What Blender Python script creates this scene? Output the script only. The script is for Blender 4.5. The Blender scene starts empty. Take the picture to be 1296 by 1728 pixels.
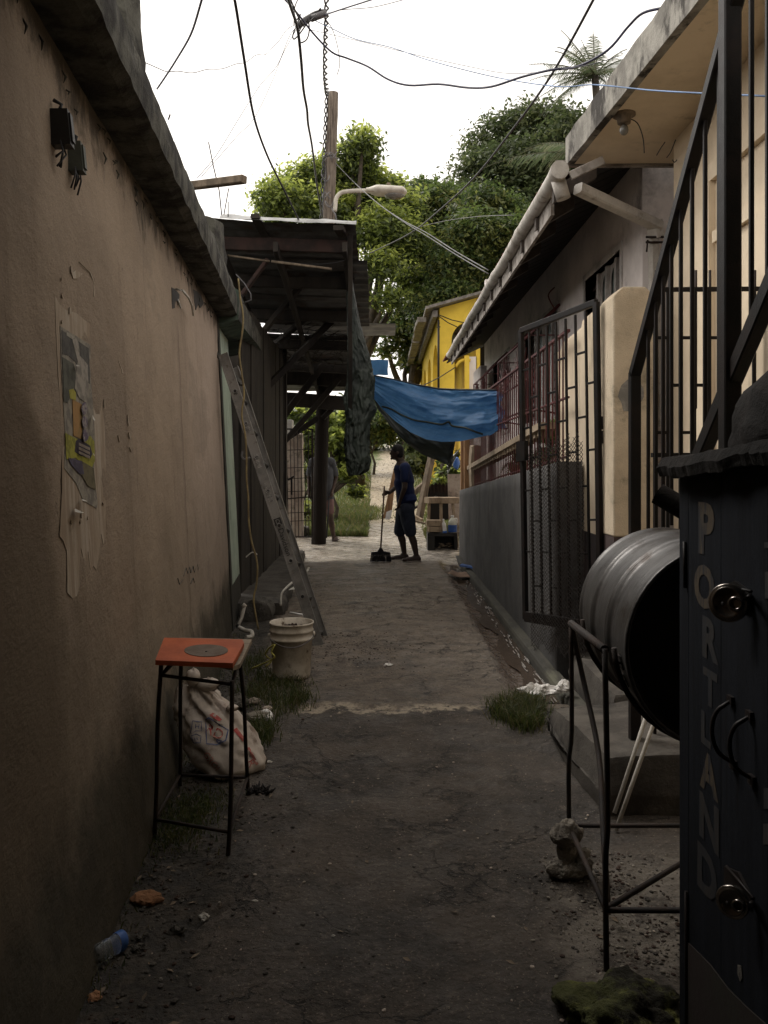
import bpy, math, random
import numpy as np
from mathutils import Vector, Matrix, noise as mnoise
from mathutils.bvhtree import BVHTree
C = bpy.context.scene.collection
R = math.radians
rnd = random.Random(7)

# ------------------------------------------------------------------ camera, sky, sun, exposure
FPX, CX, HY, EYE = 1400.0, 648.0, 785.0, 1.45        # focal length and horizon in photo pixels, eye height
sc = bpy.context.scene
cam_d = bpy.data.cameras.new('camera'); cam = bpy.data.objects.new('camera', cam_d); C.objects.link(cam)
cam.location = (0, 0, EYE); cam.rotation_euler = (R(90), 0, 0)
cam_d.sensor_fit = 'VERTICAL'; cam_d.sensor_height = 36; cam_d.lens = 36*FPX/1728
cam_d.shift_y = -(864-HY)/1728; cam_d.clip_start = .05; cam_d.clip_end = 500
sc.camera = cam
W = bpy.data.worlds.new('World'); sc.world = W; W.use_nodes = True
nt = W.node_tree; nt.nodes.clear()
sky = nt.nodes.new('ShaderNodeTexSky'); sky.sky_type = 'NISHITA'; sky.sun_disc = False
SUN_EL, SUN_AZ = R(50), R(-52)                       # overcast, brightest ahead to the left
sky.sun_elevation = SUN_EL; sky.sun_rotation = SUN_AZ; sky.dust_density = 4.0; sky.air_density = 1.0
hs = nt.nodes.new('ShaderNodeHueSaturation'); hs.inputs['Saturation'].default_value = .10
mxw = nt.nodes.new('ShaderNodeMixRGB'); mxw.inputs[0].default_value = .55; mxw.inputs[2].default_value = (15.2, 14.15, 13.0, 1)
bg = nt.nodes.new('ShaderNodeBackground'); bg.inputs[1].default_value = .12
ow = nt.nodes.new('ShaderNodeOutputWorld')
nt.links.new(sky.outputs[0], hs.inputs['Color']); nt.links.new(hs.outputs[0], mxw.inputs[1])
nt.links.new(mxw.outputs[0], bg.inputs[0]); nt.links.new(bg.outputs[0], ow.inputs[0])
sun_d = bpy.data.lights.new('sun', 'SUN'); sun = bpy.data.objects.new('sun', sun_d); C.objects.link(sun)
sun_d.energy = 1.5; sun_d.angle = R(18); sun_d.color = (1, .94, .86)
dv = Vector((math.sin(SUN_AZ)*math.cos(SUN_EL), math.cos(SUN_AZ)*math.cos(SUN_EL), math.sin(SUN_EL)))
sun.rotation_euler = dv.to_track_quat('Z', 'Y').to_euler()
vs = sc.view_settings; vs.view_transform = 'Standard'; vs.look = 'None'; vs.gamma = 1; vs.exposure = 0.38
sc.cycles.max_bounces = 6; sc.cycles.transparent_max_bounces = 12

# ------------------------------------------------------------------ helpers
def P(px, py, Y): return Vector(((px-CX)/FPX*Y, Y, EYE-(py-HY)/FPX*Y))
def G(px, py):
    Y = EYE*FPX/(py-HY); return P(px, py, Y)
def smooth(a, b, x):
    t = min(1, max(0, (x-a)/(b-a))); return t*t*(3-2*t)
def PX(px, py, X):                                   # the point of a plane X = const seen at that pixel
    Y = X*FPX/(px-CX); return P(px, py, Y)
WO = {}                                              # world origin of each built object
def wo(o): return WO.get(o.name, Vector((0, 0, 0))) if o else Vector((0, 0, 0))
def tag(o, label=None, cat=None, group=None, kind=None):
    if label: o['label'] = label
    if cat: o['category'] = cat
    if group: o['group'] = group
    if kind: o['kind'] = kind
    return o
def thing(name, label, cat, loc, group=None):
    o = bpy.data.objects.new(name, None); C.objects.link(o); o.location = loc; o.empty_display_size = .1
    WO[o.name] = Vector(loc); return tag(o, label, cat, group)
def frame(d, up=Vector((0, 0, 1))):
    d = d.normalized()
    if abs(d.dot(up)) > .98: up = Vector((1, 0, 0))
    s = d.cross(up).normalized(); return d, s, s.cross(d).normalized()
class MB:
    def __init__(s): s.v = []; s.f = []; s.m = []; s.sm = []
    def face(s, idx, m=0, sm=False): s.f.append(tuple(idx)); s.m.append(m); s.sm.append(sm)
    def add(s, vs, fs, m=0, sm=False):
        b = len(s.v); s.v += [tuple(v) for v in vs]
        for f in fs: s.face([b+i for i in f], m, sm)
        return s
    def hexa(s, c, m=0):                             # 8 corners: bottom 4 then top 4
        return s.add(c, [(0, 3, 2, 1), (4, 5, 6, 7), (0, 1, 5, 4), (1, 2, 6, 5), (2, 3, 7, 6), (3, 0, 4, 7)], m)
    def box(s, a, b, m=0):
        x0, y0, z0 = a; x1, y1, z1 = b
        return s.hexa([(x0,y0,z0),(x1,y0,z0),(x1,y1,z0),(x0,y1,z0),(x0,y0,z1),(x1,y0,z1),(x1,y1,z1),(x0,y1,z1)], m)
    def bar(s, p0, p1, w, h, m=0, up=Vector((0, 0, 1))):
        p0 = Vector(p0); p1 = Vector(p1); d, a, b = frame(p1-p0, up); a = a*w/2; b = b*h/2
        return s.hexa([p0-a-b, p0+a-b, p1+a-b, p1-a-b, p0-a+b, p0+a+b, p1+a+b, p1-a+b], m)
    def rbar(s, p0, p1, w, h, m=0, bev=.12, up=Vector((0,0,1)), jit=0.0):  # bar with chamfered long edges, slightly irregular
        p0 = Vector(p0); p1 = Vector(p1); d, a, b = frame(p1-p0, up); c = min(w, h)*bev
        L = (p1-p0).length; n = max(1, min(14, int(L/.25))) if jit else 1
        prof = [(-w/2+c,-h/2),(w/2-c,-h/2),(w/2,-h/2+c),(w/2,h/2-c),(w/2-c,h/2),(-w/2+c,h/2),(-w/2,h/2-c),(-w/2,-h/2+c)]
        vs = []
        for i in range(n+1):
            q = p0.lerp(p1, i/n); k = Vector((rnd.uniform(-jit, jit), rnd.uniform(-jit, jit), rnd.uniform(-jit, jit)))
            vs += [q+a*x+b*y+k for x, y in prof]
        fs = [tuple(range(7, -1, -1)), tuple(range(n*8, n*8+8))]
        for i in range(n):
            fs += [(i*8+j, i*8+(j+1) % 8, (i+1)*8+(j+1) % 8, (i+1)*8+j) for j in range(8)]
        return s.add(vs, fs, m)
    def tube(s, pts, r, n=8, m=0, caps=True):
        pts = [Vector(p) for p in pts]; N = len(pts)
        if not hasattr(r, '__len__'): r = [r]*N
        vs = []; prev = None
        for i, p in enumerate(pts):
            t = (pts[min(i+1, N-1)]-pts[max(i-1, 0)])
            if t.length < 1e-9: t = Vector((0, 0, 1))
            t.normalize()
            if prev is None: _, a, b = frame(t)
            else:
                a = prev-t*prev.dot(t)
                if a.length < 1e-6: _, a, b = frame(t)
            a.normalize(); b = t.cross(a)
            prev = a
            vs += [p+(a*math.cos(2*math.pi*k/n)+b*math.sin(2*math.pi*k/n))*r[i] for k in range(n)]
        fs = []
        for i in range(N-1):
            fs += [(i*n+k, i*n+(k+1) % n, (i+1)*n+(k+1) % n, (i+1)*n+k) for k in range(n)]
        b0 = len(s.v); s.add(vs, fs, m, n > 4)
        if caps: s.face([b0+k for k in range(n-1, -1, -1)], m); s.face([b0+(N-1)*n+k for k in range(n)], m)
        return s
    def lathe(s, prof, c=(0, 0, 0), ax=Vector((0, 0, 1)), n=32, m=0, sm=True, squash=1.0):
        ax, a, b = frame(Vector(ax), Vector((0, 1, 0.001))); b = -b; c = Vector(c); vs = []
        for r, z in prof: vs += [c+ax*z+(a*math.cos(2*math.pi*k/n)+b*math.sin(2*math.pi*k/n)*squash)*r for k in range(n)]
        fs = []
        for i in range(len(prof)-1): fs += [(i*n+k, i*n+(k+1) % n, (i+1)*n+(k+1) % n, (i+1)*n+k) for k in range(n)]
        return s.add(vs, fs, m, sm)
    def ell(s, c, r, n=12, m=0, rot=None):
        c = Vector(c); vs = []; fs = []
        for i in range(n+1):
            th = math.pi*i/n
            for k in range(n*2):
                ph = math.pi*k/n
                q = Vector((r[0]*math.sin(th)*math.cos(ph), r[1]*math.sin(th)*math.sin(ph), r[2]*math.cos(th)))
                if rot: q = rot @ q
                vs.append(c+q)
        for i in range(n):
            fs += [(i*2*n+k, (i+1)*2*n+k, (i+1)*2*n+(k+1) % (2*n), i*2*n+(k+1) % (2*n)) for k in range(2*n)]
        return s.add(vs, fs, m, True)
    def cap(s, p0, p1, r0, r1, n=10):                 # tapered capsule
        p0 = Vector(p0); p1 = Vector(p1)
        s.tube([p0, p1], [r0, r1], n*2); s.ell(p0, (r0,)*3, n); s.ell(p1, (r1,)*3, n); return s
    def poly(s, pts, thick, nrm, m=0):                # flat outline extruded along nrm
        nrm = Vector(nrm).normalized()*thick; n = len(pts)
        vs = [Vector(p) for p in pts]+[Vector(p)+nrm for p in pts]
        fs = [tuple(range(n-1, -1, -1)), tuple(range(n, 2*n))]+[(i, (i+1) % n, n+(i+1) % n, n+i) for i in range(n)]
        return s.add(vs, fs, m)
    def sheet(s, fn, nu, nv, m=0, sm=True, thick=0):
        vs = [Vector(fn(i/nu, j/nv)) for j in range(nv+1) for i in range(nu+1)]
        fs = [(j*(nu+1)+i, j*(nu+1)+i+1, (j+1)*(nu+1)+i+1, (j+1)*(nu+1)+i) for j in range(nv) for i in range(nu)]
        s.add(vs, fs, m, sm); return s
    def build(s, name, mats, parent=None, label=None, cat=None, group=None, kind=None, origin=None):
        me = bpy.data.meshes.new(name)
        o_ = wo(parent) if parent else (Vector(origin) if origin is not None else Vector((0, 0, 0)))
        if parent is None and origin is None and s.v and kind is None:
            A = np.array(s.v); o_ = Vector(((A[:,0].min()+A[:,0].max())/2, (A[:,1].min()+A[:,1].max())/2, A[:,2].min()))
        me.from_pydata([(v[0]-o_.x, v[1]-o_.y, v[2]-o_.z) for v in s.v], [], s.f)
        if not isinstance(mats, (list, tuple)): mats = [mats]
        for x in mats: me.materials.append(x)
        me.polygons.foreach_set('material_index', s.m); me.polygons.foreach_set('use_smooth', s.sm); me.update()
        o = bpy.data.objects.new(name, me); C.objects.link(o)
        if parent: o.parent = parent
        else: o.location = o_
        WO[o.name] = o_
        return tag(o, label, cat, group, kind)
def build_each(mb, name, mats, parent=None, **kw):     # one object per connected piece
    par = list(range(len(mb.v)))
    def find(i):
        while par[i] != i: par[i] = par[par[i]]; i = par[i]
        return i
    for f in mb.f:
        r = find(f[0])
        for i in f[1:]: par[find(i)] = r
    groups = {}
    for k, f in enumerate(mb.f): groups.setdefault(find(f[0]), []).append(k)
    out = []
    for ks in groups.values():
        q = MB(); mp = {}
        for k in ks:
            for i in mb.f[k]:
                if i not in mp: mp[i] = len(q.v); q.v.append(mb.v[i])
            q.face([mp[i] for i in mb.f[k]], mb.m[k], mb.sm[k])
        out.append(q.build(name, mats, parent, **kw))
    return out
def bake(o, mods):                                   # apply modifiers without operators
    for typ, kw in mods:
        md = o.modifiers.new('m', typ)
        for k, v in kw.items(): setattr(md, k, v)
    dg = bpy.context.evaluated_depsgraph_get(); ev = o.evaluated_get(dg)
    me = bpy.data.meshes.new_from_object(ev); o.modifiers.clear(); o.data = me
    return o
def shade(o, v=True):
    o.data.polygons.foreach_set('use_smooth', [v]*len(o.data.polygons)); return o
def fbm(x, y, z=0, o=4, s=1.0): return mnoise.fractal(Vector((x*s, y*s, z*s)), 1.0, 2.0, o)
def text_mesh(txt, size, off=0.0):
    cu = bpy.data.curves.new('t', 'FONT'); cu.body = txt; cu.size = size; cu.fill_mode = 'FRONT'; cu.resolution_u = 3; cu.offset = off
    cu.align_x = 'CENTER'; cu.align_y = 'CENTER'
    ob = bpy.data.objects.new('t', cu); C.objects.link(ob); bpy.context.view_layer.update()
    me = bpy.data.meshes.new_from_object(ob.evaluated_get(bpy.context.evaluated_depsgraph_get()))
    vs = [v.co.copy() for v in me.vertices]; fs = [tuple(p.vertices) for p in me.polygons]
    bpy.data.objects.remove(ob); bpy.data.meshes.remove(me); return vs, fs
def put_text(mb, txt, size, o, u, v, sx=1.0, m=0, off=0.0):
    vs, fs = text_mesh(txt, size, off); o = Vector(o); u = Vector(u).normalized(); v = Vector(v).normalized()
    mb.add([o+u*p.x*sx+v*p.y for p in vs], fs, m)

# ------------------------------------------------------------------ materials
class N:
    def __init__(s, name):
        s.m = bpy.data.materials.new(name); s.m.use_nodes = True; s.t = s.m.node_tree; s.t.nodes.clear()
        s.out = s.n('ShaderNodeOutputMaterial'); s.b = s.n('ShaderNodeBsdfPrincipled'); s.l(s.b.outputs[0], s.out.inputs[0])
        s.pos = s.n('ShaderNodeNewGeometry').outputs['Position']
    def n(s, t): return s.t.nodes.new(t)
    def l(s, a, b): s.t.links.new(a, b)
    def set(s, i, v):
        if isinstance(v, (int, float)): i.default_value = v
        elif isinstance(v, tuple): i.default_value = v if len(v) != 3 or len(i.default_value) == 3 else (*v, 1)
        else: s.l(v, i)
    def noise(s, sc_, det=6, rough=.6, scale=(1, 1, 1), dist=0, vec=None):
        mp = s.n('ShaderNodeMapping'); s.l(vec or s.pos, mp.inputs[0]); mp.inputs['Scale'].default_value = scale
        t = s.n('ShaderNodeTexNoise'); s.l(mp.outputs[0], t.inputs['Vector'])
        t.inputs['Scale'].default_value = sc_; t.inputs['Detail'].default_value = det; t.inputs['Roughness'].default_value = rough
        t.inputs['Distortion'].default_value = dist; return t.outputs['Fac']
    def vor(s, sc_, feature='F1', scale=(1, 1, 1)):
        mp = s.n('ShaderNodeMapping'); s.l(s.pos, mp.inputs[0]); mp.inputs['Scale'].default_value = scale
        t = s.n('ShaderNodeTexVoronoi'); t.feature = feature; s.l(mp.outputs[0], t.inputs['Vector']); t.inputs['Scale'].default_value = sc_
        return t.outputs['Distance']
    def ramp(s, f, a, b):                             # smoothstep a..b -> 0..1
        r = s.n('ShaderNodeMapRange'); r.interpolation_type = 'SMOOTHSTEP'; s.l(f, r.inputs[0])
        r.inputs[1].default_value = a; r.inputs[2].default_value = b; return r.outputs[0]
    def math(s, op, a, b=None, c=None):
        m = s.n('ShaderNodeMath'); m.operation = op
        for i, x in enumerate((a, b, c)):
            if x is not None: s.set(m.inputs[i], x)
        return m.outputs[0]
    def mix(s, f, a, b, mode='MIX'):
        m = s.n('ShaderNodeMixRGB'); m.blend_type = mode; s.set(m.inputs[0], f)
        for i, x in ((1, a), (2, b)):
            if isinstance(x, tuple): m.inputs[i].default_value = (*x[:3], 1)
            else: s.l(x, m.inputs[i])
        return m.outputs[0]
    def xyz(s):
        x = s.n('ShaderNodeSeparateXYZ'); s.l(s.pos, x.inputs[0]); return x.outputs
    def bump(s, h, st=.3, d=.01):
        b = s.n('ShaderNodeBump'); b.inputs['Strength'].default_value = st; b.inputs['Distance'].default_value = d
        s.l(h, b.inputs['Height']); s.l(b.outputs[0], s.b.inputs['Normal']); return s
    def fin(s, col=None, rough=None, metal=None, spec=None):
        for k, v in (('Base Color', col), ('Roughness', rough), ('Metallic', metal), ('Specular IOR Level', spec)):
            if v is not None: s.set(s.b.inputs[k], v)
        return s.m
def M(name, c1, c2=None, sc_=4, lo=.4, hi=.62, rough=.8, bump=.3, bsc=60, bd=.004, metal=0, spec=.4, grain=.15, scale=(1, 1, 1), dirt=None, dsc=2.0, dlo=.5, dhi=.7, dscale=(1,1,1)):
    k = N(name); c2 = c2 or tuple(x*.6 for x in c1)
    col = k.mix(k.ramp(k.noise(sc_, 8, .65, scale), lo, hi), c1, c2)
    if grain: col = k.mix(grain, col, k.mix(k.noise(bsc*2, 3), (.0, .0, .0), (1, 1, 1)), 'OVERLAY')
    if dirt: col = k.mix(k.ramp(k.noise(dsc, 8, .7, dscale), dlo, dhi), col, dirt)
    r = k.math('ADD', k.math('MULTIPLY', k.noise(sc_*2, 4), .25), rough-.12)
    if bump: k.bump(k.noise(bsc, 6, .7, scale), bump, bd)
    return k.fin(col, r, float(metal), spec)

m_tan = None
def left_wall_mat():
    k = N('tan_stucco'); x, y, z = k.xyz()
    base = k.mix(k.ramp(k.noise(1.1, 6), .35, .65), (.325, .255, .19), (.25, .195, .145))
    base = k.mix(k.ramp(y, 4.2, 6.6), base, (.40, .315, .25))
    st = k.ramp(k.noise(2.2, 8, .65, (1, 1.1, .22)), .50, .74)
    base = k.mix(k.math('MULTIPLY', st, .5), base, (.14, .10, .07))
    fs = k.ramp(k.noise(11, 7, .7, (1, .7, .07)), .60, .72)
    base = k.mix(k.math('MULTIPLY', fs, .35), base, (.10, .075, .05))
    nz = k.noise(1.6, 8, .7)
    pt = k.ramp(k.noise(1.4, 9, .6, (1, .5, 1)), .55, .57); base = k.mix(k.math('MULTIPLY', pt, .28), base, (.20, .165, .13))
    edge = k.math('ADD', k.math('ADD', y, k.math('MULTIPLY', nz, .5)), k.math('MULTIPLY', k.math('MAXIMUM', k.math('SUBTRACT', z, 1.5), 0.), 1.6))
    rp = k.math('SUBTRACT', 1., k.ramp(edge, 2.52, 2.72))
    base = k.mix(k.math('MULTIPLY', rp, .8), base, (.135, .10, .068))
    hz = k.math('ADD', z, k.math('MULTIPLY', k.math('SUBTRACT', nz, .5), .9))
    for (yc, w_, st_) in ((4.95, .012, .55), (5.86, .010, .35), (4.93, .06, .22), (3.4, .03, .15)):
        dy = k.math('ABSOLUTE', k.math('SUBTRACT', k.math('ADD', y, k.math('MULTIPLY', k.noise(1.2, 4), .10)), yc+.05)); g_ = k.math('MULTIPLY', k.math('SUBTRACT', 1., k.ramp(dy, w_*.4, w_)), k.math('SUBTRACT', 1., k.ramp(z, 2.2, 2.35))); base = k.mix(k.math('MULTIPLY', g_, st_), base, (.09, .062, .042))
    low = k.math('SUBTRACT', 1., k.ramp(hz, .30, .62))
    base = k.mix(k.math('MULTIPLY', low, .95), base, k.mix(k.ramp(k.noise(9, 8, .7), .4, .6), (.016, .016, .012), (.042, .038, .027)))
    mid = k.math('SUBTRACT', 1., k.ramp(hz, .6, 1.6))  # lower-wall grime, deepened with shade put into the colour
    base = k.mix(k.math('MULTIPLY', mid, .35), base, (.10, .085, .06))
    top = k.ramp(k.math('ADD', z, k.math('MULTIPLY', k.noise(5, 8, .75, (1, 1, .6)), .9)), 3.02, 3.22)  # eave mould plus the shading beneath the slab, both put into the colour
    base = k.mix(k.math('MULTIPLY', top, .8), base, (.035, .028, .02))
    fl = k.ramp(k.noise(7, 10, .75, (1, 1, .5)), .68, .70)
    base = k.mix(k.math('MULTIPLY', fl, .8), base, (.05, .035, .025))
    sp = k.noise(230, 3, .6, (1, .45, 1)); base = k.mix(.35, base, k.mix(sp, (0, 0, 0), (1, 1, 1)), 'OVERLAY')
    h = k.math('ADD', k.math('ADD', k.math('MULTIPLY', k.noise(70, 6, .8, (1, .5, 1)), 1.), k.math('MULTIPLY', k.noise(3, 5), 5.)), k.math('MULTIPLY', k.noise(16, 7, .7, (1, .45, 1), .3), .9))
    k.bump(h, .7, .008); return k.fin(base, .9, 0., .2)
def ground_mat():
    k = N('ground'); x, y, z = k.xyz()
    n1 = k.noise(2.2, 9, .68); n2 = k.noise(14, 8, .7); n3 = k.noise(60, 6, .7); nw = k.noise(6.5, 12, .78, (1, 1.2, 1), .2)
    asph = k.mix(k.ramp(n1, .38, .64), (.029, .0235, .0185), (.072, .057, .044))
    asph = k.mix(k.ramp(n2, .54, .70), asph, (.105, .085, .067))
    asph = k.mix(k.ramp(n3, .68, .75), asph, (.16, .135, .10))
    slab = k.mix(k.ramp(nw, .34, .62), (.080, .064, .049), (.200, .160, .120))
    slab = k.mix(k.ramp(k.noise(2.2, 10, .75, (1, 1.2, 1)), .54, .64), slab, (.045, .037, .030))
    slab = k.mix(k.ramp(n2, .60, .75), slab, (.28, .23, .18))
    yj = k.math('ADD', k.math('ADD', y, k.math('MULTIPLY', k.math('SUBTRACT', n1, .5), .55)), k.math('MULTIPLY', k.math('SUBTRACT', n2, .5), .28))
    col = k.mix(k.math('ADD', k.math('MULTIPLY', k.ramp(yj, 4.8, 5.0), .45), k.math('MULTIPLY', k.ramp(yj, 4.9, 7.5), .55)), asph, slab)
    col = k.mix(k.math('MULTIPLY', k.ramp(k.noise(105, 4, .6), .60, .66), .75), col, (.20, .165, .125))
    col = k.mix(k.math('MULTIPLY', k.ramp(k.noise(70, 5, .65), .58, .66), .8), col, (.018, .013, .010))
    col = k.mix(k.math('MULTIPLY', k.ramp(k.noise(26, 8, .75), .56, .64), .7), col, (.028, .021, .015))
    crack = k.math('MULTIPLY', k.ramp(yj, 4.84, 4.89), k.math('SUBTRACT', 1., k.ramp(yj, 4.95, 5.02)))
    crack = k.math('MULTIPLY', crack, k.math('MULTIPLY', k.ramp(x, -.55, -.45), k.math('SUBTRACT', 1., k.ramp(x, .45, .72))))
    col = k.mix(k.math('MULTIPLY', crack, k.ramp(n2, .40, .55)), col, (.32, .27, .20))
    cn = k.noise(1.1, 9, .62, (1, 1, 1), .3); ck = k.math('SUBTRACT', 1., k.ramp(k.math('ABSOLUTE', k.math('SUBTRACT', cn, .5)), .0015, .007))
    ck = k.math('MULTIPLY', ck, k.ramp(k.noise(.9, 3), .46, .53)); col = k.mix(k.math('MULTIPLY', ck, .8), col, (.014, .012, .010))
    pr = k.math('MULTIPLY', k.ramp(k.math('ADD', x, k.math('MULTIPLY', n1, .35)), .66, .80), k.math('SUBTRACT', 1., k.ramp(yj, 2.9, 3.2)))
    col = k.mix(k.math('MULTIPLY', pr, k.ramp(k.noise(5, 8, .7), .40, .55)), col, (.15, .13, .105))
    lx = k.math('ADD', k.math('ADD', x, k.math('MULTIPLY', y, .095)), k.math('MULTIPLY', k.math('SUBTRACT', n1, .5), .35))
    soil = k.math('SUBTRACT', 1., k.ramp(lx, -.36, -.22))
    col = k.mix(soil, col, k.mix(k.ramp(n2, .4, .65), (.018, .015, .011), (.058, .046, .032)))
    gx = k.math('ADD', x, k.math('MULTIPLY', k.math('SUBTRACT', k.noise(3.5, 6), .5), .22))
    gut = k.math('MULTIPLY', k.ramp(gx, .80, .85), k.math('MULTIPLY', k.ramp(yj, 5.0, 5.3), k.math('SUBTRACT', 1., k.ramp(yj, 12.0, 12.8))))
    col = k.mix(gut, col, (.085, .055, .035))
    wet = k.ramp(k.math('ADD', y, k.math('MULTIPLY', k.math('SUBTRACT', nw, .5), .5)), 12.35, 12.5)
    pav = k.mix(k.ramp(nw, .35, .65), (.60, .53, .44), (.22, .19, .15))  # wet sheen and open-sky brightness put into the pale pavement colour
    col = k.mix(wet, col, pav)
    hill = k.ramp(k.math('ADD', y, k.math('MULTIPLY', n1, 2.)), 17.3, 18.6)
    side = k.math('ABSOLUTE', k.math('SUBTRACT', k.math('ADD', x, k.math('MULTIPLY', k.math('SUBTRACT', n1, .5), 1.8)), k.math('MULTIPLY', k.math('SUBTRACT', y, 16.), .012)))
    path = k.mix(k.ramp(n2, .40, .62), (.26, .215, .15), (.52, .44, .32))
    path = k.mix(k.ramp(n3, .58, .66), path, (.10, .085, .06))
    gr = k.mix(k.ramp(n2, .4, .6), (.075, .105, .025), (.13, .15, .045))
    hc = k.mix(k.ramp(k.math('ADD', side, k.math('MULTIPLY', k.math('SUBTRACT', y, 20.), .02)), .62, 1.0), path, gr)
    col = k.mix(hill, col, hc)
    col = k.mix(.3, col, k.mix(k.noise(180, 3), (0, 0, 0), (1, 1, 1)), 'OVERLAY')
    wr = k.math('SUBTRACT', .40, k.math('MULTIPLY', k.ramp(k.noise(5, 6, .6, (1, 2, 1)), .35, .55), .26))
    wz = k.math('MULTIPLY', wet, k.math('SUBTRACT', 1., k.ramp(y, 16.2, 18.)))
    wz = k.math('MAXIMUM', wz, k.math('MULTIPLY', gut, .9))
    rg = k.math('ADD', k.math('MULTIPLY', wz, wr), k.math('MULTIPLY', k.math('SUBTRACT', 1., wz), k.math('SUBTRACT', .82, k.math('MULTIPLY', k.math('ADD', k.ramp(k.noise(2.6, 8, .7), .46, .58), k.ramp(y, 5., 12.)), .23))))
    hh = k.math('ADD', k.math('MULTIPLY', n3, .5), k.math('ADD', k.math('MULTIPLY', n2, 1.), k.math('MULTIPLY', k.vor(38), -.35)))
    hh = k.math('SUBTRACT', hh, k.math('MULTIPLY', ck, .8)); k.bump(hh, 1.0, .020)
    return k.fin(col, rg, 0., k.math('ADD', .5, k.math('MULTIPLY', wz, .4)))

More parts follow.
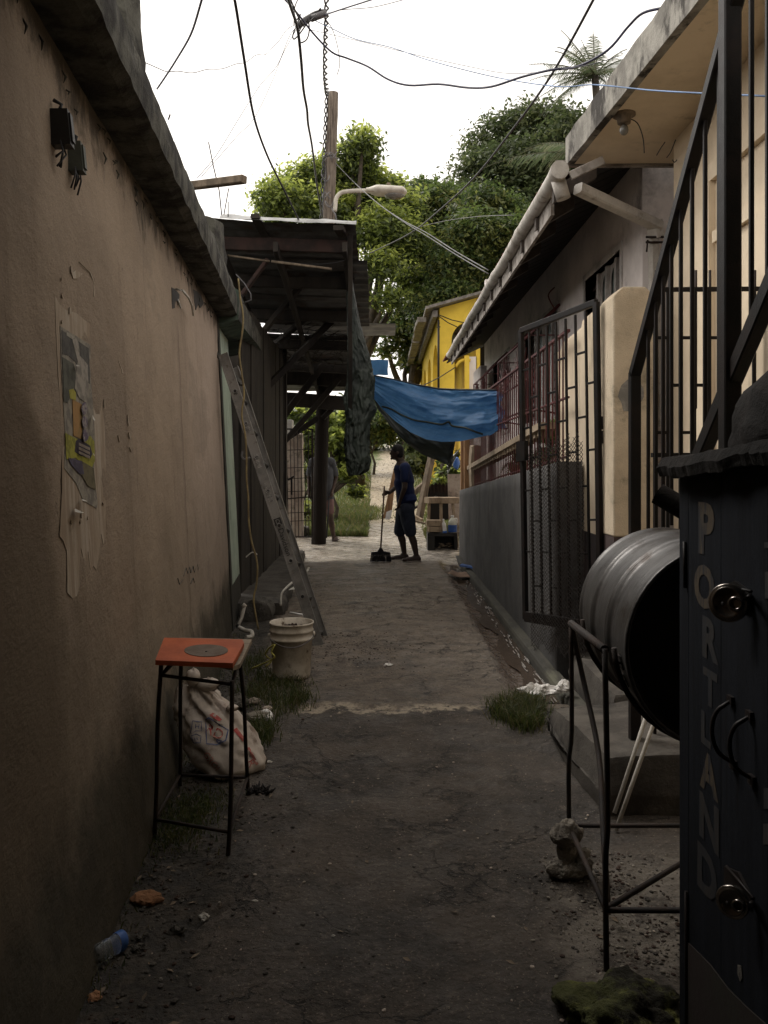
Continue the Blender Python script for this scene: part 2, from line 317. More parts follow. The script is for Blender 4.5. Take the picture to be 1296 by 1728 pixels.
def simple(name, c, rough=.6, metal=0, **kw): return M(name, c, rough=rough, metal=metal, **kw)
MAT = dict(
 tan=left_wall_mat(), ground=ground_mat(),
 soffit=M('mouldy_soffit', (.21, .145, .12), (.12, .085, .07), 3, dirt=(.02, .018, .015), dlo=.56, dhi=.66),
 mould=M('mouldy_concrete', (.085, .082, .066), (.018, .016, .013), 5, .4, .6, .95, .9, 45, .01, dirt=(.14, .135, .115), dsc=4, dlo=.60, dhi=.70),
 mould2=M('pale_mouldy_concrete', (.30, .285, .25), (.17, .16, .14), 6, .4, .6, .9, .6, 45, .008, dirt=(.035, .03, .025), dsc=3.0, dlo=.50, dhi=.60, dscale=(1.2, 1.2, .45)),
 green=M('green_paint', (.075, .105, .080), (.04, .058, .045), 4, dirt=(.02, .02, .016), dsc=5, dlo=.52, dhi=.62, rough=.7),
 jamb=M('pale_green_jamb', (.38, .46, .38), (.28, .35, .28), 3, dirt=(.05, .05, .035), dsc=4, dlo=.58, dhi=.66, dscale=(6, 6, .5), rough=.6),
 jambdark=M('weathered_jamb', (.055, .05, .04), (.022, .02, .016), 6, scale=(5, 5, .4), rough=.9, bump=.7),
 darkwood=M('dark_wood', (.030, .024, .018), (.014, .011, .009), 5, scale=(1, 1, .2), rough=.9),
 redwood=M('dark_red_timber', (.035, .017, .013), (.016, .010, .008), 5, rough=.85),
 zinc=M('rusty_zinc', (.085, .085, .082), (.045, .040, .036), 3, rough=.55, metal=.3, dirt=(.05, .028, .018), dsc=4, dlo=.52, dhi=.64),
 zinclit=M('lit_grey_zinc', (.33, .335, .33), (.22, .22, .215), 4, rough=.4, metal=.5),  # pale copy of the zinc; the flashing's lit top is put into its colour
 alu=M('aluminium', (.26, .25, .235), (.16, .155, .145), 5, rough=.42, metal=.65, dirt=(.12, .10, .08), dsc=9, dlo=.56, dhi=.66),
 black=M('black_iron', (.006, .0055, .0055), (.013, .009, .008), 9, rough=.5, bump=.5, bsc=140, bd=.002, spec=.22),
 exmesh=M('expanded_metal', (.050, .046, .043), (.03, .022, .018), 20, rough=.5, metal=.4),
 rebar=M('rusty_rebar', (.012, .009, .008), (.030, .017, .011), 12, rough=.75, bump=.5, bsc=150),
 cream=M('cream_wall', (.74, .62, .46), (.64, .53, .385), 2, rough=.9, bump=.35, bsc=150, dirt=(.36, .30, .21), dsc=2.0, dlo=.56, dhi=.76, dscale=(2, 2, .5)),
 creamp=M('cream_pebbledash', (.68, .57, .42), (.53, .44, .32), 2.5, rough=.95, bump=1.0, bsc=120, bd=.010, dirt=(.27, .235, .17), dsc=3, dlo=.54, dhi=.70),
 plinth=M('dark_maroon_plinth', (.060, .040, .038), (.042, .034, .034), 3, rough=.85, bump=.6, bsc=120),
 greyw=M('grey_render', (.085, .082, .080), (.058, .057, .057), 2, rough=.85, bump=.6, bsc=160, bd=.006, dirt=(.05, .045, .038), dsc=2.5, dlo=.54, dhi=.70, dscale=(2, 2, .5)),
 greengrey=M('grey_green_render', (.19, .20, .165), (.15, .155, .13), 2, rough=.9),
 pinkw=M('lilac_white_render', (.70, .65, .63), (.58, .535, .52), 2, rough=.9, bump=.35, bsc=150, dirt=(.20, .18, .18), dsc=1.6, dlo=.52, dhi=.75),
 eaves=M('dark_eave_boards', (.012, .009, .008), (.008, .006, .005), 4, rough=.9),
 gutter=M('white_gutter', (.50, .47, .43), (.36, .33, .29), 5, rough=.5, dirt=(.18, .15, .11), dsc=6, dlo=.52, dhi=.68),
 rafter=M('peeling_white_timber', (.34, .31, .28), (.16, .14, .12), 9, rough=.8),
 tiles=M('red_roof', (.16, .05, .035), (.09, .035, .028), 8, rough=.85),
 red=M('red_oxide_iron', (.105, .022, .022), (.06, .018, .017), 8, rough=.6),
 orangew=M('orange_timber', (.42, .24, .12), (.26, .15, .08), 4, scale=(4, 4, .6), rough=.8),
 tanbeam=M('tan_concrete', (.38, .30, .21), (.26, .20, .14), 4, rough=.85),
 glass=M('louvre_glass', (.34, .39, .38), (.24, .28, .28), 3, rough=.18, spec=.6),
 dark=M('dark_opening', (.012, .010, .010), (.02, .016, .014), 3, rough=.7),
 louvre=M('brown_louvre', (.055, .035, .03), (.03, .02, .018), 5, rough=.5),
 winframe=M('white_window_frame', (.52, .49, .47), None, 4, rough=.6),
 yellow=M('yellow_wall', (.66, .46, .05), (.56, .385, .045), 2, rough=.8, dirt=(.42, .33, .05), dsc=3, dlo=.60, dhi=.78),
 yroof=M('grey_timber_eave', (.20, .18, .16), (.10, .09, .08), 6, rough=.8),
 pole=M('weathered_pole', (.20, .165, .135), (.075, .06, .05), 7, scale=(6, 6, .35), rough=.95, bump=.9, bsc=40, bd=.01),
 lamp=M('grey_lamp_housing', (.52, .49, .42), (.40, .37, .32), 6, rough=.5),
 lampglass=M('lamp_lens', (.16, .15, .13), None, 6, rough=.2, spec=.6),
 cable=M('black_cable', (.018, .017, .018), None, 5, rough=.6, bump=0),
 cableblue=M('blue_black_cable', (.03, .032, .07), None, 5, rough=.5, bump=0),
 cablegrey=M('grey_cable', (.14, .135, .14), None, 5, rough=.6, bump=0),
 cableyel=M('dirty_yellow_cable', (.28, .22, .10), (.16, .12, .06), 8, rough=.7, bump=0),
 ropeyel=M('yellow_rope', (.46, .42, .10), None, 8, rough=.8),
 bluewire=M('blue_rope', (.12, .22, .42), None, 5, rough=.6, bump=0),
 pvc=M('white_pvc', (.52, .49, .44), (.36, .33, .28), 8, rough=.5),
 bucket=M('dirty_white_bucket', (.58, .53, .45), (.38, .33, .26), 6, rough=.55, dirt=(.10, .065, .04), dsc=8, dlo=.54, dhi=.66, bump=.2),
 mud=M('brown_mud', (.055, .030, .020), (.03, .018, .012), 12, rough=.8, bump=1, bsc=60, bd=.01),
 orangeb=M('orange_board', (.40, .082, .018), (.30, .06, .016), 5, rough=.65, dirt=(.20, .07, .03), dsc=10, dlo=.60, dhi=.70),
 worn=M('worn_grey_patch', (.13, .10, .075), (.10, .07, .05), 12, rough=.8),
 ply=M('plywood', (.25, .20, .145), (.16, .125, .09), 7, scale=(1, 5, 1), rough=.85),
 sack=M('woven_white_sack', (.50, .44, .38), (.38, .325, .28), 6, rough=.6, bump=.4, bsc=260, bd=.002, dirt=(.20, .14, .11), dsc=6, dlo=.52, dhi=.68),
 redink=M('red_print', (.38, .055, .05), (.48, .22, .18), 14, rough=.7), blueink=M('blue_print', (.06, .09, .22), (.16, .18, .28), 14, rough=.7),
 stone=M('grey_stone', (.11, .10, .085), (.05, .045, .038), 7, rough=.95, bump=1, bsc=30, bd=.02),
 cinder=M('crumbled_block', (.32, .29, .24), (.17, .15, .125), 12, rough=.98, bump=1, bsc=70, bd=.02),
 footing=M('damp_footing', (.070, .066, .052), (.038, .036, .030), 5, scale=(1, .22, 1), rough=.9, bump=.3, bsc=50, bd=.004, dirt=(.10, .098, .07), dsc=5, dlo=.54, dhi=.66, dscale=(1, .25, 1)),
 concstep=M('step_concrete', (.088, .078, .066), (.048, .042, .036), 4, rough=.9, bump=.8, bsc=60, bd=.008, dirt=(.025, .022, .019), dsc=3, dlo=.52, dhi=.66),
 moss=M('mossy_rock', (.075, .080, .025), (.022, .020, .013), 7, .42, .56, .98, 1, 35, .03, dirt=(.17, .175, .045), dsc=9, dlo=.50, dhi=.64),
 brick=M('brick_chunk', (.30, .15, .075), (.20, .10, .05), 9, rough=.95, bump=1, bsc=70),
 card=M('brown_cardboard', (.26, .17, .115), (.18, .12, .085), 5, rough=.9),
 white=M('white_plastic', (.78, .76, .73), (.62, .60, .57), 8, rough=.6),
 paper=M('litter_paper', (.50, .48, .43), (.32, .30, .26), 10, rough=.9),
 bluep=M('blue_plastic', (.05, .14, .42), None, 6, rough=.4),
 skin=M('dark_skin', (.050, .030, .022), (.040, .024, .018), 5, rough=.6, bump=.1), skin2=M('brown_skin', (.085, .05, .036), None, 5, rough=.6, bump=.1),
 hair=M('black_hair', (.008, .007, .007), None, 9, rough=.8, bump=.8, bsc=200),
 shirt=M('navy_tshirt', (.012, .021, .075), (.009, .016, .056), 6, rough=.95, bump=.3, bsc=25, bd=.01),
 shorts=M('dark_denim', (.024, .030, .048), (.017, .021, .034), 6, rough=.95, bump=.3, bsc=25, bd=.01),
 shirt2=M('grey_tshirt', (.085, .088, .095), (.065, .067, .073), 6, rough=.95, bump=.3, bsc=25, bd=.01),
 shorts2=M('faded_pink_shorts', (.20, .115, .11), (.15, .09, .085), 6, rough=.95),
 shoe=M('brown_shoe', (.05, .03, .024), None, 6, rough=.7), sole=M('pale_sole', (.30, .26, .22), None, 6, rough=.8),
 bristle=M('black_bristle', (.010, .010, .013), None, 20, rough=.9),
 handle=M('wood_handle', (.11, .065, .04), (.07, .04, .025), 6, rough=.7),
 timber=M('grey_brown_timber', (.20, .155, .11), (.11, .085, .06), 5, scale=(3, 3, 1), rough=.9),
 paletim=M('pale_timber', (.36, .28, .19), (.24, .18, .12), 5, scale=(3, 3, 1), rough=.85),
 barkm=M('tree_bark', (.075, .06, .045), (.035, .028, .022), 5, rough=.95, bump=1, bsc=20, bd=.02),
 blue_kiosk=M('dark_blue_boards', spec=.12, c1=(.0075, .0092, .013), c2=(.0045, .0055, .0080), sc_=5, rough=.85, scale=(9, 9, .5), bump=.5, dirt=(.005, .005, .006), dsc=5, dlo=.55, dhi=.66, dscale=(8, 8, .6)),
 kioskbrown=M('olive_brown_paint', (.010, .009, .004), (.011, .005, .0035), 3, rough=.85),
 letter=M('faded_gold_paint', (.044, .031, .017), (.008, .009, .012), 14, .46, .60, .85, scale=(3, 3, .6)),
 letter2=M('very_faded_gold_paint', (.014, .0115, .010), (.0055, .007, .010), 12, .40, .60, .85, scale=(3, 3, .6)),
 chrome=M('steel_lock', (.34, .31, .28), None, 8, rough=.16, metal=.95, bump=0),
 drum=M('grey_steel_drum', (.100, .097, .095), (.060, .057, .055), 9, rough=.40, metal=.6, bump=.4, bsc=22, dirt=(.035, .028, .024), dsc=8, dlo=.54, dhi=.66, scale=(.8, 5, .8)),
 soot=M('sooty_black', (.007, .006, .006), (.012, .009, .008), 6, rough=.9),
 capm=M('crumpled_bitumen', (.006, .0055, .005), (.015, .013, .012), 6, rough=.8, spec=.08, bump=.8, bsc=20, bd=.012),
 boxgreen=M('grey_green_box', (.085, .09, .07), (.055, .058, .045), 6, rough=.6), boxblk=M('black_meter_box', (.022, .020, .018), None, 6, rough=.5),
 pale=M('pale_concrete', (.42, .36, .30), (.30, .24, .20), 4, rough=.9, dirt=(.14, .12, .09), dsc=5, dlo=.5, dhi=.65),
)
k = N('pole_wood'); z = k.xyz()[2]; g_ = k.noise(7, 8, .65, (6, 6, .35))
c_ = k.mix(k.ramp(g_, .4, .62), (.21, .175, .14), (.075, .06, .05)); c_ = k.mix(k.math('SUBTRACT', 1., k.ramp(k.math('ADD', z, g_), 3.3, 4.2)), c_, (.018, .014, .011)); k.bump(g_, .9, .02)  # lower shaft darkened: creosote, plus backlit shade put into the colour
MAT['polemix'] = k.fin(c_, .95, 0., .2)
MAT['darktail'] = M('dark_rafter_tail', (.07, .055, .045), None, 8)
def tarp_mat(name, c1, c2, tr):
    k = N(name); col = k.mix(k.ramp(k.noise(3, 6), .35, .65), c1, c2)
    col = k.mix(k.math('MULTIPLY', k.ramp(k.noise(9, 8, .7, (1, 1, 3)), .55, .7), .4), col, tuple(x*1.6+.01 for x in c1))
    k.bump(k.noise(11, 8, .7), .45, .03); k.fin(col, .48, 0., .35)
    t = k.n('ShaderNodeBsdfTranslucent'); k.l(col, t.inputs[0]); ms = k.n('ShaderNodeMixShader'); ms.inputs[0].default_value = tr
    k.l(k.b.outputs[0], ms.inputs[1]); k.l(t.outputs[0], ms.inputs[2]); k.l(ms.outputs[0], k.out.inputs[0]); return k.m
MAT['tarpblue'] = tarp_mat('blue_tarpaulin', (.095, .25, .50), (.065, .19, .41), .55)
MAT['tarpdark'] = tarp_mat('dark_green_tarpaulin', (.050, .062, .050), (.022, .028, .024), .15)
MAT['tarpolive'] = tarp_mat('olive_tarpaulin', (.050, .056, .048), (.036, .040, .034), .25)
def leaf_mat(name, c, tr=.4):
    k = N(name); col = k.mix(k.ramp(k.noise(3, 4), .35, .65), c, tuple(v*.62 for v in c)); k.fin(col, .5, 0., .35)
    t = k.n('ShaderNodeBsdfTranslucent'); k.set(t.inputs[0], tuple(min(1, v*1.5) for v in c)); ms = k.n('ShaderNodeMixShader'); ms.inputs[0].default_value = tr
    k.l(k.b.outputs[0], ms.inputs[1]); k.l(t.outputs[0], ms.inputs[2]); k.l(ms.outputs[0], k.out.inputs[0]); return k.m
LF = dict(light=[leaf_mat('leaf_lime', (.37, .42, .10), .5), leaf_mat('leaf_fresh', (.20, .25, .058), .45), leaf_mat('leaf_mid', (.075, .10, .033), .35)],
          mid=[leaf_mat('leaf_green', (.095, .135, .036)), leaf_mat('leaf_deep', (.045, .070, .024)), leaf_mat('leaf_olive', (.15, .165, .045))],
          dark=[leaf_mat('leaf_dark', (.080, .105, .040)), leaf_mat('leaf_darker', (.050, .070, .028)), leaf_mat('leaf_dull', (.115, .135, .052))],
          palm=[leaf_mat('palm_leaf', (.085, .11, .055)), leaf_mat('palm_dry', (.15, .15, .09))],
          grass=[leaf_mat('grass_blade', (.065, .082, .022)), leaf_mat('grass_dry', (.12, .105, .045)), leaf_mat('grass_deep', (.035, .052, .016))],
          hill=[leaf_mat('hill_grass', (.10, .125, .032)), leaf_mat('hill_grass_dry', (.17, .15, .06)), leaf_mat('hill_grass_deep', (.05, .075, .02))])
def clear_mat(name, tint):
    k = N(name); k.b.inputs['Base Color'].default_value = (*tint, 1); k.b.inputs['Transmission Weight'].default_value = .9
    k.b.inputs['Roughness'].default_value = .12; k.b.inputs['IOR'].default_value = 1.2; return k.m
MAT['clear'] = clear_mat('clear_plastic', (.75, .8, .85)); MAT['bluefluid'] = M('blue_liquid', (.05, .13, .42), None, 4, rough=.3)
k = N('white_foam'); k.bump(k.noise(60, 5), .6, .01); MAT['foam'] = k.fin((.26, .24, .22), .2, 0., .6)
k = N('muddy_water'); k.bump(k.noise(18, 5, .6, (1, .5, 1)), .5, .01); MAT['water'] = k.fin((.06, .042, .03), .12, 0., .6)

# ------------------------------------------------------------------ ground
def wallx(y): return -.65-.095*y
CRK = []
for pl_, dp_, w_ in (([(150, 1600), (190, 1592), (235, 1572), (262, 1590), (300, 1583), (330, 1545), (380, 1526)], .022, .020), ([(800, 1342), (822, 1322), (850, 1318), (858, 1328)], .016, .014), ([(822, 1262), (850, 1250), (890, 1254), (915, 1268)], .014, .013), ([(640, 1400), (660, 1330), (648, 1270)], .006, .010),
    ([(880, 1560), (905, 1532), (930, 1515), (985, 1500)], .016, .016), ([(420, 1480), (520, 1440), (560, 1452), (700, 1420), (760, 1440)], .005, .010), ([(640, 1082), (700, 1076), (760, 1085), (830, 1092)], .02, .03), ([(560, 1200), (600, 1194), (650, 1200), (700, 1196), (760, 1202), (800, 1198)], .012, .018), ([(690, 1008), (730, 1012), (790, 1030)], .012, .03)):
    g_ = [G(*q_) for q_ in pl_]
    CRK += [(g_[i].x, g_[i].y, g_[i+1].x, g_[i+1].y, dp_, w_) for i in range(len(g_)-1)]
def crack(x, y):
    out = 0
    for (ax_, ay_, bx_, by_, dp_, w_) in CRK:
        if y < min(ay_, by_)-.1 or y > max(ay_, by_)+.1 or x < min(ax_, bx_)-.1 or x > max(ax_, bx_)+.1: continue
        dx, dy = bx_-ax_, by_-ay_; L2 = dx*dx+dy*dy; t = max(0, min(1, ((x-ax_)*dx+(y-ay_)*dy)/L2)); j_ = .02*fbm(x, y, 3, 3, 18)
        d = math.hypot(x-ax_-t*dx+j_, y-ay_-t*dy+j_); out = max(out, dp_*(1-smooth(w_*.3, w_, d)))
    return out
def gh(x, y, fine=True):
    z = 0.0
    if y > 12.6:
        t = y-12.6; z += .055*t if t < 12 else .66+.085*(t-12)
        if y > 55: z -= .085*(y-55)*.7
        side = max(0, abs(x)-4); z += min(3, side*.06)*smooth(15, 25, y)
        z -= .03*smooth(12.6, 12.2, y)
    if -2.2 < x < 2 and fine:
        if y < 12.6:
            z += .012*(1-min(1, abs(x)/1.0)**2)*smooth(4.9, 6.5, y)*3
            z -= .055*smooth(.80, .95, x+.05*fbm(0, y, 3, 3, 1.5))*smooth(4.9, 5.3, y)*smooth(13, 12, y)
            z -= .020*smooth(-.22, -.40, x+.095*y+.1*fbm(x, y, 7, 4, 1.3))
            e = y+.25*fbm(x, y, 5, 4, .9)
            z += .014*smooth(4.80, 4.90, e)*(1-smooth(4.98, 5.3, e))
            d = math.hypot((x+.28)/.42, (y-6.45)/.55); z += max(0, .035*(1-d))*(1+.9*fbm(x, y, 1, 4, 9))
        z += .010*fbm(x, y, 0, 4, 1.6)+.0045*fbm(x, y, 2, 4, 9)+.0022*fbm(x, y, 4, 3, 35)
        if x > .72-.1*fbm(x, y, 9, 3, 2) and y < 3.1: z += .010*abs(fbm(x, y, 6, 5, 6))
        z -= crack(x, y)
    elif y > 17: z += .05*fbm(x, y, 0, 4, .5)
    return z
def axis(segs):
    out = []
    for a, b, st in segs:
        n = max(1, int(round((b-a)/st))); out += [a+(b-a)*i/n for i in range(n)]
    return out+[segs[-1][1]]
xs = axis([(-140, -20, 20), (-20, -4, 1), (-4, -1.9, .2), (-1.9, 1.9, .026), (1.9, 4, .2), (4, 20, 1), (20, 140, 20)])
ys = axis([(-40, -4, 6), (-4, 1.6, .35), (1.6, 5.4, .024), (5.4, 13.2, .04), (13.2, 20, .15), (20, 40, .5), (40, 70, 2), (70, 200, 20)])
gm = MB(); nx = len(xs)
gm.v = [(x, y, gh(x, y)) for y in ys for x in xs]
gm.f = [(j*nx+i, j*nx+i+1, (j+1)*nx+i+1, (j+1)*nx+i) for j in range(len(ys)-1) for i in range(nx-1)]
gm.m = [0]*len(gm.f); gm.sm = [True]*len(gm.f)
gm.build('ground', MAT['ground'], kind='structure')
def on(x, y, dz=0): return Vector((x, y, gh(x, y)+dz))

# water in the gutter
mb = MB()
def wat(u, v):
    y = 5.05+v*8.2; w = .085+.035*math.sin(y*5)+.03*fbm(0, y, 0, 3, 2); c = 1.03+.03*fbm(1, y, 0, 3, 1)
    x = min(1.104, c+(u-.5)*2*w); return (x, y, -.041+.004*fbm(x, y, 0, 2, 6)+.012*smooth(12, 13, y))
mb.sheet(wat, 5, 160).build('gutter_water', MAT['water'], kind='structure')
mb = MB()
for i in range(110):                                  # froth and ripples on the trickle
    y = 5.2+7.6*rnd.random(); x = 1.055+rnd.uniform(-.03, .04)+.02*math.sin(y*9); l = rnd.uniform(.03, .16)*(1.5 if y < 6.5 else 1); w = rnd.uniform(.003, .008)
    p = Vector((x, y, -.036+rnd.uniform(0, .004)))
    mb.ell(p, (w, l/2, .003), 5)
mb.build('gutter_froth', MAT['foam'], kind='stuff', label=None)

# ------------------------------------------------------------------ left: stucco house
def onwall(px, py, off=0.0):                          # point of the leaning wall face seen at that pixel
    kx = (px-CX)/FPX; kz = (HY-py)/FPX
    Y = (.65-off+.0504*EYE)/(-kx-.095-.0504*kz); return P(px, py, Y)
WN = Vector((1, .095, .05)).normalized(); WU = Vector((-.095, 1, 0)).normalized(); WV = WU.cross(WN)*-1
if WV.z < 0: WV = -WV
def wbase(y, z): return Vector((-.65-.095*y-.0504*z, y, z))
house = thing('stucco_house', 'tan stucco house with mouldy concrete eave along the left side of the alley', 'house', (wallx(3)-.2, 3, 0))
mb = MB(); ycuts = axis([(-4, 1.5, .6), (1.5, 7.35, .05)]); zc = axis([(-.15, 2.80, .05)])
for y in ycuts:
    for z in zc:
        d = .006*fbm(0, y, z, 4, 1.2)+.0035*fbm(3, y, z, 3, 7); fl = .05*smooth(.55, -.1, z+.25*fbm(5, y, z, 3, 1.5))
        v = wbase(y, z)+Vector((d+fl*smooth(7.3, 6.0, y), 0, 0))
        if y > 7.3: v.x -= 0.0
        mb.v.append(tuple(v))
nz_ = len(zc)
for i in range(len(ycuts)-1):
    for j in range(nz_-1): mb.face((i*nz_+j, (i+1)*nz_+j, (i+1)*nz_+j+1, i*nz_+j+1), 0, True)
a = wbase(7.35, -.15); b = wbase(7.35, 2.80)
mb.add([a, (a.x-2.5, a.y, a.z), (b.x-2.5, b.y, b.z), b], [(0, 1, 2, 3)])
mb.build('wall', MAT['tan'], house)  # in lime crowns lit tops and shaded undersides are put into the leaf colour
# eave slab: soffit and fascia with an eroded edge
mb = MB(); ee = axis([(-4, 1.5, .5), (1.5, 7.45, .07)]); n0 = None
prof_n = 7
for y in ee:
    j = .007*fbm(0, y, 0, 4, 3)+.007*fbm(0, y, 8, 3, 14); xe = -.605-.095*y
    zt = 3.0+.012*max(0, y-3)+.02*fbm(2, y, 0, 4, 2.5)
    row = [(-3.6, y, 2.80), (-.78-.095*y-.14, y, 2.785), (xe-.055+j*.4, y, 2.782+j*.3), (xe-.006+j, y, 2.80+.012*fbm(4, y, 0, 3, 6)), (xe+j*1.2, y, 2.87), (xe-.004+.8*j, y, 2.95), (xe-.03+j, y, zt), (-3.6, y, zt+.02)]
    mb.v += row
for i in range(len(ee)-1):
    for q in range(7): mb.face((i*8+q, (i+1)*8+q, (i+1)*8+q+1, i*8+q+1), 0 if q == 0 else 1, False)
mb.face(range(8), 1); mb.face([(len(ee)-1)*8+q for q in range(7, -1, -1)], 1)
mb.build('eave_slab', [MAT['soffit'], MAT['mould']], house)
# parapet stubs on the eave
def lumpy_box(mb, a, b, n=5, amp=.02, m=0, seed=0):
    a = Vector(a); b = Vector(b); c = (a+b)/2; h = (b-a)/2
    for ax in range(3):
        for sg in (-1, 1):
            u, v = [(1, 2), (2, 0), (0, 1)][ax]
            def fn(s, t):
                q = Vector((0, 0, 0)); q[ax] = sg; q[u] = s*2-1; q[v] = (t*2-1)*sg
                w = Vector((c.x+q.x*h.x, c.y+q.y*h.y, c.z+q.z*h.z))
                k = Vector((q.x*abs(q.x), q.y*abs(q.y), q.z*abs(q.z))); rd = min(.04*min(h), .006)*(abs(q.x*q.y)+abs(q.y*q.z)+abs(q.x*q.z))
                nn = Vector((fbm(w.x, w.y, w.z+seed, 3, 6), fbm(w.y, w.z, w.x+seed, 3, 6), fbm(w.z, w.x, w.y+seed, 3, 6)))
                return w-k*rd*3+nn*amp
            mb.sheet(fn, n, n, m, True)
    return mb
for (px0, px1, ytop, Ya, Yb) in ((205, 254, -60, 3.25, 3.55), (352, 386, 360, 6.35, 6.75)):
    x1 = (px1-CX)/FPX*Yb; x0 = x1-.22; zt = EYE+(HY-ytop)/FPX*Ya
    mb = MB(); lumpy_box(mb, (x0, Ya, 2.9), (x1, Yb, zt), 8, .012); mb.build('parapet_stub', MAT['mould'], house)
mb = MB()
a = P(332, 312, 5.1); b = P(412, 303, 4.9); mb.rbar(a-(b-a)*.9, b, .05, .045, 0, .1, jit=.002); mb.build('plank_end', MAT['timber'], house)
mb = MB()
mb.tube([P(352, 240, 5.6), P(360, 280, 5.6), P(370, 322, 5.6), P(374, 362, 5.6)], .004, 5)
mb.tube([P(386, 318, 6), P(378, 362, 6)], .004, 5); mb.tube([P(385, 340, 6.1), P(385, 366, 6.1)], .004, 5)
mb.tube([P(287, 193, 4), P(284, 202, 4)], .004, 5)
build_each(mb, 'rebar_stub', MAT['rebar'], house)
# conduit along the soffit corner, broken hole with bent pipe
mb = MB(); mb.tube([onwall(322, 455, -.02), onwall(335, 480, -.02), onwall(347, 505, -.02), onwall(358, 522, -.02)], .014, 8); mb.build('conduit', MAT['soffit'], house)
def blob(px, py, rx, ry, n=14, j=.35, off=.004, seed=1):
    r_ = random.Random(seed); ps = []
    for i in range(n):
        a = 2*math.pi*i/n; k = 1+r_.uniform(-j, j); ps.append(onwall(px+rx*k*math.cos(a), py+ry*k*math.sin(a), off))
    return ps
mb = MB(); mb.poly([onwall(x, y, .003) for x, y in ((290, 485), (297, 489), (303, 497), (302, 512), (297, 507), (296, 519), (291, 521))], -.03, WN); mb.poly([onwall(x, y, .003) for x, y in ((326, 488), (333, 492), (340, 500), (344, 512), (338, 520), (335, 512), (331, 523), (328, 510))], -.03, WN)
build_each(mb, 'broken_hole', MAT['dark'], house)
mb = MB(); q = [onwall(297, 488, .02), onwall(308, 490, .06), onwall(318, 502, .07), onwall(324, 516, .06), onwall(326, 532, .04)]; mb.tube(q, .007, 8)
for i in range(4): mb.tube([onwall(300, 505+i*2, 0), onwall(303+i, 512+3*i, .02)], .004, 5)
mb.build('bent_pipe', MAT['pvc'], house)
mb = MB()
for pl_ in ([(310, 972), (314, 958), (317, 968), (320, 957), (322, 967), (326, 955), (328, 966), (333, 952), (334, 962), (337, 948), (338, 958)], [(300, 976), (303, 986), (309, 978)], [(322, 985), (326, 975), (328, 983)]):
    mb = MB(); mb.tube([onwall(x, y, .001) for x, y in pl_], .0022, 4); mb.build('scribble', MAT['boxblk'], house)
# drip growths under the eave
mb = MB()
for i in range(44):
    y = rnd.uniform(2.2, 7.0); z = 2.77-abs(rnd.gauss(0, .05)); p = wbase(y, z); l = rnd.uniform(.01, .05)
    mb.tube([p, p+Vector((.012, 0, -l*.5)), p+Vector((.006, rnd.uniform(-.01, .01), -l))], [.002, .0045, .0008], 6)
build_each(mb, 'root_growth', MAT['mould'], house)
# meter boxes
def mbox(name, px0, py0, px1, py1, mat, label, dep):
    c = onwall((px0+px1)/2, (py0+py1)/2); Y0 = c.y
    h = (py1-py0)/FPX*Y0; w = .045
    t = thing(name, label, 'electrical box', c+WN*.0, 'electrical boxes high on the left wall')
    u = WU; up = WV; n = WN
    def q(a, b, d): return c+u*a+up*b+n*d
    mb = MB(); mb.hexa([q(-w/2, -h/2, .0), q(w/2, -h/2, .0), q(w/2, -h/2, dep), q(-w/2, -h/2, dep), q(-w/2, h/2, .0), q(w/2, h/2, .0), q(w/2, h/2, dep*.92), q(-w/2, h/2, dep*.92)])
    mb.build('case', mat, t)
    mb = MB(); mb.hexa([q(-w/2+.008, -h/2+.012, dep), q(w/2-.008, -h/2+.012, dep), q(w/2-.008, -h/2+.012, dep+.006), q(-w/2+.008, -h/2+.012, dep+.006), q(-w/2+.008, h/2-.01, dep*.92), q(w/2-.008, h/2-.01, dep*.92), q(w/2-.008, h/2-.01, dep*.92+.006), q(-w/2+.008, h/2-.01, dep*.92+.006)])
    mb.build('door', mat, t)
    mb = MB()
    for i in range(5):
        a = rnd.uniform(-.03, .04); mb.tube([q(a, -h/2+.01, dep*.5), q(a+rnd.uniform(-.02, .02), -h/2-.02, dep*.6), q(a+rnd.uniform(-.03, .02), -h/2-rnd.uniform(.03, .07), dep*.3)], .003, 5)
    mb.tube([q(0, h/2, dep*.4), q(.01, h/2+.025, dep*.5), q(-.01, h/2+.03, dep*.2)], .006, 6)
    build_each(mb, 'wire_tail', MAT['cable'], t)
mbox('electrical_box', 70, 188, 106, 248, MAT['boxblk'], 'larger black box with a wire knot on top, high on the left wall', .058)
mbox('electrical_box', 101, 242, 134, 292, MAT['boxgreen'], 'smaller grey-green box just right of the black one on the left wall', .046)
# poster: paste patch, torn sheet, coloured prints
po = thing('wall_poster', 'torn poster pasted on the tan wall, yellow and grey prints over smeared white paste', 'poster', onwall(130, 700))
def wp(lst, off): return [onwall(x, y, off) for x, y in lst]
mb = MB(); paste = M('dried_paste', (.38, .325, .26), (.33, .27, .205), 8, rough=.95, scale=(1, 1, .5), dirt=(.27, .205, .145), dsc=6, dlo=.46, dhi=.56, dscale=(4, 4, .3))
mb.poly(wp([(92, 498), (100, 514), (112, 524), (128, 528), (140, 538), (152, 548), (158, 570), (166, 600), (170, 640), (172, 690), (176, 720), (178, 780), (178, 840), (178, 905), (174, 920), (170, 900), (167, 935), (162, 962), (157, 955), (152, 962), (148, 930), (142, 950), (136, 925), (133, 960), (134, 1002), (122, 1010), (113, 1000), (112, 930), (106, 912), (100, 905), (104, 830), (104, 760), (102, 700), (97, 620), (94, 560)], .0), .0012, WN)
for i in range(26):
    x = rnd.uniform(98, 176); y = rnd.uniform(455, 900); 
    if 105 < x < 165 and 540 < y < 860: continue
    mb.poly(blob(x, y, rnd.uniform(.6, 1.8), rnd.uniform(2, 7), 6, .5, .003, i), .003, WN)
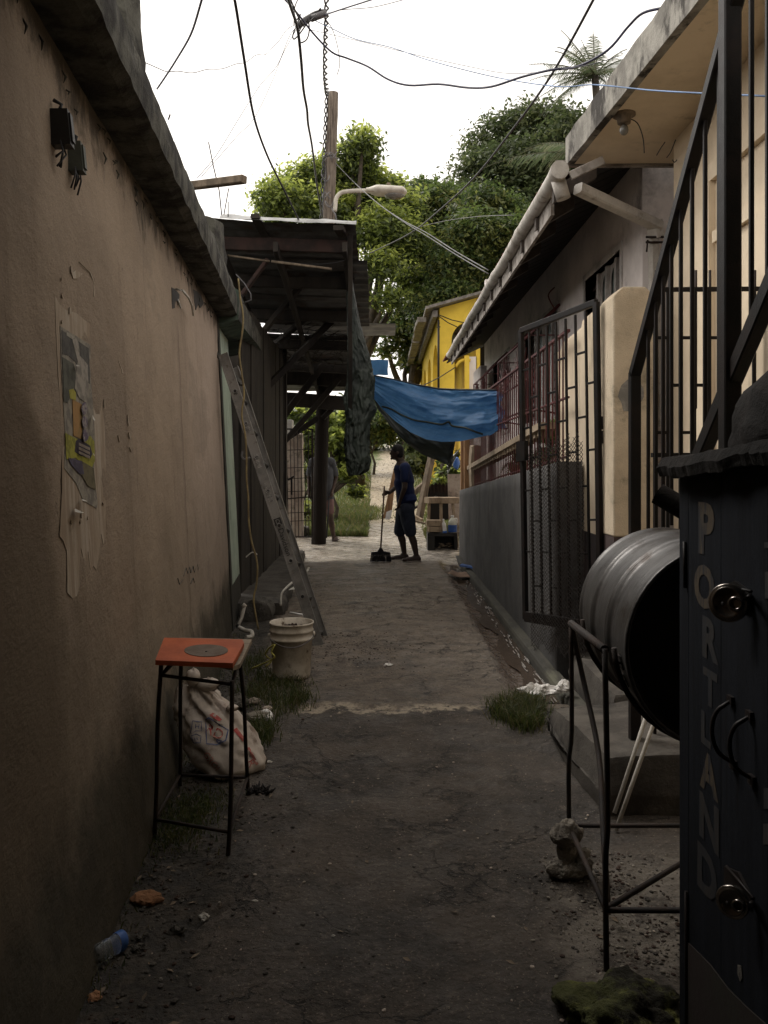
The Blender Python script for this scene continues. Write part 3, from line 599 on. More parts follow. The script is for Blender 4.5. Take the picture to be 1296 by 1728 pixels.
mb.poly(wp([(120, 462), (127, 455), (131, 458), (138, 462), (130, 470), (122, 470)], .001), .003, WN)
for (a, b, c, d) in ((132, 442, 149, 458), (150, 458, 158, 480), (158, 470, 157, 500), (199, 610, 203, 622), (204, 622, 205, 630), (214, 700, 216, 718), (198, 735, 200, 745), (216, 730, 218, 740), (218, 755, 220, 762)):
    mb.poly([onwall(a, b, .001), onwall(c, d, .001), onwall(c+1.4, d+1, .001), onwall(a+1.2, b+1, .001)], .003, WN)
mb.build('paste_patch', paste, po)
mb = MB(); mb.poly(wp([(101, 550), (152, 582), (153, 640), (158, 700), (160, 745), (158, 800), (165, 850), (163, 858), (140, 845), (128, 815), (108, 790), (110, 740), (107, 690), (103, 620)], .0022), .0008, WN); mb.build('paper_sheet', M('grey_print', (.26, .235, .19), (.15, .135, .115), 26, .42, .58, .9), po)
def blk(name, lst, col, off=.0065, label=None, col2=None):
    mb = MB(); mb.poly(wp(lst, off*.55), .0005, WN); return mb.build(name, M(name, col, col2, 20, .45, .6, .9), po, label)
blk('print_block', [(104, 557), (150, 588), (152, 648), (140, 640), (128, 612), (116, 600), (105, 598)], (.085, .08, .072))
blk('print_block', [(112, 560), (124, 568), (124, 574), (112, 566)], (.32, .30, .25), .0085)
blk('figure_outline', [(122, 574), (128, 570), (133, 580), (134, 600), (142, 608), (148, 616), (149, 655), (146, 680), (134, 672), (126, 655), (128, 628), (131, 610), (126, 590)], (.30, .27, .23), .0085)
blk('print_block', [(105, 602), (124, 614), (128, 630), (126, 650), (114, 680), (108, 678)], (.10, .10, .08), .008)
blk('yellow_block', [(116, 658), (123, 656), (128, 662), (128, 676), (118, 672)], (.34, .31, .05), .0085)
blk('orange_block', [(122, 674), (138, 682), (139, 742), (124, 735)], (.33, .185, .065), .0085, None, (.25, .16, .06))
blk('lime_field', [(110, 730), (124, 738), (140, 745), (152, 735), (159, 745), (160, 778), (150, 800), (140, 790), (128, 772), (112, 775)], (.30, .29, .04), .0082)
blk('dark_frame', [(128, 744), (133, 740), (152, 752), (156, 766), (152, 774), (134, 768), (126, 762)], (.045, .035, .05), .0095)
blk('purple_block', [(115, 772), (138, 778), (142, 800), (134, 800), (120, 784)], (.085, .07, .11), .0095)
blk('print_block', [(138, 778), (158, 790), (162, 826), (148, 820), (138, 802)], (.13, .11, .06), .0092)
mb = MB()
for i, (px, py, s) in enumerate(((142, 690, .075), (143, 712, .065), (144, 735, .075))):
    c = onwall(px, py, .0105); mb.add([], [])
    ps = blob(px, py, 4.5, 11, 12, .12, .0105, i); mb.poly(ps, .0012, WN)
mb.build('round_emblem', M('violet_print', (.10, .075, .12), (.26, .23, .22), 60, .45, .55, .9), po)
mb = MB()
for j in range(3):
    for i in range(9):
        x = 133+i*2.1; y = 747+i*1.0+j*7; mb.poly([onwall(x, y, .011), onwall(x+1.2, y+.5, .011), onwall(x+1.2, y+5, .011), onwall(x, y+4.5, .011)], .001, WN)
mb.build('print_lettering', M('pale_ink', (.36, .30, .24), None, 9), po)
mb = MB()
for (x, y, w, h) in ((126, 858, 16, 8), (138, 842, 10, 4), (156, 700, 5, 10), (157, 764, 3, 5), (128, 615, 8, 3)):
    a = onwall(x, y, .006); b = onwall(x+w, y+h*.9, .02); c = onwall(x+w*.7, y+h, .03); d = onwall(x+1, y+h*.7, .025)
    mb.add([a, b, c, d], [(0, 1, 2, 3)])
mb.build('peeling_flap', MAT['paper'], po)
# ------------------------------------------------------------------ left: green building and its door jamb
gb = thing('green_building', 'small green-painted building beyond the tan house, pale green door jamb and drooping green eave', 'building', (wallx(8)-.2, 8, 0))
def sub_box(mb, c8, m=0): return mb.hexa(c8, m)
def wallbox(mb, y0, y1, z0, z1, off0, off1, m=0, lean=.0504):   # box along the wall line, offsets measured outwards
    def q(y, z, o): return (-.65-.095*y-lean*z+o, y, z)
    return mb.hexa([q(y0, z0, off0), q(y0, z0, off1), q(y1, z0, off1), q(y1, z0, off0), q(y0, z1, off0), q(y0, z1, off1), q(y1, z1, off1), q(y1, z1, off0)], m)
mb = MB(); wallbox(mb, 7.36, 7.5, -.1, 2.8, -.5, .012); mb.build('edge_post', MAT['jambdark'], gb)
mb = MB(); wallbox(mb, 7.5, 8.45, .35, 2.8, -.5, .0); mb.build('door_jamb', MAT['jamb'], gb)
mb = MB(); wallbox(mb, 7.5, 8.45, -.1, .35, -.5, .004); mb.build('jamb_base', MAT['jambdark'], gb)
mb = MB()                                              # eave: sagging green soffit with an eroded fascia
for i, (y, dz) in enumerate(((7.45, 0), (8.0, .0), (8.6, .02), (9.3, .05), (9.9, .06))):
    xe = -.605-.095*y+.005+.02*i
    mb.v += [(-1.52-.095*(y-7.4)-.1, y, 2.68+dz), (xe, y, 2.76+dz), (xe+.004, y, 3.02+dz-.03*i), (xe-.05, y, 3.05+dz-.03*i), (-2.6, y, 3.1+dz)]
for i in range(4):
    for q in range(4): mb.face((i*5+q, (i+1)*5+q, (i+1)*5+q+1, i*5+q+1), 0 if q == 0 else 1)
mb.face((4*5+4, 4*5+3, 4*5+2, 4*5+1, 4*5), 0); mb.face((0, 1, 2, 3, 4), 0)
mb.build('eave', [MAT['green'], MAT['mould']], gb)
mb = MB(); mb.rbar(P(360, 590, 7.3), P(408, 650, 7.2), .06, .02, 0); mb.build('hanging_strip', MAT['jambdark'], gb)
mb = MB(); mb.box((-5, 8.5, -.1), (-1.62, 8.6, 3.0)); mb.box((-5, 7.55, 2.9), (-1.9, 9.9, 3.0)); mb.build('back_wall', MAT['green'], gb)

# hanging cable from the eave
mb = MB()
cp = [(398, 463, 6.5), (412, 478, 6.5), (423, 496, 6.5), (424, 506, 6.5), (410, 512, 6.5)]
mb.tube([P(*c) for c in cp], .006, 6); mb.build('looped_cable', MAT['cablegrey'], label='short grey cable looping off the end of the left eave', cat='cable')
mb = MB(); pts = [P(x, y, 6.4) for x, y in ((402, 470), (405, 500), (410, 530), (409, 560), (404, 595), (408, 630), (412, 665), (408, 700), (414, 735), (416, 770), (416, 805), (419, 840), (420, 880), (425, 915), (434, 950), (433, 985), (428, 1010), (431, 1035), (436, 1062))]
def sm_pts(pts, n=4):
    out = []
    for i in range(len(pts)-1):
        p0 = pts[max(0, i-1)]; p1 = pts[i]; p2 = pts[i+1]; p3 = pts[min(len(pts)-1, i+2)]
        for k in range(n):
            t = k/n; out.append(.5*((2*p1)+(p2-p0)*t+(2*p0-5*p1+4*p2-p3)*t*t+(3*p1-p0-3*p2+p3)*t**3))
    return out+[pts[-1]]
mb.tube(sm_pts(pts), .0075, 6); mb.build('hanging_cable', MAT['cableyel'], label='long dirty yellow cable hanging from the eave down past the ladder', cat='cable')

# dark lean-to wall past the jamb
lw = thing('lean_to_wall', 'dark boarded side wall under the zinc shelter, behind the ladder', 'wall', (-1.6, 10.6, 0))
mb = MB(); y = 8.62
while y < 12.7:
    w = rnd.uniform(.22, .34); o = rnd.uniform(-.012, .012); x0 = -1.47-.016*(y-8.6)
    mb.hexa([(x0-.03+o, y, -.1), (x0+o, y, -.1), (x0+o, y+w-.008, -.1), (x0-.03+o, y+w-.008, -.1), (x0-.03+o, y, 3.15), (x0+o, y, 3.15), (x0+o, y+w-.008, 3.15), (x0-.03+o, y+w-.008, 3.15)]); y += w
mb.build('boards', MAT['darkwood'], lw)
mb = MB(); mb.box((-4.5, 12.72, 0), (-1.5, 12.86, 3.3)); mb.build('return_wall', MAT['darkwood'], lw)
# raised kerb platform
mb = MB()
def kerb(u, v):
    pr = [(-1.7, .115), (-1.02, .12), (-.985, .105), (-.965, .06), (-.955, -.08)]
    i = min(3, int(v*4)); t = v*4-i; x = pr[i][0]+(pr[i+1][0]-pr[i][0])*t; z = pr[i][1]+(pr[i+1][1]-pr[i][1])*t
    y = 8.0+u*4.9; n = fbm(x, y, z, 3, 4); return (x-.055*(y-8)+.02*n, y, z+.012*n)
mb.sheet(kerb, 90, 16); mb.add([(-1.75, 8.0, -.1), (-.955, 8.0, -.1), (-.985, 8.0, .105), (-1.02, 8, .12), (-1.75, 8.0, .115)], [(0, 1, 2, 3, 4)])
mb.build('kerb_platform', MAT['concstep'], label='low raised concrete kerb along the dark wall behind the ladder', cat='kerb', kind='structure')
mb = MB(); lumpy_box(mb, on(-1.36, 7.75, -.05), on(-1.05, 8.02, .20), 8, .03, seed=3); mb.build('concrete_block', MAT['stone'], label='broken concrete block at the near end of the raised kerb', cat='block')
mb = MB(); mb.tube(sm_pts([P(496, 1023, 7.9), P(474, 1022, 7.9), P(475, 1003, 7.95), P(483, 992, 8.0), P(497, 980, 8.2), P(515, 968, 8.6), P(521, 958, 8.9)][1:]), .011, 8)
mb.build('bent_hose', MAT['pvc'], label='short bent white pipe standing up from the kerb edge behind the ladder', cat='pipe')
mb = MB(); mb.tube(sm_pts([P(405, 948, 8.9), P(415, 940, 8.9), P(426, 932, 8.9), P(434, 936, 8.9)]), .008, 6); mb.build('wall_pipe', MAT['pvc'], label='thin pale pipe curving off the foot of the dark wall', cat='pipe')
t = thing('water_pipe', 'white PVC pipe with an elbow rising by the foot of the green jamb', 'pipe', on(-1.1, 6.9))
mb = MB(); mb.tube([P(413, 1022, 6.9), P(408, 1042, 6.9), P(401, 1058, 6.85)], .014, 8); mb.build('riser', MAT['pvc'], t)
mb = MB(); mb.tube(sm_pts([P(404, 1059, 6.8), P(414, 1064, 6.7), P(424, 1066, 6.65), P(425, 1074, 6.6), P(415, 1076, 6.55)]), .018, 8); mb.tube([P(410, 1024, 6.9), P(414, 1020, 6.9)], .018, 8); build_each(mb, 'elbow', MAT['pvc'], t)
mb = MB(); mb.tube([P(401, 1056, 6.86), P(408, 1062, 6.76)], .018, 8); mb.build('coupling', MAT['cable'], t)
mb = MB(); mb.poly([on(-1.0, 8.7, .14), on(-.93, 8.74, .14), on(-.90, 8.9, .15), on(-.96, 8.9, .15)], .004, (0, 0, 1)); mb.build('paper_scrap', MAT['paper'], label='small pale scrap on the raised kerb left of the ladder', cat='litter')

# ------------------------------------------------------------------ zinc shelter over the left half of the alley
sh = thing('zinc_shelter', 'open timber shelter with rusty zinc sheets on the left, spanning half the alley', 'shelter', (-1.0, 11.5, 0))
def rz(y): return 4.06-.185*(y-8.8)
def zsheet(name, y0, y1, x0, x1, dz, mat, tilt=.0, wav=.018, sag=.02):
    mb = MB(); nx_ = max(12, int((x1-x0)/.035))
    def fn(u, v, o=0):
        x = x0+(x1-x0)*u; y = y0+(y1-y0)*v; ed = .015*fbm(x*2, y0, 3, 3, 4) if v in (0.0, 1.0) else 0
        return Vector((x+.01*fbm(y, u, 0, 2, 3), y+ed, rz(y)+dz+wav*(abs(math.sin((y)*math.pi/.19))-.5)+tilt*(x-x0)-sag*math.sin(u*math.pi)+.012*fbm(x, y, 0, 3, 2.5)+o))
    ny_ = max(6, int((y1-y0)/.024))
    mb.sheet(lambda u, v: fn(u, v), nx_//2, ny_); b = len(mb.v); mb.sheet(lambda u, v: fn(u, v, .004), nx_//2, ny_)
    return mb.build(name, mat, sh)
zsheet('roof_sheet', 8.75, 9.68, -1.95, -.30, 0, MAT['zinc'], -.045)
zsheet('roof_sheet', 9.62, 10.8, -1.95, -.195, -.02, MAT['zinc'], -.04)
zsheet('roof_sheet', 10.7, 11.75, -1.95, -.205, -.03, MAT['zinc'], -.04)
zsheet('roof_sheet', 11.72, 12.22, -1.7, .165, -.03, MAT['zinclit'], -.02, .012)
zsheet('roof_sheet', 12.15, 13.25, -2.1, -.28, -.03, MAT['zinc'], -.03)
zsheet('roof_sheet', 13.3, 14.33, -2.1, -.28, .03, MAT['zinc'], -.02)
zsheet('wall_sheet', 13.38, 13.42, -2.1, -.34, -.06, MAT['zinc'])
zsheet('roof_sheet', 14.43, 15.3, -2.1, -.30, -.02, MAT['zinc'], -.01)
# folded flashing on the near edge
mb = MB()
def flash(u, v):
    x = -1.72+1.43*u; y = 8.72+.16*v; z = rz(8.75)-.045*(x+1.95)+.022+(.035*math.sin(v*math.pi)+.015*fbm(x, v, 0, 3, 3)); return (x, y-.05+.02*fbm(x, 5, 0, 2, 2), z-.05*(1-v))
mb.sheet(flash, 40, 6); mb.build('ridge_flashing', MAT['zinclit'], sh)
mb = MB(); mb.rbar(P(430, 364, 8.66), P(452, 405, 9.2), .09, .05, 0, jit=.003); mb.rbar(P(571, 384, 8.66), P(580, 398, 9.1), .11, .05, 0); build_each(mb, 'rafter_tip', MAT['darkwood'], sh)
def beam(name, p0, p1, w, h, mat='darkwood'):
    mb = MB(); mb.rbar(p0, p1, w, h, 0, .1, jit=.004); return mb.build(name, MAT[mat], sh)
for yy, mt, zz in ((9.0, 'redwood', -.16), (10.1, 'darkwood', -.12), (11.2, 'darkwood', -.12), (12.35, 'darkwood', -.14), (13.55, 'darkwood', -.12)):
    beam('purlin', (-1.95, yy, rz(yy)+zz-.0), (-.36 if yy > 9.5 else -.40, yy, rz(yy)+zz-.045), .06, .14, mt)
for xx in (-1.75, -1.15, -.42):
    mb = MB(); mb.rbar((xx, 8.8, rz(8.8)-.29), (xx, 14.6, rz(14.6)-.26), .05, .11, 0, .1, jit=.004); mb.build('rafter', MAT['darkwood'], sh)
mb = MB(); mb.tube([P(384, 431, 8.95), P(455, 441, 8.95)], .012, 6); mb.tube([P(458, 441, 8.93), P(560, 454, 8.93)], .014, 6); build_each(mb, 'pale_batten', MAT['timber'], sh)
beam('brace', P(408, 498, 9.0), P(452, 438, 9.0), .10, .035, 'redwood')
beam('brace', P(430, 610, 12.5), P(535, 520, 11.3), .08, .06)
beam('brace', P(415, 690, 11.0), P(600, 500, 11.9), .10, .08)
beam('brace', P(420, 590, 10.6), P(530, 455, 10.4), .09, .06)
beam('lintel', P(395, 668, 14.05), P(604, 682, 14.05), .10, .24)
beam('lintel', P(400, 612, 13.4), P(600, 625, 13.4), .07, .13)
beam('lintel', P(390, 634, 14.0), P(602, 640, 14.0), .06, .26)
beam('brace', P(435, 760, 13.2), P(548, 612, 13.4), .09, .11)
beam('brace', P(455, 775, 13.6), P(572, 640, 13.7), .09, .09)
beam('brace', P(476, 745, 14.0), P(536, 706, 14.1), .07, .10)
beam('brace', P(545, 706, 14.15), P(590, 662, 14.1), .07, .08)
beam('post', (-1.62, 12.65, 0), (-1.62, 12.65, rz(12.65)-.1), .14, .14)
beam('post', P(591, 395, 8.9), P(591, 700, 9.9), .05, .05)
beam('post', (-1.78, 9.0, 0), (-1.78, 9.0, rz(9.0)-.1), .10, .10)
mb = MB(); a = P(425, 640, 11); 
def bag(u, v):
    x = -1.62+.35*u; z = 2.1+.9*v; return (x, 12.3+.08*fbm(x, 0, z, 3, 4), z)
# loose brush tucked under the roof
mb = MB()
for i in range(160):
    c = Vector((rnd.uniform(-1.7, -.6), rnd.uniform(11.5, 13.3), 0)); c.z = rz(c.y)-rnd.uniform(.12, .35); d = Vector((rnd.uniform(-.3, .3), rnd.uniform(-.2, .2), rnd.uniform(-.12, .1)))
    mb.tube([c, c+d*.6+Vector((0, 0, .03)), c+d], [.005, .004, .002], 4)
mb.build('brushwood', MAT['darkwood'], sh, kind='stuff')

# ------------------------------------------------------------------ utility pole with twisted service cable, street lamp
up = thing('utility_pole', 'weathered leaning wooden utility pole rising through the zinc shelter', 'utility pole', on(-1.13, 14.3))
pb = P(537, 914, 14.3); pt = P(562, 157, 14.3)
mb = MB(); n = 40; pts = [pb.lerp(pt, i/n)+Vector((.012*fbm(i*.3, 0), .01*fbm(0, i*.3), 0)) for i in range(n+1)]
pts[0].z -= .2; mb.tube(pts, [(.127-.037*(i/n))*(1+.03*fbm(i, 2, 0, 2, .7)) for i in range(n+1)], 16)
mb.build('shaft', MAT['polemix'], up)
mb = MB()
for ph in (0, math.pi):
    mb.tube([pt.lerp(P(553, 372, 14.25), i/60)+Vector((-.11+.022*math.cos(ph+i*.75), -.03+.022*math.sin(ph+i*.75), 0)) for i in range(61)], .012, 6)
mb.build('cable_run', MAT['cable'], up)
mb = MB()
for (x, y) in ((553, 265), (563, 262), (549, 300), (551, 330), (556, 345)):
    c = P(x, y, 14.1); mb.tube([c+Vector((.07*math.cos(a), .03*math.sin(a), .06*math.sin(a*1.7+x))) for a in np.linspace(0, 6.3, 14)], .008, 5)
mb.tube([P(560, 352, 14.1), P(566, 362, 14.05), P(569, 378, 14.0)], .012, 6)
mb.build('wire_clip', MAT['cablegrey'], up)
sl = thing('street_lamp', 'grey cobra-head street lamp on a curved arm fixed to the leaning pole', 'street lamp', P(566, 345, 14.1))
mb = MB(); mb.tube(sm_pts([P(565, 357, 14.1), P(566, 345, 14.1), P(567, 336, 14.1), P(572, 328, 14.1), P(580, 324, 14.1), P(600, 322, 14.1), P(622, 322, 14.1)]), .036, 12); mb.build('arm', MAT['lamp'], sl)
mb = MB(); o = P(618, 322, 14.1); L = .69
def head(u, v):
    a = u*2*math.pi; x = v*L; w = .06+.09*smooth(0, .35, v); h = .045+.055*smooth(0, .3, v)-.02*v
    if v > .9: w *= max(.05, (1-v)/.1)**.5; h *= max(.05, (1-v)/.1)**.5
    cz = math.sin(a); hh = h*(1.0 if cz > 0 else .8); return o+Vector((x, w*math.cos(a)*1.2, hh*cz+.005-.03*v))
mb.sheet(head, 20, 24); mb.build('housing', MAT['lamp'], sl)
mb = MB(); mb.box(o+Vector((.02, -.10, -.045)), o+Vector((L*.93, -.095, -.035))); mb.build('seam', MAT['timber'], sl)
mb = MB(); mb.ell(o+Vector((L*.70, 0, -.075)), (.17, .12, .07), 12); mb.build('lens', MAT['lampglass'], sl)
mb = MB(); mb.tube([o+Vector((L*.55, 0, .07)), o+Vector((L*.55, 0, .13))], .035, 10); mb.build('photocell', MAT['timber'], sl)

# ------------------------------------------------------------------ aluminium ladder
ld = thing('ladder', 'long aluminium ladder leaning from the ground by the bucket to the left eave', 'ladder', on(-.5, 6.55))
b0 = Vector((-.50, 6.50, .0)); t0 = P(376, 597, 7.0)
dl = (t0-b0).normalized(); wv = Vector((0, 1, 0)); wv = (wv-dl*wv.dot(dl)).normalized(); nv = dl.cross(wv).normalized()
if nv.x < 0: nv = -nv
for off, sg in ((0, 1), (.40, -1)):
    mb = MB(); base = b0+wv*off; top = t0+wv*off
    L = (top-base).length; hw = .040
    def q(s, a, b): return base+dl*s+nv*a+wv*(b*sg)
    for (a0, a1, c0, c1) in ((-hw, hw, 0, .004), (-hw, -hw+.005, .004, .028), (hw-.005, hw, .004, .028), (-hw-.001, -hw+.009, -.006, -.0005), (hw-.009, hw+.001, -.006, -.0005)):
        mb.hexa([q(0, a0, c0), q(0, a1, c0), q(0, a1, c1), q(0, a0, c1), q(L, a0, c0), q(L, a1, c0), q(L, a1, c1), q(L, a0, c1)])
    mb.build('side_rail', MAT['alu'], ld)
s = .14
while s < L-.1:
    mb = MB(); mb.tube([b0+dl*s+wv*-.004, b0+dl*s+wv*.404], .0155, 12); mb.build('rung', MAT['alu'], ld)
    mb = MB(); c = b0+dl*s-wv*.0055
    mb.lathe([(.019, 0), (.021, .003), (.015, .003), (.0145, 0)], c, -wv, 16); mb.build('rung_collar', MAT['alu'], ld)
    mb = MB(); mb.poly([c+dl*(.013*math.cos(a))+nv*(.013*math.sin(a))-wv*.0005 for a in np.linspace(0, 2*math.pi, 9)[:-1]], .001, -wv); mb.build('rung_opening', MAT['dark'], ld)
    s += .30
mb = MB(); o = b0+dl*1.02-wv*.0072; put_text(mb, 'Davidson', .062, b0+dl*.90-wv*.0062, -dl, nv if nv.z > 0 else nv, 1.0)
put_text(mb, "16'", .04, b0+dl*2.22-wv*.0062, nv, dl)
mb.build('lettering', MAT['boxblk'], ld)
mb = MB()
for sc0, sc1 in ((1.045, 1.105),):
    c = b0+dl*1.075-wv*.0062; mb.poly([c+dl*a+nv*b for a, b in ((-.03, -.03), (.03, -.03), (.03, .03), (-.03, .03))], .0008, -wv)
mb.build('maker_badge', MAT['boxblk'], ld)
mb = MB(); put_text(mb, 'D', .05, b0+dl*1.075-wv*.0074, nv, dl); mb.build('badge_letter', MAT['alu'], ld)
mb = MB()
STK = M('worn_sticker', (.40, .38, .35), (.10, .10, .10), 30, rough=.7)
for s0, s1 in ((1.25, 1.42), (1.55, 1.68), (1.86, 1.98)):
    mb = MB()
    for j in range(int((s1-s0)/.012)):
        c = b0+dl*(s0+j*.012)-wv*.0062; a = rnd.uniform(.010, .026); mb.poly([c+dl*x+nv*y for x, y in ((0, -a), (.006, -a), (.006, a), (0, a))], .0008, -wv)
    mb.build('warning_label', STK, ld)
pass
mb = MB(); mb.lathe([(.0, 0), (.05, 0), (.05, .02), (0, .02)], b0+dl*.02+wv*.01, dl, 8)
mb.build('foot', MAT['cable'], ld)
mb = MB(); mb.tube(sm_pts([P(409, 762, 6.45), P(408, 770, 6.45), P(413, 775, 6.45), P(422, 772, 6.45)]), .008, 6); mb.build('wall_hook', MAT['cablegrey'], label='small bent hook on the dark wall beside the middle of the ladder', cat='hook')

# ------------------------------------------------------------------ bucket
bk = thing('bucket', 'dirty white plastic bucket with brown mud inside, beside the ladder foot', 'bucket', on(-.63, 5.66))
bo = on(-.63, 5.66, -.004)
mb = MB(); mb.lathe([(0, .004), (.118, .004), (.126, .010), (.129, .03), (.139, .262), (.152, .266), (.153, .278), (.141, .282), (.143, .315), (.149, .318), (.149, .328), (.144, .332), (.146, .366), (.152, .370), (.150, .380), (.143, .378), (.139, .30), (.124, .02), (0, .016)], bo, n=48); mb.build('shell', MAT['bucket'], bk)
mb = MB(); mb.sheet(lambda u, v: bo+Vector((.128*v*math.cos(u*6.2832), .128*v*math.sin(u*6.2832), .325+.03*fbm(u*3, v*3, 0, 3, 2)+.03*(1-v))), 24, 8); mb.build('mud_fill', MAT['mud'], bk)
for a in (0.25, math.pi+.1):
    mb = MB(); mb.lathe([(0, .016), (.014, .016), (.018, 0)], bo+Vector((.145*math.cos(a), .145*math.sin(a), .29)), (math.cos(a), math.sin(a), 0), 12); mb.build('handle_ear', MAT['bucket'], bk)
mb = MB(); mb.tube([bo+Vector((.152*math.cos(a), .152*math.sin(a)-.012, .286-.05*math.sin(a-.1)**2)) for a in np.linspace(.25, -math.pi+.1, 24)], .003, 6); mb.build('wire_handle', MAT['cablegrey'], bk)
mb = MB(); mb.tube(sm_pts([P(448, 1125, 5.6), P(458, 1115, 5.6), P(448, 1105, 5.6), P(454, 1094, 5.55), P(464, 1088, 5.5), P(458, 1100, 5.5), P(463, 1110, 5.5), P(440, 1122, 5.6), P(425, 1128, 5.7)]), .0055, 6)
mb.build('rope_piece', MAT['ropeyel'], label='tangled yellow rope on the weeds left of the bucket', cat='rope')

# ------------------------------------------------------------------ stool frame with orange board
st = thing('iron_stand', 'rusty rebar stand with an orange painted board on top, beside the left wall', 'stand', on(-.74, 3.45))
FL = [Vector((-.905, 3.27, 0)), Vector((-.583, 3.10, 0)), Vector((-.605, 3.70, 0)), Vector((-.935, 3.80, 0))]       # feet
FT = [Vector((-.838, 3.13, .73)), Vector((-.560, 3.06, .655)), Vector((-.60, 3.43, .685)), Vector((-.835, 3.42, .685))]
for f_, t_ in zip(FL, FT):
    f_.z = gh(f_.x, f_.y)-.01; mb = MB(); mb.tube(sm_pts([f_, f_.lerp(t_, .3)+Vector((rnd.uniform(-.006, .006), 0, 0)), f_.lerp(t_, .65)+Vector((rnd.uniform(-.007, .007), .004, 0)), t_]), .0085, 8); mb.build('leg', MAT['rebar'], st)
def at(i, s): return FL[i].lerp(FT[i], s)
for (i, j, s1, s2) in ((0, 1, .12, .15), (1, 2, .14, .12), (2, 3, .12, .10), (3, 0, .10, .12), (0, 1, .90, .98), (1, 2, .97, .97), (2, 3, .97, .97), (3, 0, .97, .90)):
    mb = MB(); mb.tube([at(i, s1), at(j, s2)], .007, 8); mb.build('cross_rail', MAT['rebar'], st)
mb = MB(); mb.tube([at(0, .90), at(0, .97)+Vector((.05, .04, .02))], .005, 6); mb.build('strut', MAT['rebar'], st)
bc = [P(262, 1114, 3.06), P(393, 1119, 3.03), P(409, 1079, 3.36), P(277, 1076, 3.40)]
mb = MB(); pts = [bc[0], bc[1], bc[1].lerp(bc[2], .85)+Vector((.012, 0, 0)), bc[2], bc[3]]
mb.poly([p-Vector((0, 0, .018)) for p in pts], .018, (0, 0, 1)); mb.build('board', MAT['orangeb'], st)
def pl(u, v): return bc[0].lerp(bc[1], u).lerp(bc[3].lerp(bc[2], u), v)
mb = MB(); mb.poly([pl(.60+.28*math.cos(a), .46+.26*math.sin(a))+Vector((0, 0, .0005)) for a in np.linspace(0, 2*math.pi, 25)[:-1]], .0012, (0, 0, 1)); mb.build('worn_patch', MAT['worn'], st)
mb = MB(); mb.tube([pl(.61, .40)+Vector((0, 0, .001)), pl(.61, .40)+Vector((0, 0, .004))], .004, 8); mb.build('nail', MAT['dark'], st)
ub = [P(300, 1072, 3.44), P(415, 1074, 3.46), P(404, 1112, 3.14), P(310, 1112, 3.14)]
mb = MB(); mb.poly([p-Vector((0, 0, .028)) for p in (P(393, 1119, 3.08), P(405, 1115, 3.12), P(425, 1074, 3.48), P(305, 1071, 3.52), P(300, 1100, 3.2))], .016, (0, 0, 1)); mb.build('under_board', MAT['ply'], st)

# ------------------------------------------------------------------ sack of rubbish
sk = thing('woven_sack', 'slumped white woven sack with red and blue print, between the stand and the wall', 'sack', on(-.78, 3.95))
mb = MB()
outl = [(0, .60, .0), (.05, .64, .0)]
def sackf(u, v):
    a = u*2*math.pi; 
    cx_ = -.70-.22*v**.85; cy = 3.96+.03*v; rx = .175*(1-.72*v**2.6)*(.9+.12*math.sin(min(1, v*5)*1.57)); ry = .15*(1-.8*v**1.6)
    z = .42*v
    if v < .10: rx *= .72+.28*(v/.10)**.5; ry *= .7+.3*(v/.10)**.5
    nn = fbm(math.cos(a)*1.2+v, math.sin(a)*1.2, v*1.5, 4, 2.2); fold = .020*abs(math.sin(a*4+v*5+2.5*nn))*(.25+v)+.016*nn-.014*abs(fbm(a*.8, v*2, 4, 3, 2.2))
    x = cx_+(rx+fold)*math.cos(a); y = cy+(ry+fold)*math.sin(a)
    x = max(x, wallx(y)+.02); 
    return Vector((x, y, gh(x, y)+z-.005))
mb.sheet(sackf, 64, 44); mb.add([sackf(i/64, 0) for i in range(64)], [tuple(range(64))])
for (x, y, rx, ry, rz_) in ((-.905, 3.93, .035, .03, .04), (-.72, 3.93, .03, .02, .015), (-.84, 3.95, .06, .035, .03)):
    z0 = .445 if x < -.9 else (.30 if x > -.8 else .405)
    mb.sheet(lambda u, v: Vector((x+rx*math.sin(v*3.14)*math.cos(u*6.283)*(1+.3*fbm(u*4, v*4, x, 2, 1)), y+ry*math.sin(v*3.14)*math.sin(u*6.283), z0+rz_*math.cos(v*3.14)*(1+.4*fbm(u*3, v*3, x, 2, 1.5)))), 14, 8)
bag_o = mb.build('bag', MAT['sack'], sk)
bv = BVHTree.FromPolygons([Vector(v) for v in mb.v], mb.f)
def on_sack(pts2d_faces, mat, name):                   # print draped on the cloth, seen from the alley side
    m2 = MB()
    for vs, fs in pts2d_faces:
        out = []
        for (px, py) in vs:
            d = (P(px, py, 4)-Vector((0, 0, EYE))).normalized(); h = bv.ray_cast(Vector((0, 0, EYE)), d)
            out.append((h[0]+h[1]*(.003 if h[1].dot(d) < 0 else -.003)) if h[0] else None)
        for f in fs:
            if all(out[i] is not None for i in f) and max((out[f[0]]-out[i]).length for i in f) < .08: m2.add([out[i] for i in f], [tuple(range(len(f)))])
    if m2.f: build_each(m2, name, MAT[mat], sk) if 'stripe' in name else m2.build(name, MAT[mat], sk)
def txt2(txt, size, cx_, cy, ang, sx=1):
    vs, fs = text_mesh(txt, size); c, s_ = math.cos(R(ang)), math.sin(R(ang))
    tri = []
    for f in fs: tri += [(f[0], f[i], f[i+1]) for i in range(1, len(f)-1)]
    return [(cx_+p.x*sx*c+p.y*s_, cy+p.x*sx*s_-p.y*c) for p in vs], tri
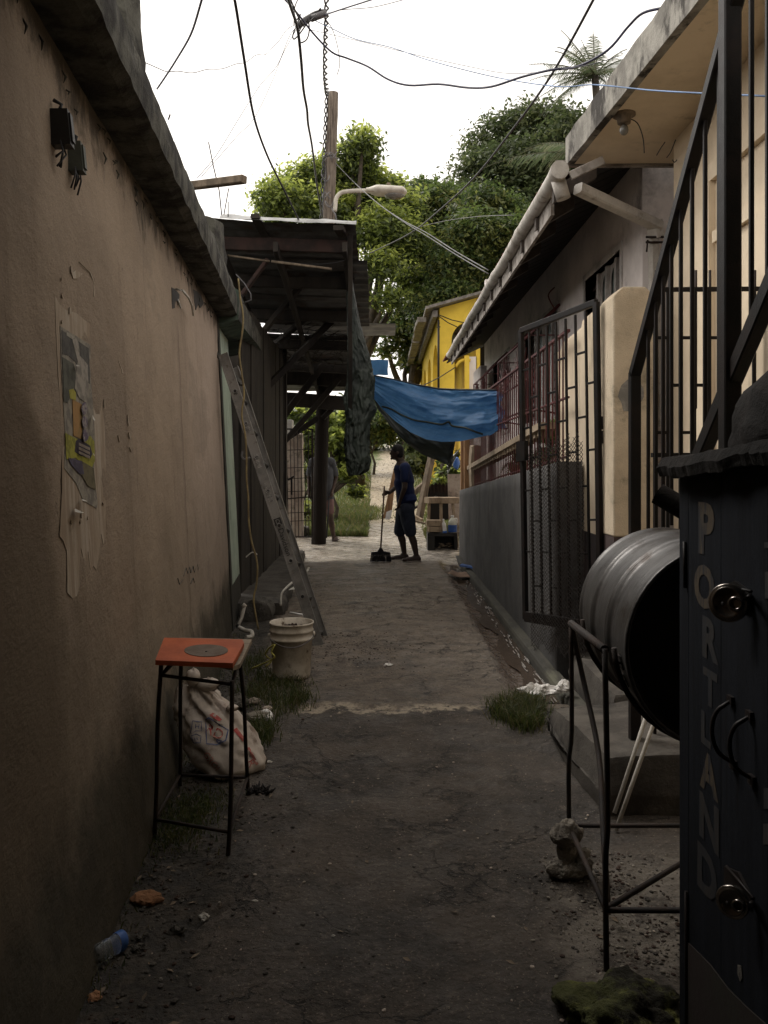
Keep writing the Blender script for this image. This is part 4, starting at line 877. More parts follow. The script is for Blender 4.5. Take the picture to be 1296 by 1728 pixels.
def ring2(pts, w):
    n = len(pts); cx_ = sum(p[0] for p in pts)/n; cy = sum(p[1] for p in pts)/n; vs = []; fs = []; K = 4
    pp = [(pts[i][0]+(pts[(i+1) % n][0]-pts[i][0])*k/K, pts[i][1]+(pts[(i+1) % n][1]-pts[i][1])*k/K) for i in range(n) for k in range(K)]; N_ = len(pp)
    for x, y in pp:
        d = math.hypot(cx_-x, cy-y); vs += [(x, y), (x+(cx_-x)*w/d, y+(cy-y)*w/d)]
    for i in range(N_): fs.append((2*i, 2*((i+1) % N_), 2*((i+1) % N_)+1, 2*i+1))
    return vs, fs
for prt in (txt2('RD', 24, 362, 1236, 28), txt2('GROI', 15, 357, 1285, 52), txt2('R', 20, 423, 1288, 60), txt2('Y', 14, 428, 1312, 20)): on_sack([prt], 'redink', 'red_print')
on_sack([ring2([(346, 1214), (352, 1210), (386, 1232), (382, 1250), (366, 1258), (348, 1256)], 2.2), ring2([(325, 1216), (341, 1218), (340, 1234), (330, 1234), (321, 1240)], 1.2), ring2([(322, 1242), (331, 1238), (340, 1242), (339, 1254), (327, 1254)], 1.2), txt2('H', 11, 333, 1226, 5), txt2('H', 9, 331, 1247, -15), ring2([(366, 1246), (375, 1250), (371, 1256), (365, 1252)], 3)], 'blueink', 'blue_print')
def strip2(pts, w):
    vs = []; fs = []
    for i, (x, y) in enumerate(pts): vs += [(x-w, y+w*.6), (x+w, y-w*.6)]
    for i in range(len(pts)-1): fs.append((2*i, 2*i+1, 2*i+3, 2*i+2))
    return vs, fs
on_sack([strip2([(356, 1205), (364, 1210), (372, 1216)], 3), strip2([(396, 1230), (404, 1240), (412, 1250)], 3), strip2([(418, 1262), (427, 1276), (434, 1290), (440, 1304)], 2)], 'redink', 'red_stripe')
mb = MB()
for i in range(60):
    a = rnd.uniform(0, 6.28); r_ = rnd.uniform(0, .055); p = on(-.56+r_*1.2*math.cos(a), 3.70-.02+r_*math.sin(a)); mb.tube([p, p+Vector((rnd.uniform(-.03, .03), rnd.uniform(-.03, .03), rnd.uniform(.005, .03)))], [.006, .003], 5)
mb.build('ash_heap', MAT['soot'], label='small heap of black burnt scraps at the back right foot of the orange-topped stand', cat='ash', kind=None)
# ------------------------------------------------------------------ right foreground: blue kiosk
KX = .75
def kp(px, py, off=0): return PX(px, py, KX-off)
kk = thing('kiosk', 'tall dark blue boarded kiosk with faded painted letters and padlocked doors, right foreground', 'kiosk', (1.3, 1.3, 0))
KY = 2.105; KT = 1.46
mb = MB()
yb = [KY, KY-.062, 1.845, 1.62, 1.45, 1.2, .95, .6, .1, -.4]
for i in range(len(yb)-1):
    mb.box((KX, yb[i+1]+.0025, -.05), (KX+.022, yb[i], KT))
mb.build('board_front', MAT['blue_kiosk'], kk)
mb = MB(); mb.box((KX+.03, -.4, -.05), (1.62, KY-.004, KT-.01)); mb.build('carcass', MAT['blue_kiosk'], kk)
mb = MB(); 
kb = [kp(1160, 1588, .0), kp(1200, 1628, 0), kp(1230, 1668, 0), kp(1262, 1700, 0), kp(1330, 1760, 0), Vector((KX, 1.6, -.05)), Vector((KX, 2.05, -.05))]
mb.poly(kb, .003, (-1, 0, 0)); mb.build('brown_base', MAT['kioskbrown'], kk)
mb = MB(); mb.poly([kp(1246, 1628, .0), kp(1252, 1630, 0), kp(1254, 1650, 0), kp(1250, 1656, 0), kp(1246, 1644, 0)], .002, (-1, 0, 0)); mb.build('peeled_patch', MAT['stone'], kk)
mb = MB()                                              # crumpled bitumen cap
def capf(u, v):
    y = 2.135-u*2.3; prof = [(1.72, 1.51), (1.2, 1.50), (.79, 1.478), (.716, 1.470), (.704, 1.447), (.712, 1.424), (.80, 1.430)]
    i = min(5, int(v*6)); t = v*6-i; x = prof[i][0]+(prof[i+1][0]-prof[i][0])*t; z = prof[i][1]+(prof[i+1][1]-prof[i][1])*t
    n = fbm(x, y, z, 5, 7); cr = abs(fbm(x, y, 3, 2, 16)); return (x+.005*n-.010*cr, y+.006*fbm(x, y, 4, 3, 8), z+.005*n-.010*cr+.036*max(0, 2.0-y)/.53)
mb.sheet(capf, 130, 36, sm=False); mb.add([capf(0, v/24) for v in range(25)], [tuple(range(25))]); mb.build('roof_cap', MAT['capm'], kk)
# painted letters, one below the other
mb = MB(); m2 = MB()
lets = (('P', 1190, 897, 95), ('O', 1188, 994, 78), ('R', 1196, 1082, 76), ('T', 1198, 1165, 66), ('L', 1190, 1233, 60), ('A', 1196, 1310, 72), ('N', 1196, 1392, 84), ('D', 1192, 1478, 84))
for ch, px, py, hpx in lets:
    c = kp(px, py, .0015); h = hpx/FPX*c.y
    mb = MB(); put_text(mb, ch, h/.82, c, (0, -1, 0), (0, 0, 1), 1.15, off=h*.05)
    mb.build('painted_letter', MAT['letter' if ch in 'POA' else 'letter2'], kk)
mb = MB()
for (x0, y0, x1, y1) in ((1291, 915, 1300, 925), (1292, 965, 1300, 1010), (1290, 1330, 1300, 1365), (1289, 1390, 1300, 1425)):
    mb = MB(); mb.poly([kp(x0, y0), kp(x1, y0), kp(x1, y1), kp(x0, y1)], .0015, (-1, 0, 0)); mb.build('paint_fragment', MAT['letter2'], kk)
for (x0, y0, y1) in ((1155, 914, 992), (1158, 1504, 1728)):
    mb = MB(); a = kp(x0, y0, .004); b = kp(x0+1, y1, .004); mb.tube([a, b], .0045, 8); mb.build('strap_hinge', MAT['black'], kk)
def lock(px, py, r, n_label):
    c = kp(px, py, .035); t = thing('padlock', n_label, 'padlock', c, 'round steel padlocks on the kiosk doors'); ax = Vector((-.62, -.78, .10)).normalized()
    mb = MB(); mb.lathe([(0, 0), (r*.9, 0), (r, .003), (r, .010), (r*.94, .013), (r*.86, .0125), (r*.82, .015), (r*.70, .016), (r*.66, .0145), (0, .0145)], c, ax, 36); mb.build('body', MAT['chrome'], t)
    d, a, b = frame(ax, Vector((0, 0, 1)))
    mb = MB(); q = c+ax*.0145+ax.cross(Vector((0, 0, 1))).normalized()*(-r*.42); mb.lathe([(r*.20, 0), (r*.22, .006), (r*.30, .009), (r*.38, .006), (r*.40, 0)], q, ax, 24); mb.build('shackle', MAT['chrome'], t)
    mb = MB(); mb.ell(c+ax*.026+Vector((0, r*.4, -.1*r)), (.003, r*.12, r*.12), 8); mb.build('keyway', MAT['dark'], t)
lock(1231, 1017, .040, 'larger round padlock on the upper hasp of the blue kiosk')
lock(1238, 1520, .033, 'smaller round padlock on the lower hasp of the blue kiosk')
for (pts, lb) in ((((1222, 988), (1244, 980), (1268, 998), (1268, 1030), (1262, 1035)), None), (((1226, 1462), (1250, 1472), (1272, 1516), (1268, 1530), (1226, 1500)), None)):
    mb = MB(); mb.poly([kp(x, y, 0) for x, y in pts], .006, (-1, 0, 0)); mb.tube([kp(pts[0][0], pts[0][1], .012), kp(pts[2][0], pts[2][1], .016)], .003, 6); mb.tube([kp(pts[2][0]-2, pts[2][1]+6, 0), kp(pts[2][0]-6, pts[2][1]+12, .035)], .005, 6); mb.build('hasp', MAT['black'], kk)
for (px, py0, py1) in ((1236, 1182, 1288), (1268, 1208, 1315)):
    mb = MB(); a = kp(px, py0, 0); b = kp(px+4, py1, 0); c = (a+b)/2
    pts = [a, a+Vector((-.012, 0, -.006))]+[c+Vector((-.014-.028*math.sin(s), .012*math.sin(s), (a.z-b.z)/2*.86*math.cos(s))) for s in np.linspace(.25, math.pi-.25, 12)]+[b+Vector((-.012, 0, .006)), b]
    mb.tube(pts, [.0042]*2+[.0048]*12+[.0042]*2, 8); mb.box(a+Vector((-.008, -.012, -.008)), a+Vector((0, .012, .01))); mb.box(b+Vector((-.008, -.012, -.012)), b+Vector((0, .012, .008)))
    mb.build('pull_handle', MAT['black'], kk)
mb = MB(); mb.tube([P(1110, 833, 2.5), P(1170, 868, 2.45)], .033, 20, caps=False); mb.tube([P(1110, 833, 2.5), P(1170, 868, 2.45)], .030, 20); mb.build('vent_pipe', MAT['capm'], label='short black pipe end poking out behind the kiosk above the drum', cat='pipe')
mb = MB(); mb.ell(P(1345, 725, 1.9), (.13, .2, .14), 14); o = bake(mb.build('wrapped_bundle', MAT['capm'], label='dark wrapped lump lying on the kiosk roof against the stair post', cat='bundle'), [])
for v in o.data.vertices: v.co += v.co.normalized()*.03*fbm(v.co.x, v.co.y, v.co.z, 3, 9)

# unseen canopy and back wall, added above and behind the camera for shade
ce = thing('shade_canopy', 'added unseen timber canopy that shades the near end of the alley', 'canopy', (0, -1.5, 2.8))
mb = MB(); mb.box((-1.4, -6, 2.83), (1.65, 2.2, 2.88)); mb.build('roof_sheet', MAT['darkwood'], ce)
mb = MB(); mb.box((-1.0, -5, -.1), (3.5, -4.8, 2.82)); mb.build('shade_boards', MAT['darkwood'], ce)

# ------------------------------------------------------------------ steel drum on its rebar stand
dr = thing('steel_drum', 'old grey steel drum lying on its side with a sooty black open end', 'drum', (.975, 2.75, .64))
DC = Vector((.972, 2.33, .935)); DL = .62; DR = .288; dax = Vector((.03, 1, .0)).normalized()
prof = []
for i in range(110):
    z = DL*i/109; r_ = DR
    for zc_, w, a in ((.20, .012, .013), (.235, .010, .009), (.42, .012, .013), (.10, .05, .002)): r_ += a*math.exp(-((z-zc_)/w)**2)
    if z < .012 or z > DL-.012: r_ += .006
    prof.append((r_, z))
mb = MB(); mb.lathe(prof, DC, dax, 72); mb.build('shell', MAT['drum'], dr)
mb = MB(); mb.lathe([(DR-.004, .004), (DR-.008, .03), (DR-.02, .035), (0, .035)], DC, dax, 48); mb.build('front_end', MAT['soot'], dr)
mb = MB(); mb.lathe([(0, DL-.012), (DR-.004, DL-.012)], DC, dax, 48); mb.build('back_end', MAT['drum'], dr)
mb = MB(); mb.tube([DC+dax*.0+Vector((DR*math.cos(a), 0, DR*math.sin(a)))*1.01 for a in np.linspace(0, 2*math.pi, 49)], .006, 8); mb.build('rim', MAT['drum'], dr)
mb = MB()
for s_, a in ((.10, 3.35), (.44, 3.32), (.12, 3.55)):
    c = DC+dax*s_+Vector((DR*math.cos(a), 0, DR*math.sin(a))); n = Vector((math.cos(a), 0, math.sin(a))); tt = dax.cross(n)
    mb.poly([c+dax*x+tt*y for x, y in ((-.025, -.02), (.025, -.02), (.025, .02), (-.025, .02))], .004, n); mb.tube([c-dax*.02, c+n*.02, c+dax*.02], .004, 6)
build_each(mb, 'clip', MAT['rebar'], dr)
ds = thing('drum_stand', 'tall welded rebar stand carrying the steel drum, one foot on the mossy rock', 'stand', (.95, 2.7, 0))
T = dict(fl=Vector((.620, 2.33, .935)), bl=Vector((.672, 2.98, .885)), fr=Vector((1.285, 2.33, .93)), br=Vector((1.30, 2.98, .90)))
F = dict(fl=Vector((.625, 2.33, .03)), bl=Vector((.665, 2.98, .12)), fr=Vector((1.285, 2.33, -.02)), br=Vector((1.30, 2.98, -.02)))
for k_ in ('fl', 'bl', 'fr', 'br'):
    mb = MB(); m_ = F[k_].lerp(T[k_], .5)+Vector((.006, 0, 0)); mb.tube(sm_pts([F[k_], F[k_].lerp(T[k_], .33)+Vector((rnd.uniform(-.006, .006), 0, 0)), m_, T[k_]]), .0085, 8); mb.build('leg', MAT['rebar'], ds)
def dz_(k_, z): f, t = F[k_], T[k_]; return f.lerp(t, (z-f.z)/(t.z-f.z))
for a, b, z0, z1 in (('fl', 'bl', .20, .155), ('bl', 'br', .155, .155), ('fl', 'fr', .20, .20), ('fr', 'br', .2, .155), ('fl', 'br', .205, .16), ('fl', 'bl', .932, .882), ('fr', 'br', .928, .90)):
    mb = MB(); mb.tube([dz_(a, z0), dz_(b, z1)], .0085 if z0 < .5 else .013, 8); mb.build('cross_rail', MAT['rebar'], ds)
mb = MB(); mb.tube(sm_pts([T['bl'], P(985, 1150, 2.95), P(1010, 1270, 2.8), P(1018, 1400, 2.55), P(1026, 1538, 2.34)]), .0095, 8); mb.build('bent_brace', MAT['rebar'], ds)
mb = MB(); mb.tube([Vector((.972+(DR+.014)*math.cos(a), 2.42, .935+(DR+.014)*math.sin(a))) for a in np.linspace(3.2, 6.2, 20)], .008, 8); mb.build('cradle', MAT['rebar'], ds); mb = MB(); mb.tube([Vector((.985+(DR+.014)*math.cos(a), 2.86, .935+(DR+.014)*math.sin(a))) for a in np.linspace(3.2, 6.2, 20)], .008, 8); mb.build('cradle', MAT['rebar'], ds)

# two thin pale poles leaning on the step
for i, (a, b, lb) in enumerate((((1037, 1372), (1085, 1225), 'back one of the two thin pale pipes leaning under the drum'), ((1039, 1404), (1098, 1235), 'front one of the two thin pale pipes leaning under the drum'))):
    p = P(a[0], a[1], 3.28+.06*(1-i)); p.z = max(p.z, .005); q = P(b[0], b[1], 3.42+.06*(1-i)); mb = MB(); mb.tube([p, q, q+(q-p)*1.1], .0085, 8); mb.build('thin_pipe', MAT['pvc'], label=lb, cat='pipe', group='thin pipes under the drum')

# concrete step
mb = MB(); lumpy_box(mb, (.885, 3.40, -.1), (1.95, 4.46, .285), 40, .006, seed=2)
for i, v in enumerate(mb.v):
    x, y, z = v; zz = z-.075*smooth(3.4, 4.46, y)*(1 if z > .1 else 0); mb.v[i] = (x-.03*(y-3.4)*1.0, y, zz)
mb.build('concrete_step', MAT['concstep'], label='worn concrete entrance step behind the drum stand, right side', cat='step')
mb = MB(); lumpy_box(mb, (1.22, 4.5, -.1), (2.2, 5.6, .24), 8, .008, seed=5); mb.build('entrance_slab', MAT['concstep'], label='inner concrete landing between the step and the cream pillar', cat='slab')

# rocks
def rock(name, c, r, mat, label, seed, amp=.35, s=1.4, n=40, cat='rock'):
    mb = MB(); mb.ell((0, 0, 0), (1, 1, 1), n)
    out = []
    for v in mb.v:
        v = Vector(v); k = 1+amp*mnoise.fractal(v*s+Vector((seed, 0, 0)), 1, 2, 5); k += .10*math.floor(3*mnoise.noise(v*1.3+Vector((0, seed, 0))))/3
        out.append((c[0]+v.x*r[0]*k, c[1]+v.y*r[1]*k, c[2]+v.z*r[2]*k))
    mb.v = out; return mb.build(name, mat, label=label, cat=cat)
rock('mossy_rock', (.625, 2.17, .0), (.165, .13, .085), MAT['moss'], 'dark mossy rock under the front foot of the drum stand', 3.1, .35, 1.5, 56)
mb = MB()                                              # crumbled block lump
for (c, r) in (((.655, 2.93, .03), (.075, .06, .038)), ((.648, 2.93, .085), (.037, .032, .055)), ((.642, 2.93, .145), (.060, .045, .036)), ((.652, 2.93, .180), (.024, .022, .02)), ((.59, 2.91, .035), (.03, .03, .028)), ((.70, 2.92, .05), (.035, .04, .045))): mb.ell(c, r, 12)
o = mb.build('block_fragment', MAT['cinder'], label='crumbled grey concrete lump at the back foot of the drum stand', cat='rubble')
bake(o, [('REMESH', dict(mode='VOXEL', voxel_size=.006))])
for v in o.data.vertices: v.co += v.co.normalized()*(.020*fbm(v.co.x, v.co.y, v.co.z, 5, 26))
o.data.materials.clear(); o.data.materials.append(MAT['cinder'])

# ------------------------------------------------------------------ black stair railing
RX = 1.1
sr = thing('stair_railing', 'black iron stair railing climbing toward the upper right, behind the kiosk', 'railing', (RX, 3.2, 0))
def rp(px, py): return PX(px, py, RX)
def flat(mb, a, b, w, t=.012): return mb.rbar(a, b, t, w, 0, .1, up=Vector((0, 0, 1)))
hA = rp(1071, 632); hB = rp(1236, 20); hd = (hB-hA); 
mb = MB(); mb.rbar(hA, hA+hd*1.9, .045, .045, 0, .1); mb.build('handrail', MAT['black'], sr)
lA = rp(1180, 775); lB = rp(1296, 500); ldd = lB-lA
mb = MB(); mb.rbar(lA-ldd*.15, lA+ldd*2.2, .045, .055, 0, .1); mb.build('bottom_rail', MAT['black'], sr)
mb = MB(); pY = hA.y; mb.rbar((RX, pY, .0), (RX, pY, hA.z+.01), .045, .045, 0, .08, up=Vector((0, 1, 0))); mb.build('newel_post', MAT['black'], sr)
mb = MB(); q = rp(1237, 400); mb.rbar((RX-.01, q.y, .9), (RX-.01, q.y, 3.4), .055, .055, 0, .08, up=Vector((0, 1, 0))); mb.build('main_post', MAT['black'], sr)
def rail_z(y): return hA.z+(hA.y-y)*(hB.z-hA.z)/(hA.y-hB.y)
def low_z(y): return max(.6, lA.z+(lA.y-y)*(lB.z-lA.z)/(lA.y-lB.y))
for i, px in enumerate((1094, 1107, 1119, 1133, 1149, 1168, 1190, 1214, 1268, 1296, 1330)):
    y = RX*FPX/(px-CX); mb = MB(); mb.rbar((RX, y, low_z(y)), (RX, y, rail_z(y)), .013, .013, 0, .1, up=Vector((0, 1, 0))); mb.build('baluster', MAT['black'], sr)
# ------------------------------------------------------------------ bar fence beyond (brick-pattern bars with rebar spikes)
bf = thing('bar_fence', 'dark iron bar fence with rebar spikes, between the cream pillar and the cream house', 'fence', (1.45, 3.70, 0))
FY = 3.70
def fp(px, py): return P(px, py, FY)
bx = [1105, 1127, 1148, 1172, 1196, 1220, 1246, 1272, 1298, 1324]
for i, px in enumerate(bx):
    mb = MB(); x = fp(px, 0).x; ztop = fp(px, 455).z; mb.rbar((x, FY, .2), (x, FY, fp(px, 488).z), .013, .013, 0, .1, up=Vector((0, 1, 0))); mb.build('bar', MAT['black'], bf)
    mb = MB(); mb.tube([(x+.01, FY+.012, fp(0, 500).z-.5), (x+.01, FY+.012, ztop)], .0065, 6); mb.build('rebar_spike', MAT['rebar'], bf)
    if i < len(bx)-1:
        for j, py in enumerate((570, 650, 730, 805)):
            if (i+j) % 2 == 0: mb = MB(); x2 = fp(bx[i+1], 0).x; z = fp(0, py).z; mb.rbar((x, FY, z), (x2, FY, z), .012, .014, 0, .1); mb.build('rung', MAT['black'], bf)
mb = MB(); mb.rbar(fp(1100, 489), fp(1340, 487), .014, .02, 0, .1); mb.build('top_rail', MAT['black'], bf)
mb = MB(); mb.rbar(fp(1100, 768), fp(1340, 768), .03, .02, 0, .1); mb.build('bottom_rail', MAT['black'], bf)

# ------------------------------------------------------------------ cream gate pillar
cp_ = thing('gate_pillar', 'cream rough-rendered gate pillar with chamfered top and a grey patch', 'pillar', (1.5, 5.1, 0))
mb = MB(); x0, x1, y0, y1 = 1.372, 1.62, 4.96, 5.26; zb, zt, ch = 1.02, 2.52, .055
mb.add([(x0,y0,zb),(x1,y0,zb),(x1,y1,zb),(x0,y1,zb),(x0,y0,zt-ch),(x1,y0,zt-ch),(x1,y1,zt-ch),(x0,y1,zt-ch),(x0+ch,y0+.004,zt),(x1-ch,y0+.004,zt),(x1-ch,y1-.004,zt),(x0+ch,y1-.004,zt)],
       [(0,1,5,4),(1,2,6,5),(2,3,7,6),(3,0,4,7),(4,5,9,8),(5,6,10,9),(6,7,11,10),(7,4,8,11),(8,9,10,11),(3,2,1,0)])
o = mb.build('shaft', MAT['creamp'], cp_); bake(o, [('BEVEL', dict(width=.012, segments=3))])
mb = MB(); mb.box((x0+.004, y0+.004, -.1), (x1+.2, y1, zb)); mb.build('plinth', MAT['plinth'], cp_)
mb = MB(); r_ = random.Random(5)
mb.poly([Vector((1.475+.075*math.cos(a)*(1+r_.uniform(-.2, .2)), y0-.0, 1.86+.10*math.sin(a)*(1+r_.uniform(-.15, .15))-.0)) for a in np.linspace(0, 6.28, 15)[:-1]], .0025, (0, -1, 0)); mb.build('cement_patch', M('cement_patch', (.30, .285, .26), None, 9), cp_)

# cream side wall with dark plinth behind the gate, grey retaining wall
cw = thing('yard_wall', 'cream yard wall with a dark base, seen through the barred gate', 'wall', (1.45, 6, 0))
mb = MB(); yy = [5.262, 5.5, 5.75, 5.78, 6.1, 6.4, 6.43, 6.64]; zz = [2.46, 2.46, 2.45, 2.41, 2.40, 2.39, 2.35, 2.34]
for i in range(len(yy)-1): mb.hexa([(1.375, yy[i], 1.0), (1.53, yy[i], 1.0), (1.53, yy[i+1], 1.0), (1.375, yy[i+1], 1.0), (1.375, yy[i], zz[i]), (1.53, yy[i], zz[i]), (1.53, yy[i+1], zz[i+1]), (1.375, yy[i+1], zz[i+1])])
mb.build('render_face', MAT['cream'], cw)
mb = MB(); mb.box((1.368, 5.262, -.1), (1.54, 6.66, .998)); mb.build('base_course', MAT['plinth'], cw)
gw = thing('retaining_wall', 'long dark grey rendered retaining wall on the right side of the alley', 'wall', (1.3, 9.5, 0))
mb = MB(); ny = 80
def gz(y): return 1.05+(13.1-y)/(13.1-5.7)*.42
def gwx(y, z): return 1.19+.006*fbm(0, y, z, 4, 1.5)
for i in range(ny+1):
    y = 5.7+7.4*i/ny
    for j in range(13): z = -.1+(gz(y)+.1)*j/12; mb.v.append((gwx(y, z), y, z))
    mb.v += [(1.202, y, gz(y)+.006), (1.36, y, gz(y)+.006), (1.36, y, -.1)]
for i in range(ny):
    for q in range(15): mb.face((i*16+q, i*16+q+1, (i+1)*16+q+1, (i+1)*16+q), 0, q < 12)
mb.face(range(15, -1, -1)); mb.face([ny*16+q for q in range(16)]); mb.build('render_face', MAT['greyw'], gw)
mb = MB(); pf = [(1.105, -.12), (1.110, .0), (1.118, .022), (1.135, .032), (1.165, .036), (1.20, .034)]
for i in range(171):
    y = 4.5+8.5*i/170; n_ = .003*fbm(0, y, 0, 3, .6); m_ = .002*fbm(3, y, 0, 3, .8)
    mb.v += [(x_+n_*(1 if q_ < 4 else .3), y, z_+m_) for q_, (x_, z_) in enumerate(pf)]
for i in range(170):
    for q_ in range(5): mb.face((i*6+q_, i*6+q_+1, (i+1)*6+q_+1, (i+1)*6+q_), 0, False)
mb.face(range(5, -1, -1)); mb.build('wall_footing', MAT['footing'], gw)

# ------------------------------------------------------------------ barred gate swung against the wall
gt = thing('barred_gate', 'tall black barred gate with expanded metal mesh on its lower half, standing open', 'gate', (1.2, 5.6, 0))
A0 = P(887, 1045, 6.0); B0 = P(1014, 1066, 5.2); A1 = P(879, 558, 6.0); B1 = P(1006, 510, 5.2)
def gp(u, v): return A0.lerp(B0, u).lerp(A1.lerp(B1, u), v)
gup = Vector((0, 0, 1)); gn = (B0-A0).cross(A1-A0).normalized()
if gn.y > 0: gn = -gn
def gbar(nm, a, b, w, t, m='black'): mb = MB(); mb.rbar(a, b, w, t, 0, .1, up=gn); mb.build(nm, MAT[m], gt)
gbar('frame_stile', gp(0, 0), gp(0, 1), .042, .03); gbar('frame_stile', gp(1, 0), gp(1, 1), .042, .03)
gbar('frame_rail', gp(0, 1), gp(1, 1), .04, .03); gbar('frame_rail', gp(0, .01), gp(1, .01), .075, .03)
us = [i/8 for i in range(1, 8)]
for u in us: gbar('bar', gp(u, .015), gp(u, .985), .016, .014)
vsr = [(.10, 0), (.21, 1), (.32, 0), (.43, 1), (.55, 0), (.66, 1), (.78, 0)]
allu = [0]+us+[1]
for i in range(8):
    for k_, v in enumerate((.235, .445, .66, .86) if i % 2 == 0 else (.12, .34, .555, .76)): gbar('rung', gp(allu[i], v), gp(allu[i+1], v), .014, .012)
mb = MB()                                              # expanded metal
nc = 18; cell = .032
for i in range(nc):
    u0 = .115+.74*i/nc; w = .74/nc; top = .60+.018*math.sin(i*2.1)-.03*smooth(.5, 0, i/nc)*1.0; n = 50; bot = -.085-.015*math.sin(i*1.3)
    for ph in (0, 1):
        prev = None
        for j in range(n+1):
            v = bot+(top-bot)*j/n; side = (j+ph) % 2; uu = u0+w*(.5+(.46 if side else -.46)*(1 if (i+j) % 2 else 1)); p = gp(uu, v)+gn*(.022+.001*ph+.004*fbm(u0*6, v*4, 0, 2, 1))
            if prev is not None: mb.bar(prev, p, .0030, .0030, 0, up=gn)
            prev = p
mb.build('expanded_mesh', MAT['exmesh'], gt)
mb = MB(); c = gp(1, .60); mb.tube([c+Vector((.03, 0, -.06)), c+Vector((.03, 0, .02))], .012, 10); mb.tube([c+Vector((.03, 0, .03)), c+Vector((.03, 0, .11))], .012, 10); build_each(mb, 'hinge', MAT['rebar'], gt)
mb = MB(); c = gp(.03, .585); mb.poly([c+gn*.02+(gp(1, 0)-gp(0, 0)).normalized()*x+Vector((0, 0, z)) for x, z in ((-.03, -.08), (.08, -.08), (.08, .06), (-.03, .06))], .035, gn); mb.build('lock_box', MAT['black'], gt)

# ------------------------------------------------------------------ cream house on the right with concrete eave
ch_ = thing('cream_house', 'cream house with a wide mouldy concrete eave, upper right', 'house', (2.5, 3, 0))
def ex(y): return 1.16+.07*(5.3-y)
mb = MB(); NY = 90
for i in range(NY+1):
    y = 5.3-9.0*i/NY; x = ex(y); j = .006*fbm(0, y, 0, 4, 5)
    mb.v += [(3.6, y, 3.39), (x+.05, y, 3.375), (x+.045, y, 3.362), (x+j, y, 3.362), (x+j*1.5, y, 3.45), (x+j, y, 3.545+.012*fbm(2, y, 0, 4, 6)), (x+.10, y, 3.56), (3.6, y, 3.6)]
for i in range(NY):
    for q in range(7): mb.face((i*8+q, (i+1)*8+q, (i+1)*8+q+1, i*8+q+1), 0 if q < 1 else 1)
mb.face(range(7, -1, -1), 1)
mb.build('eave_slab', [MAT['cream'], MAT['mould2']], ch_)
mb = MB(); mb.box((1.725, -3.5, -.1), (1.95, 4.94, 3.386)); mb.box((1.95, 4.7, -.1), (4, 4.94, 3.38)); mb.build('wall', MAT['cream'], ch_)
mb = MB(); mb.box((1.695, -3.5, 2.93), (1.727, 4.56, 3.02)); mb.box((1.70, -3.5, 2.6), (1.727, 4.30, 2.66)); build_each(mb, 'string_course', MAT['cream'], ch_)
mb = MB(); mb.box((1.69, 4.32, -.1), (1.728, 4.56, 2.929)); mb.box((1.69, 3.60, -.1), (1.728, 3.80, 2.599)); build_each(mb, 'pilaster', MAT['cream'], ch_)
cl = thing('ceiling_bulb', 'bare bulb in a round holder under the concrete eave', 'lamp', P(1053, 248, 4.7))
c = P(1053, 243, 4.55); c.z = 3.384
mb = MB(); mb.lathe([(0, 0), (.062, 0), (.062, -.018), (.04, -.024), (.035, -.06), (0, -.062)], c, n=24); mb.build('holder', MAT['timber'], cl)
mb = MB(); mb.ell(c+Vector((0, 0, -.095)), (.024, .024, .030), 12); mb.build('bulb', MAT['lampglass'], cl)
mb = MB(); mb.tube(sm_pts([c+Vector((.02, 0, -.03)), c+Vector((.08, .02, -.05)), c+Vector((.12, .05, -.12)), c+Vector((.13, .06, -.2))]), .003, 5)
for a, b, cc in (((1108, 262), (1115, 250), (1122, 240)), ((1125, 266), (1132, 256), (1140, 236)), ((1135, 270), (1138, 274), (1142, 270))): mb.tube(sm_pts([P(*a, 4.9), P(*b, 4.8), P(*cc, 4.7)]), .003, 5)
mb.build('loose_wire', MAT['cable'], cl)
mb = MB(); mb.box((1.62, 5.55, -.1), (2.3, 5.75, 2.10)); mb.build('low_wall', MAT['greengrey'], label='grey-green low wall behind the bar fence beside the lilac house corner', cat='wall')
# ------------------------------------------------------------------ lilac-white house with red roof, gutter, windows
lh = thing('lilac_house', 'lilac-white single-storey house with white gutter and dark eaves, right side of the alley', 'house', (2.2, 9.5, 0))
WX = 1.72
mb = MB(); mb.box((WX, 5.52, -.1), (6.5, 5.7, 3.55)); mb.build('end_wall', MAT['pinkw'], lh); mb = MB(); mb.box((WX, 14.05, -.1), (6.5, 14.2, 4.6)); mb.build('end_wall', MAT['pinkw'], lh)
wins = [(6.02, 7.08, 2.0, 3.02), (8.2, 10.1, 1.95, 3.02), (11.4, 13.0, 1.95, 3.02)]   # y0,y1,z0,z1
mb = MB(); prev = 5.701
for y0, y1, z0, z1 in wins:
    mb.box((WX, prev, -.1), (WX+.16, y0, 3.9)); mb.box((WX, y0, -.1), (WX+.16, y1, z0)); mb.box((WX, y0, z1), (WX+.16, y1, 3.9)); prev = y1
mb.box((WX, prev, -.1), (WX+.16, 14.049, 3.9)); mb.build('wall', MAT['pinkw'], lh)
mb = MB(); mb.box((WX+.5, 5.8, 0), (WX+.55, 14, 3.6)); mb.build('room_backdrop', MAT['dark'], lh)
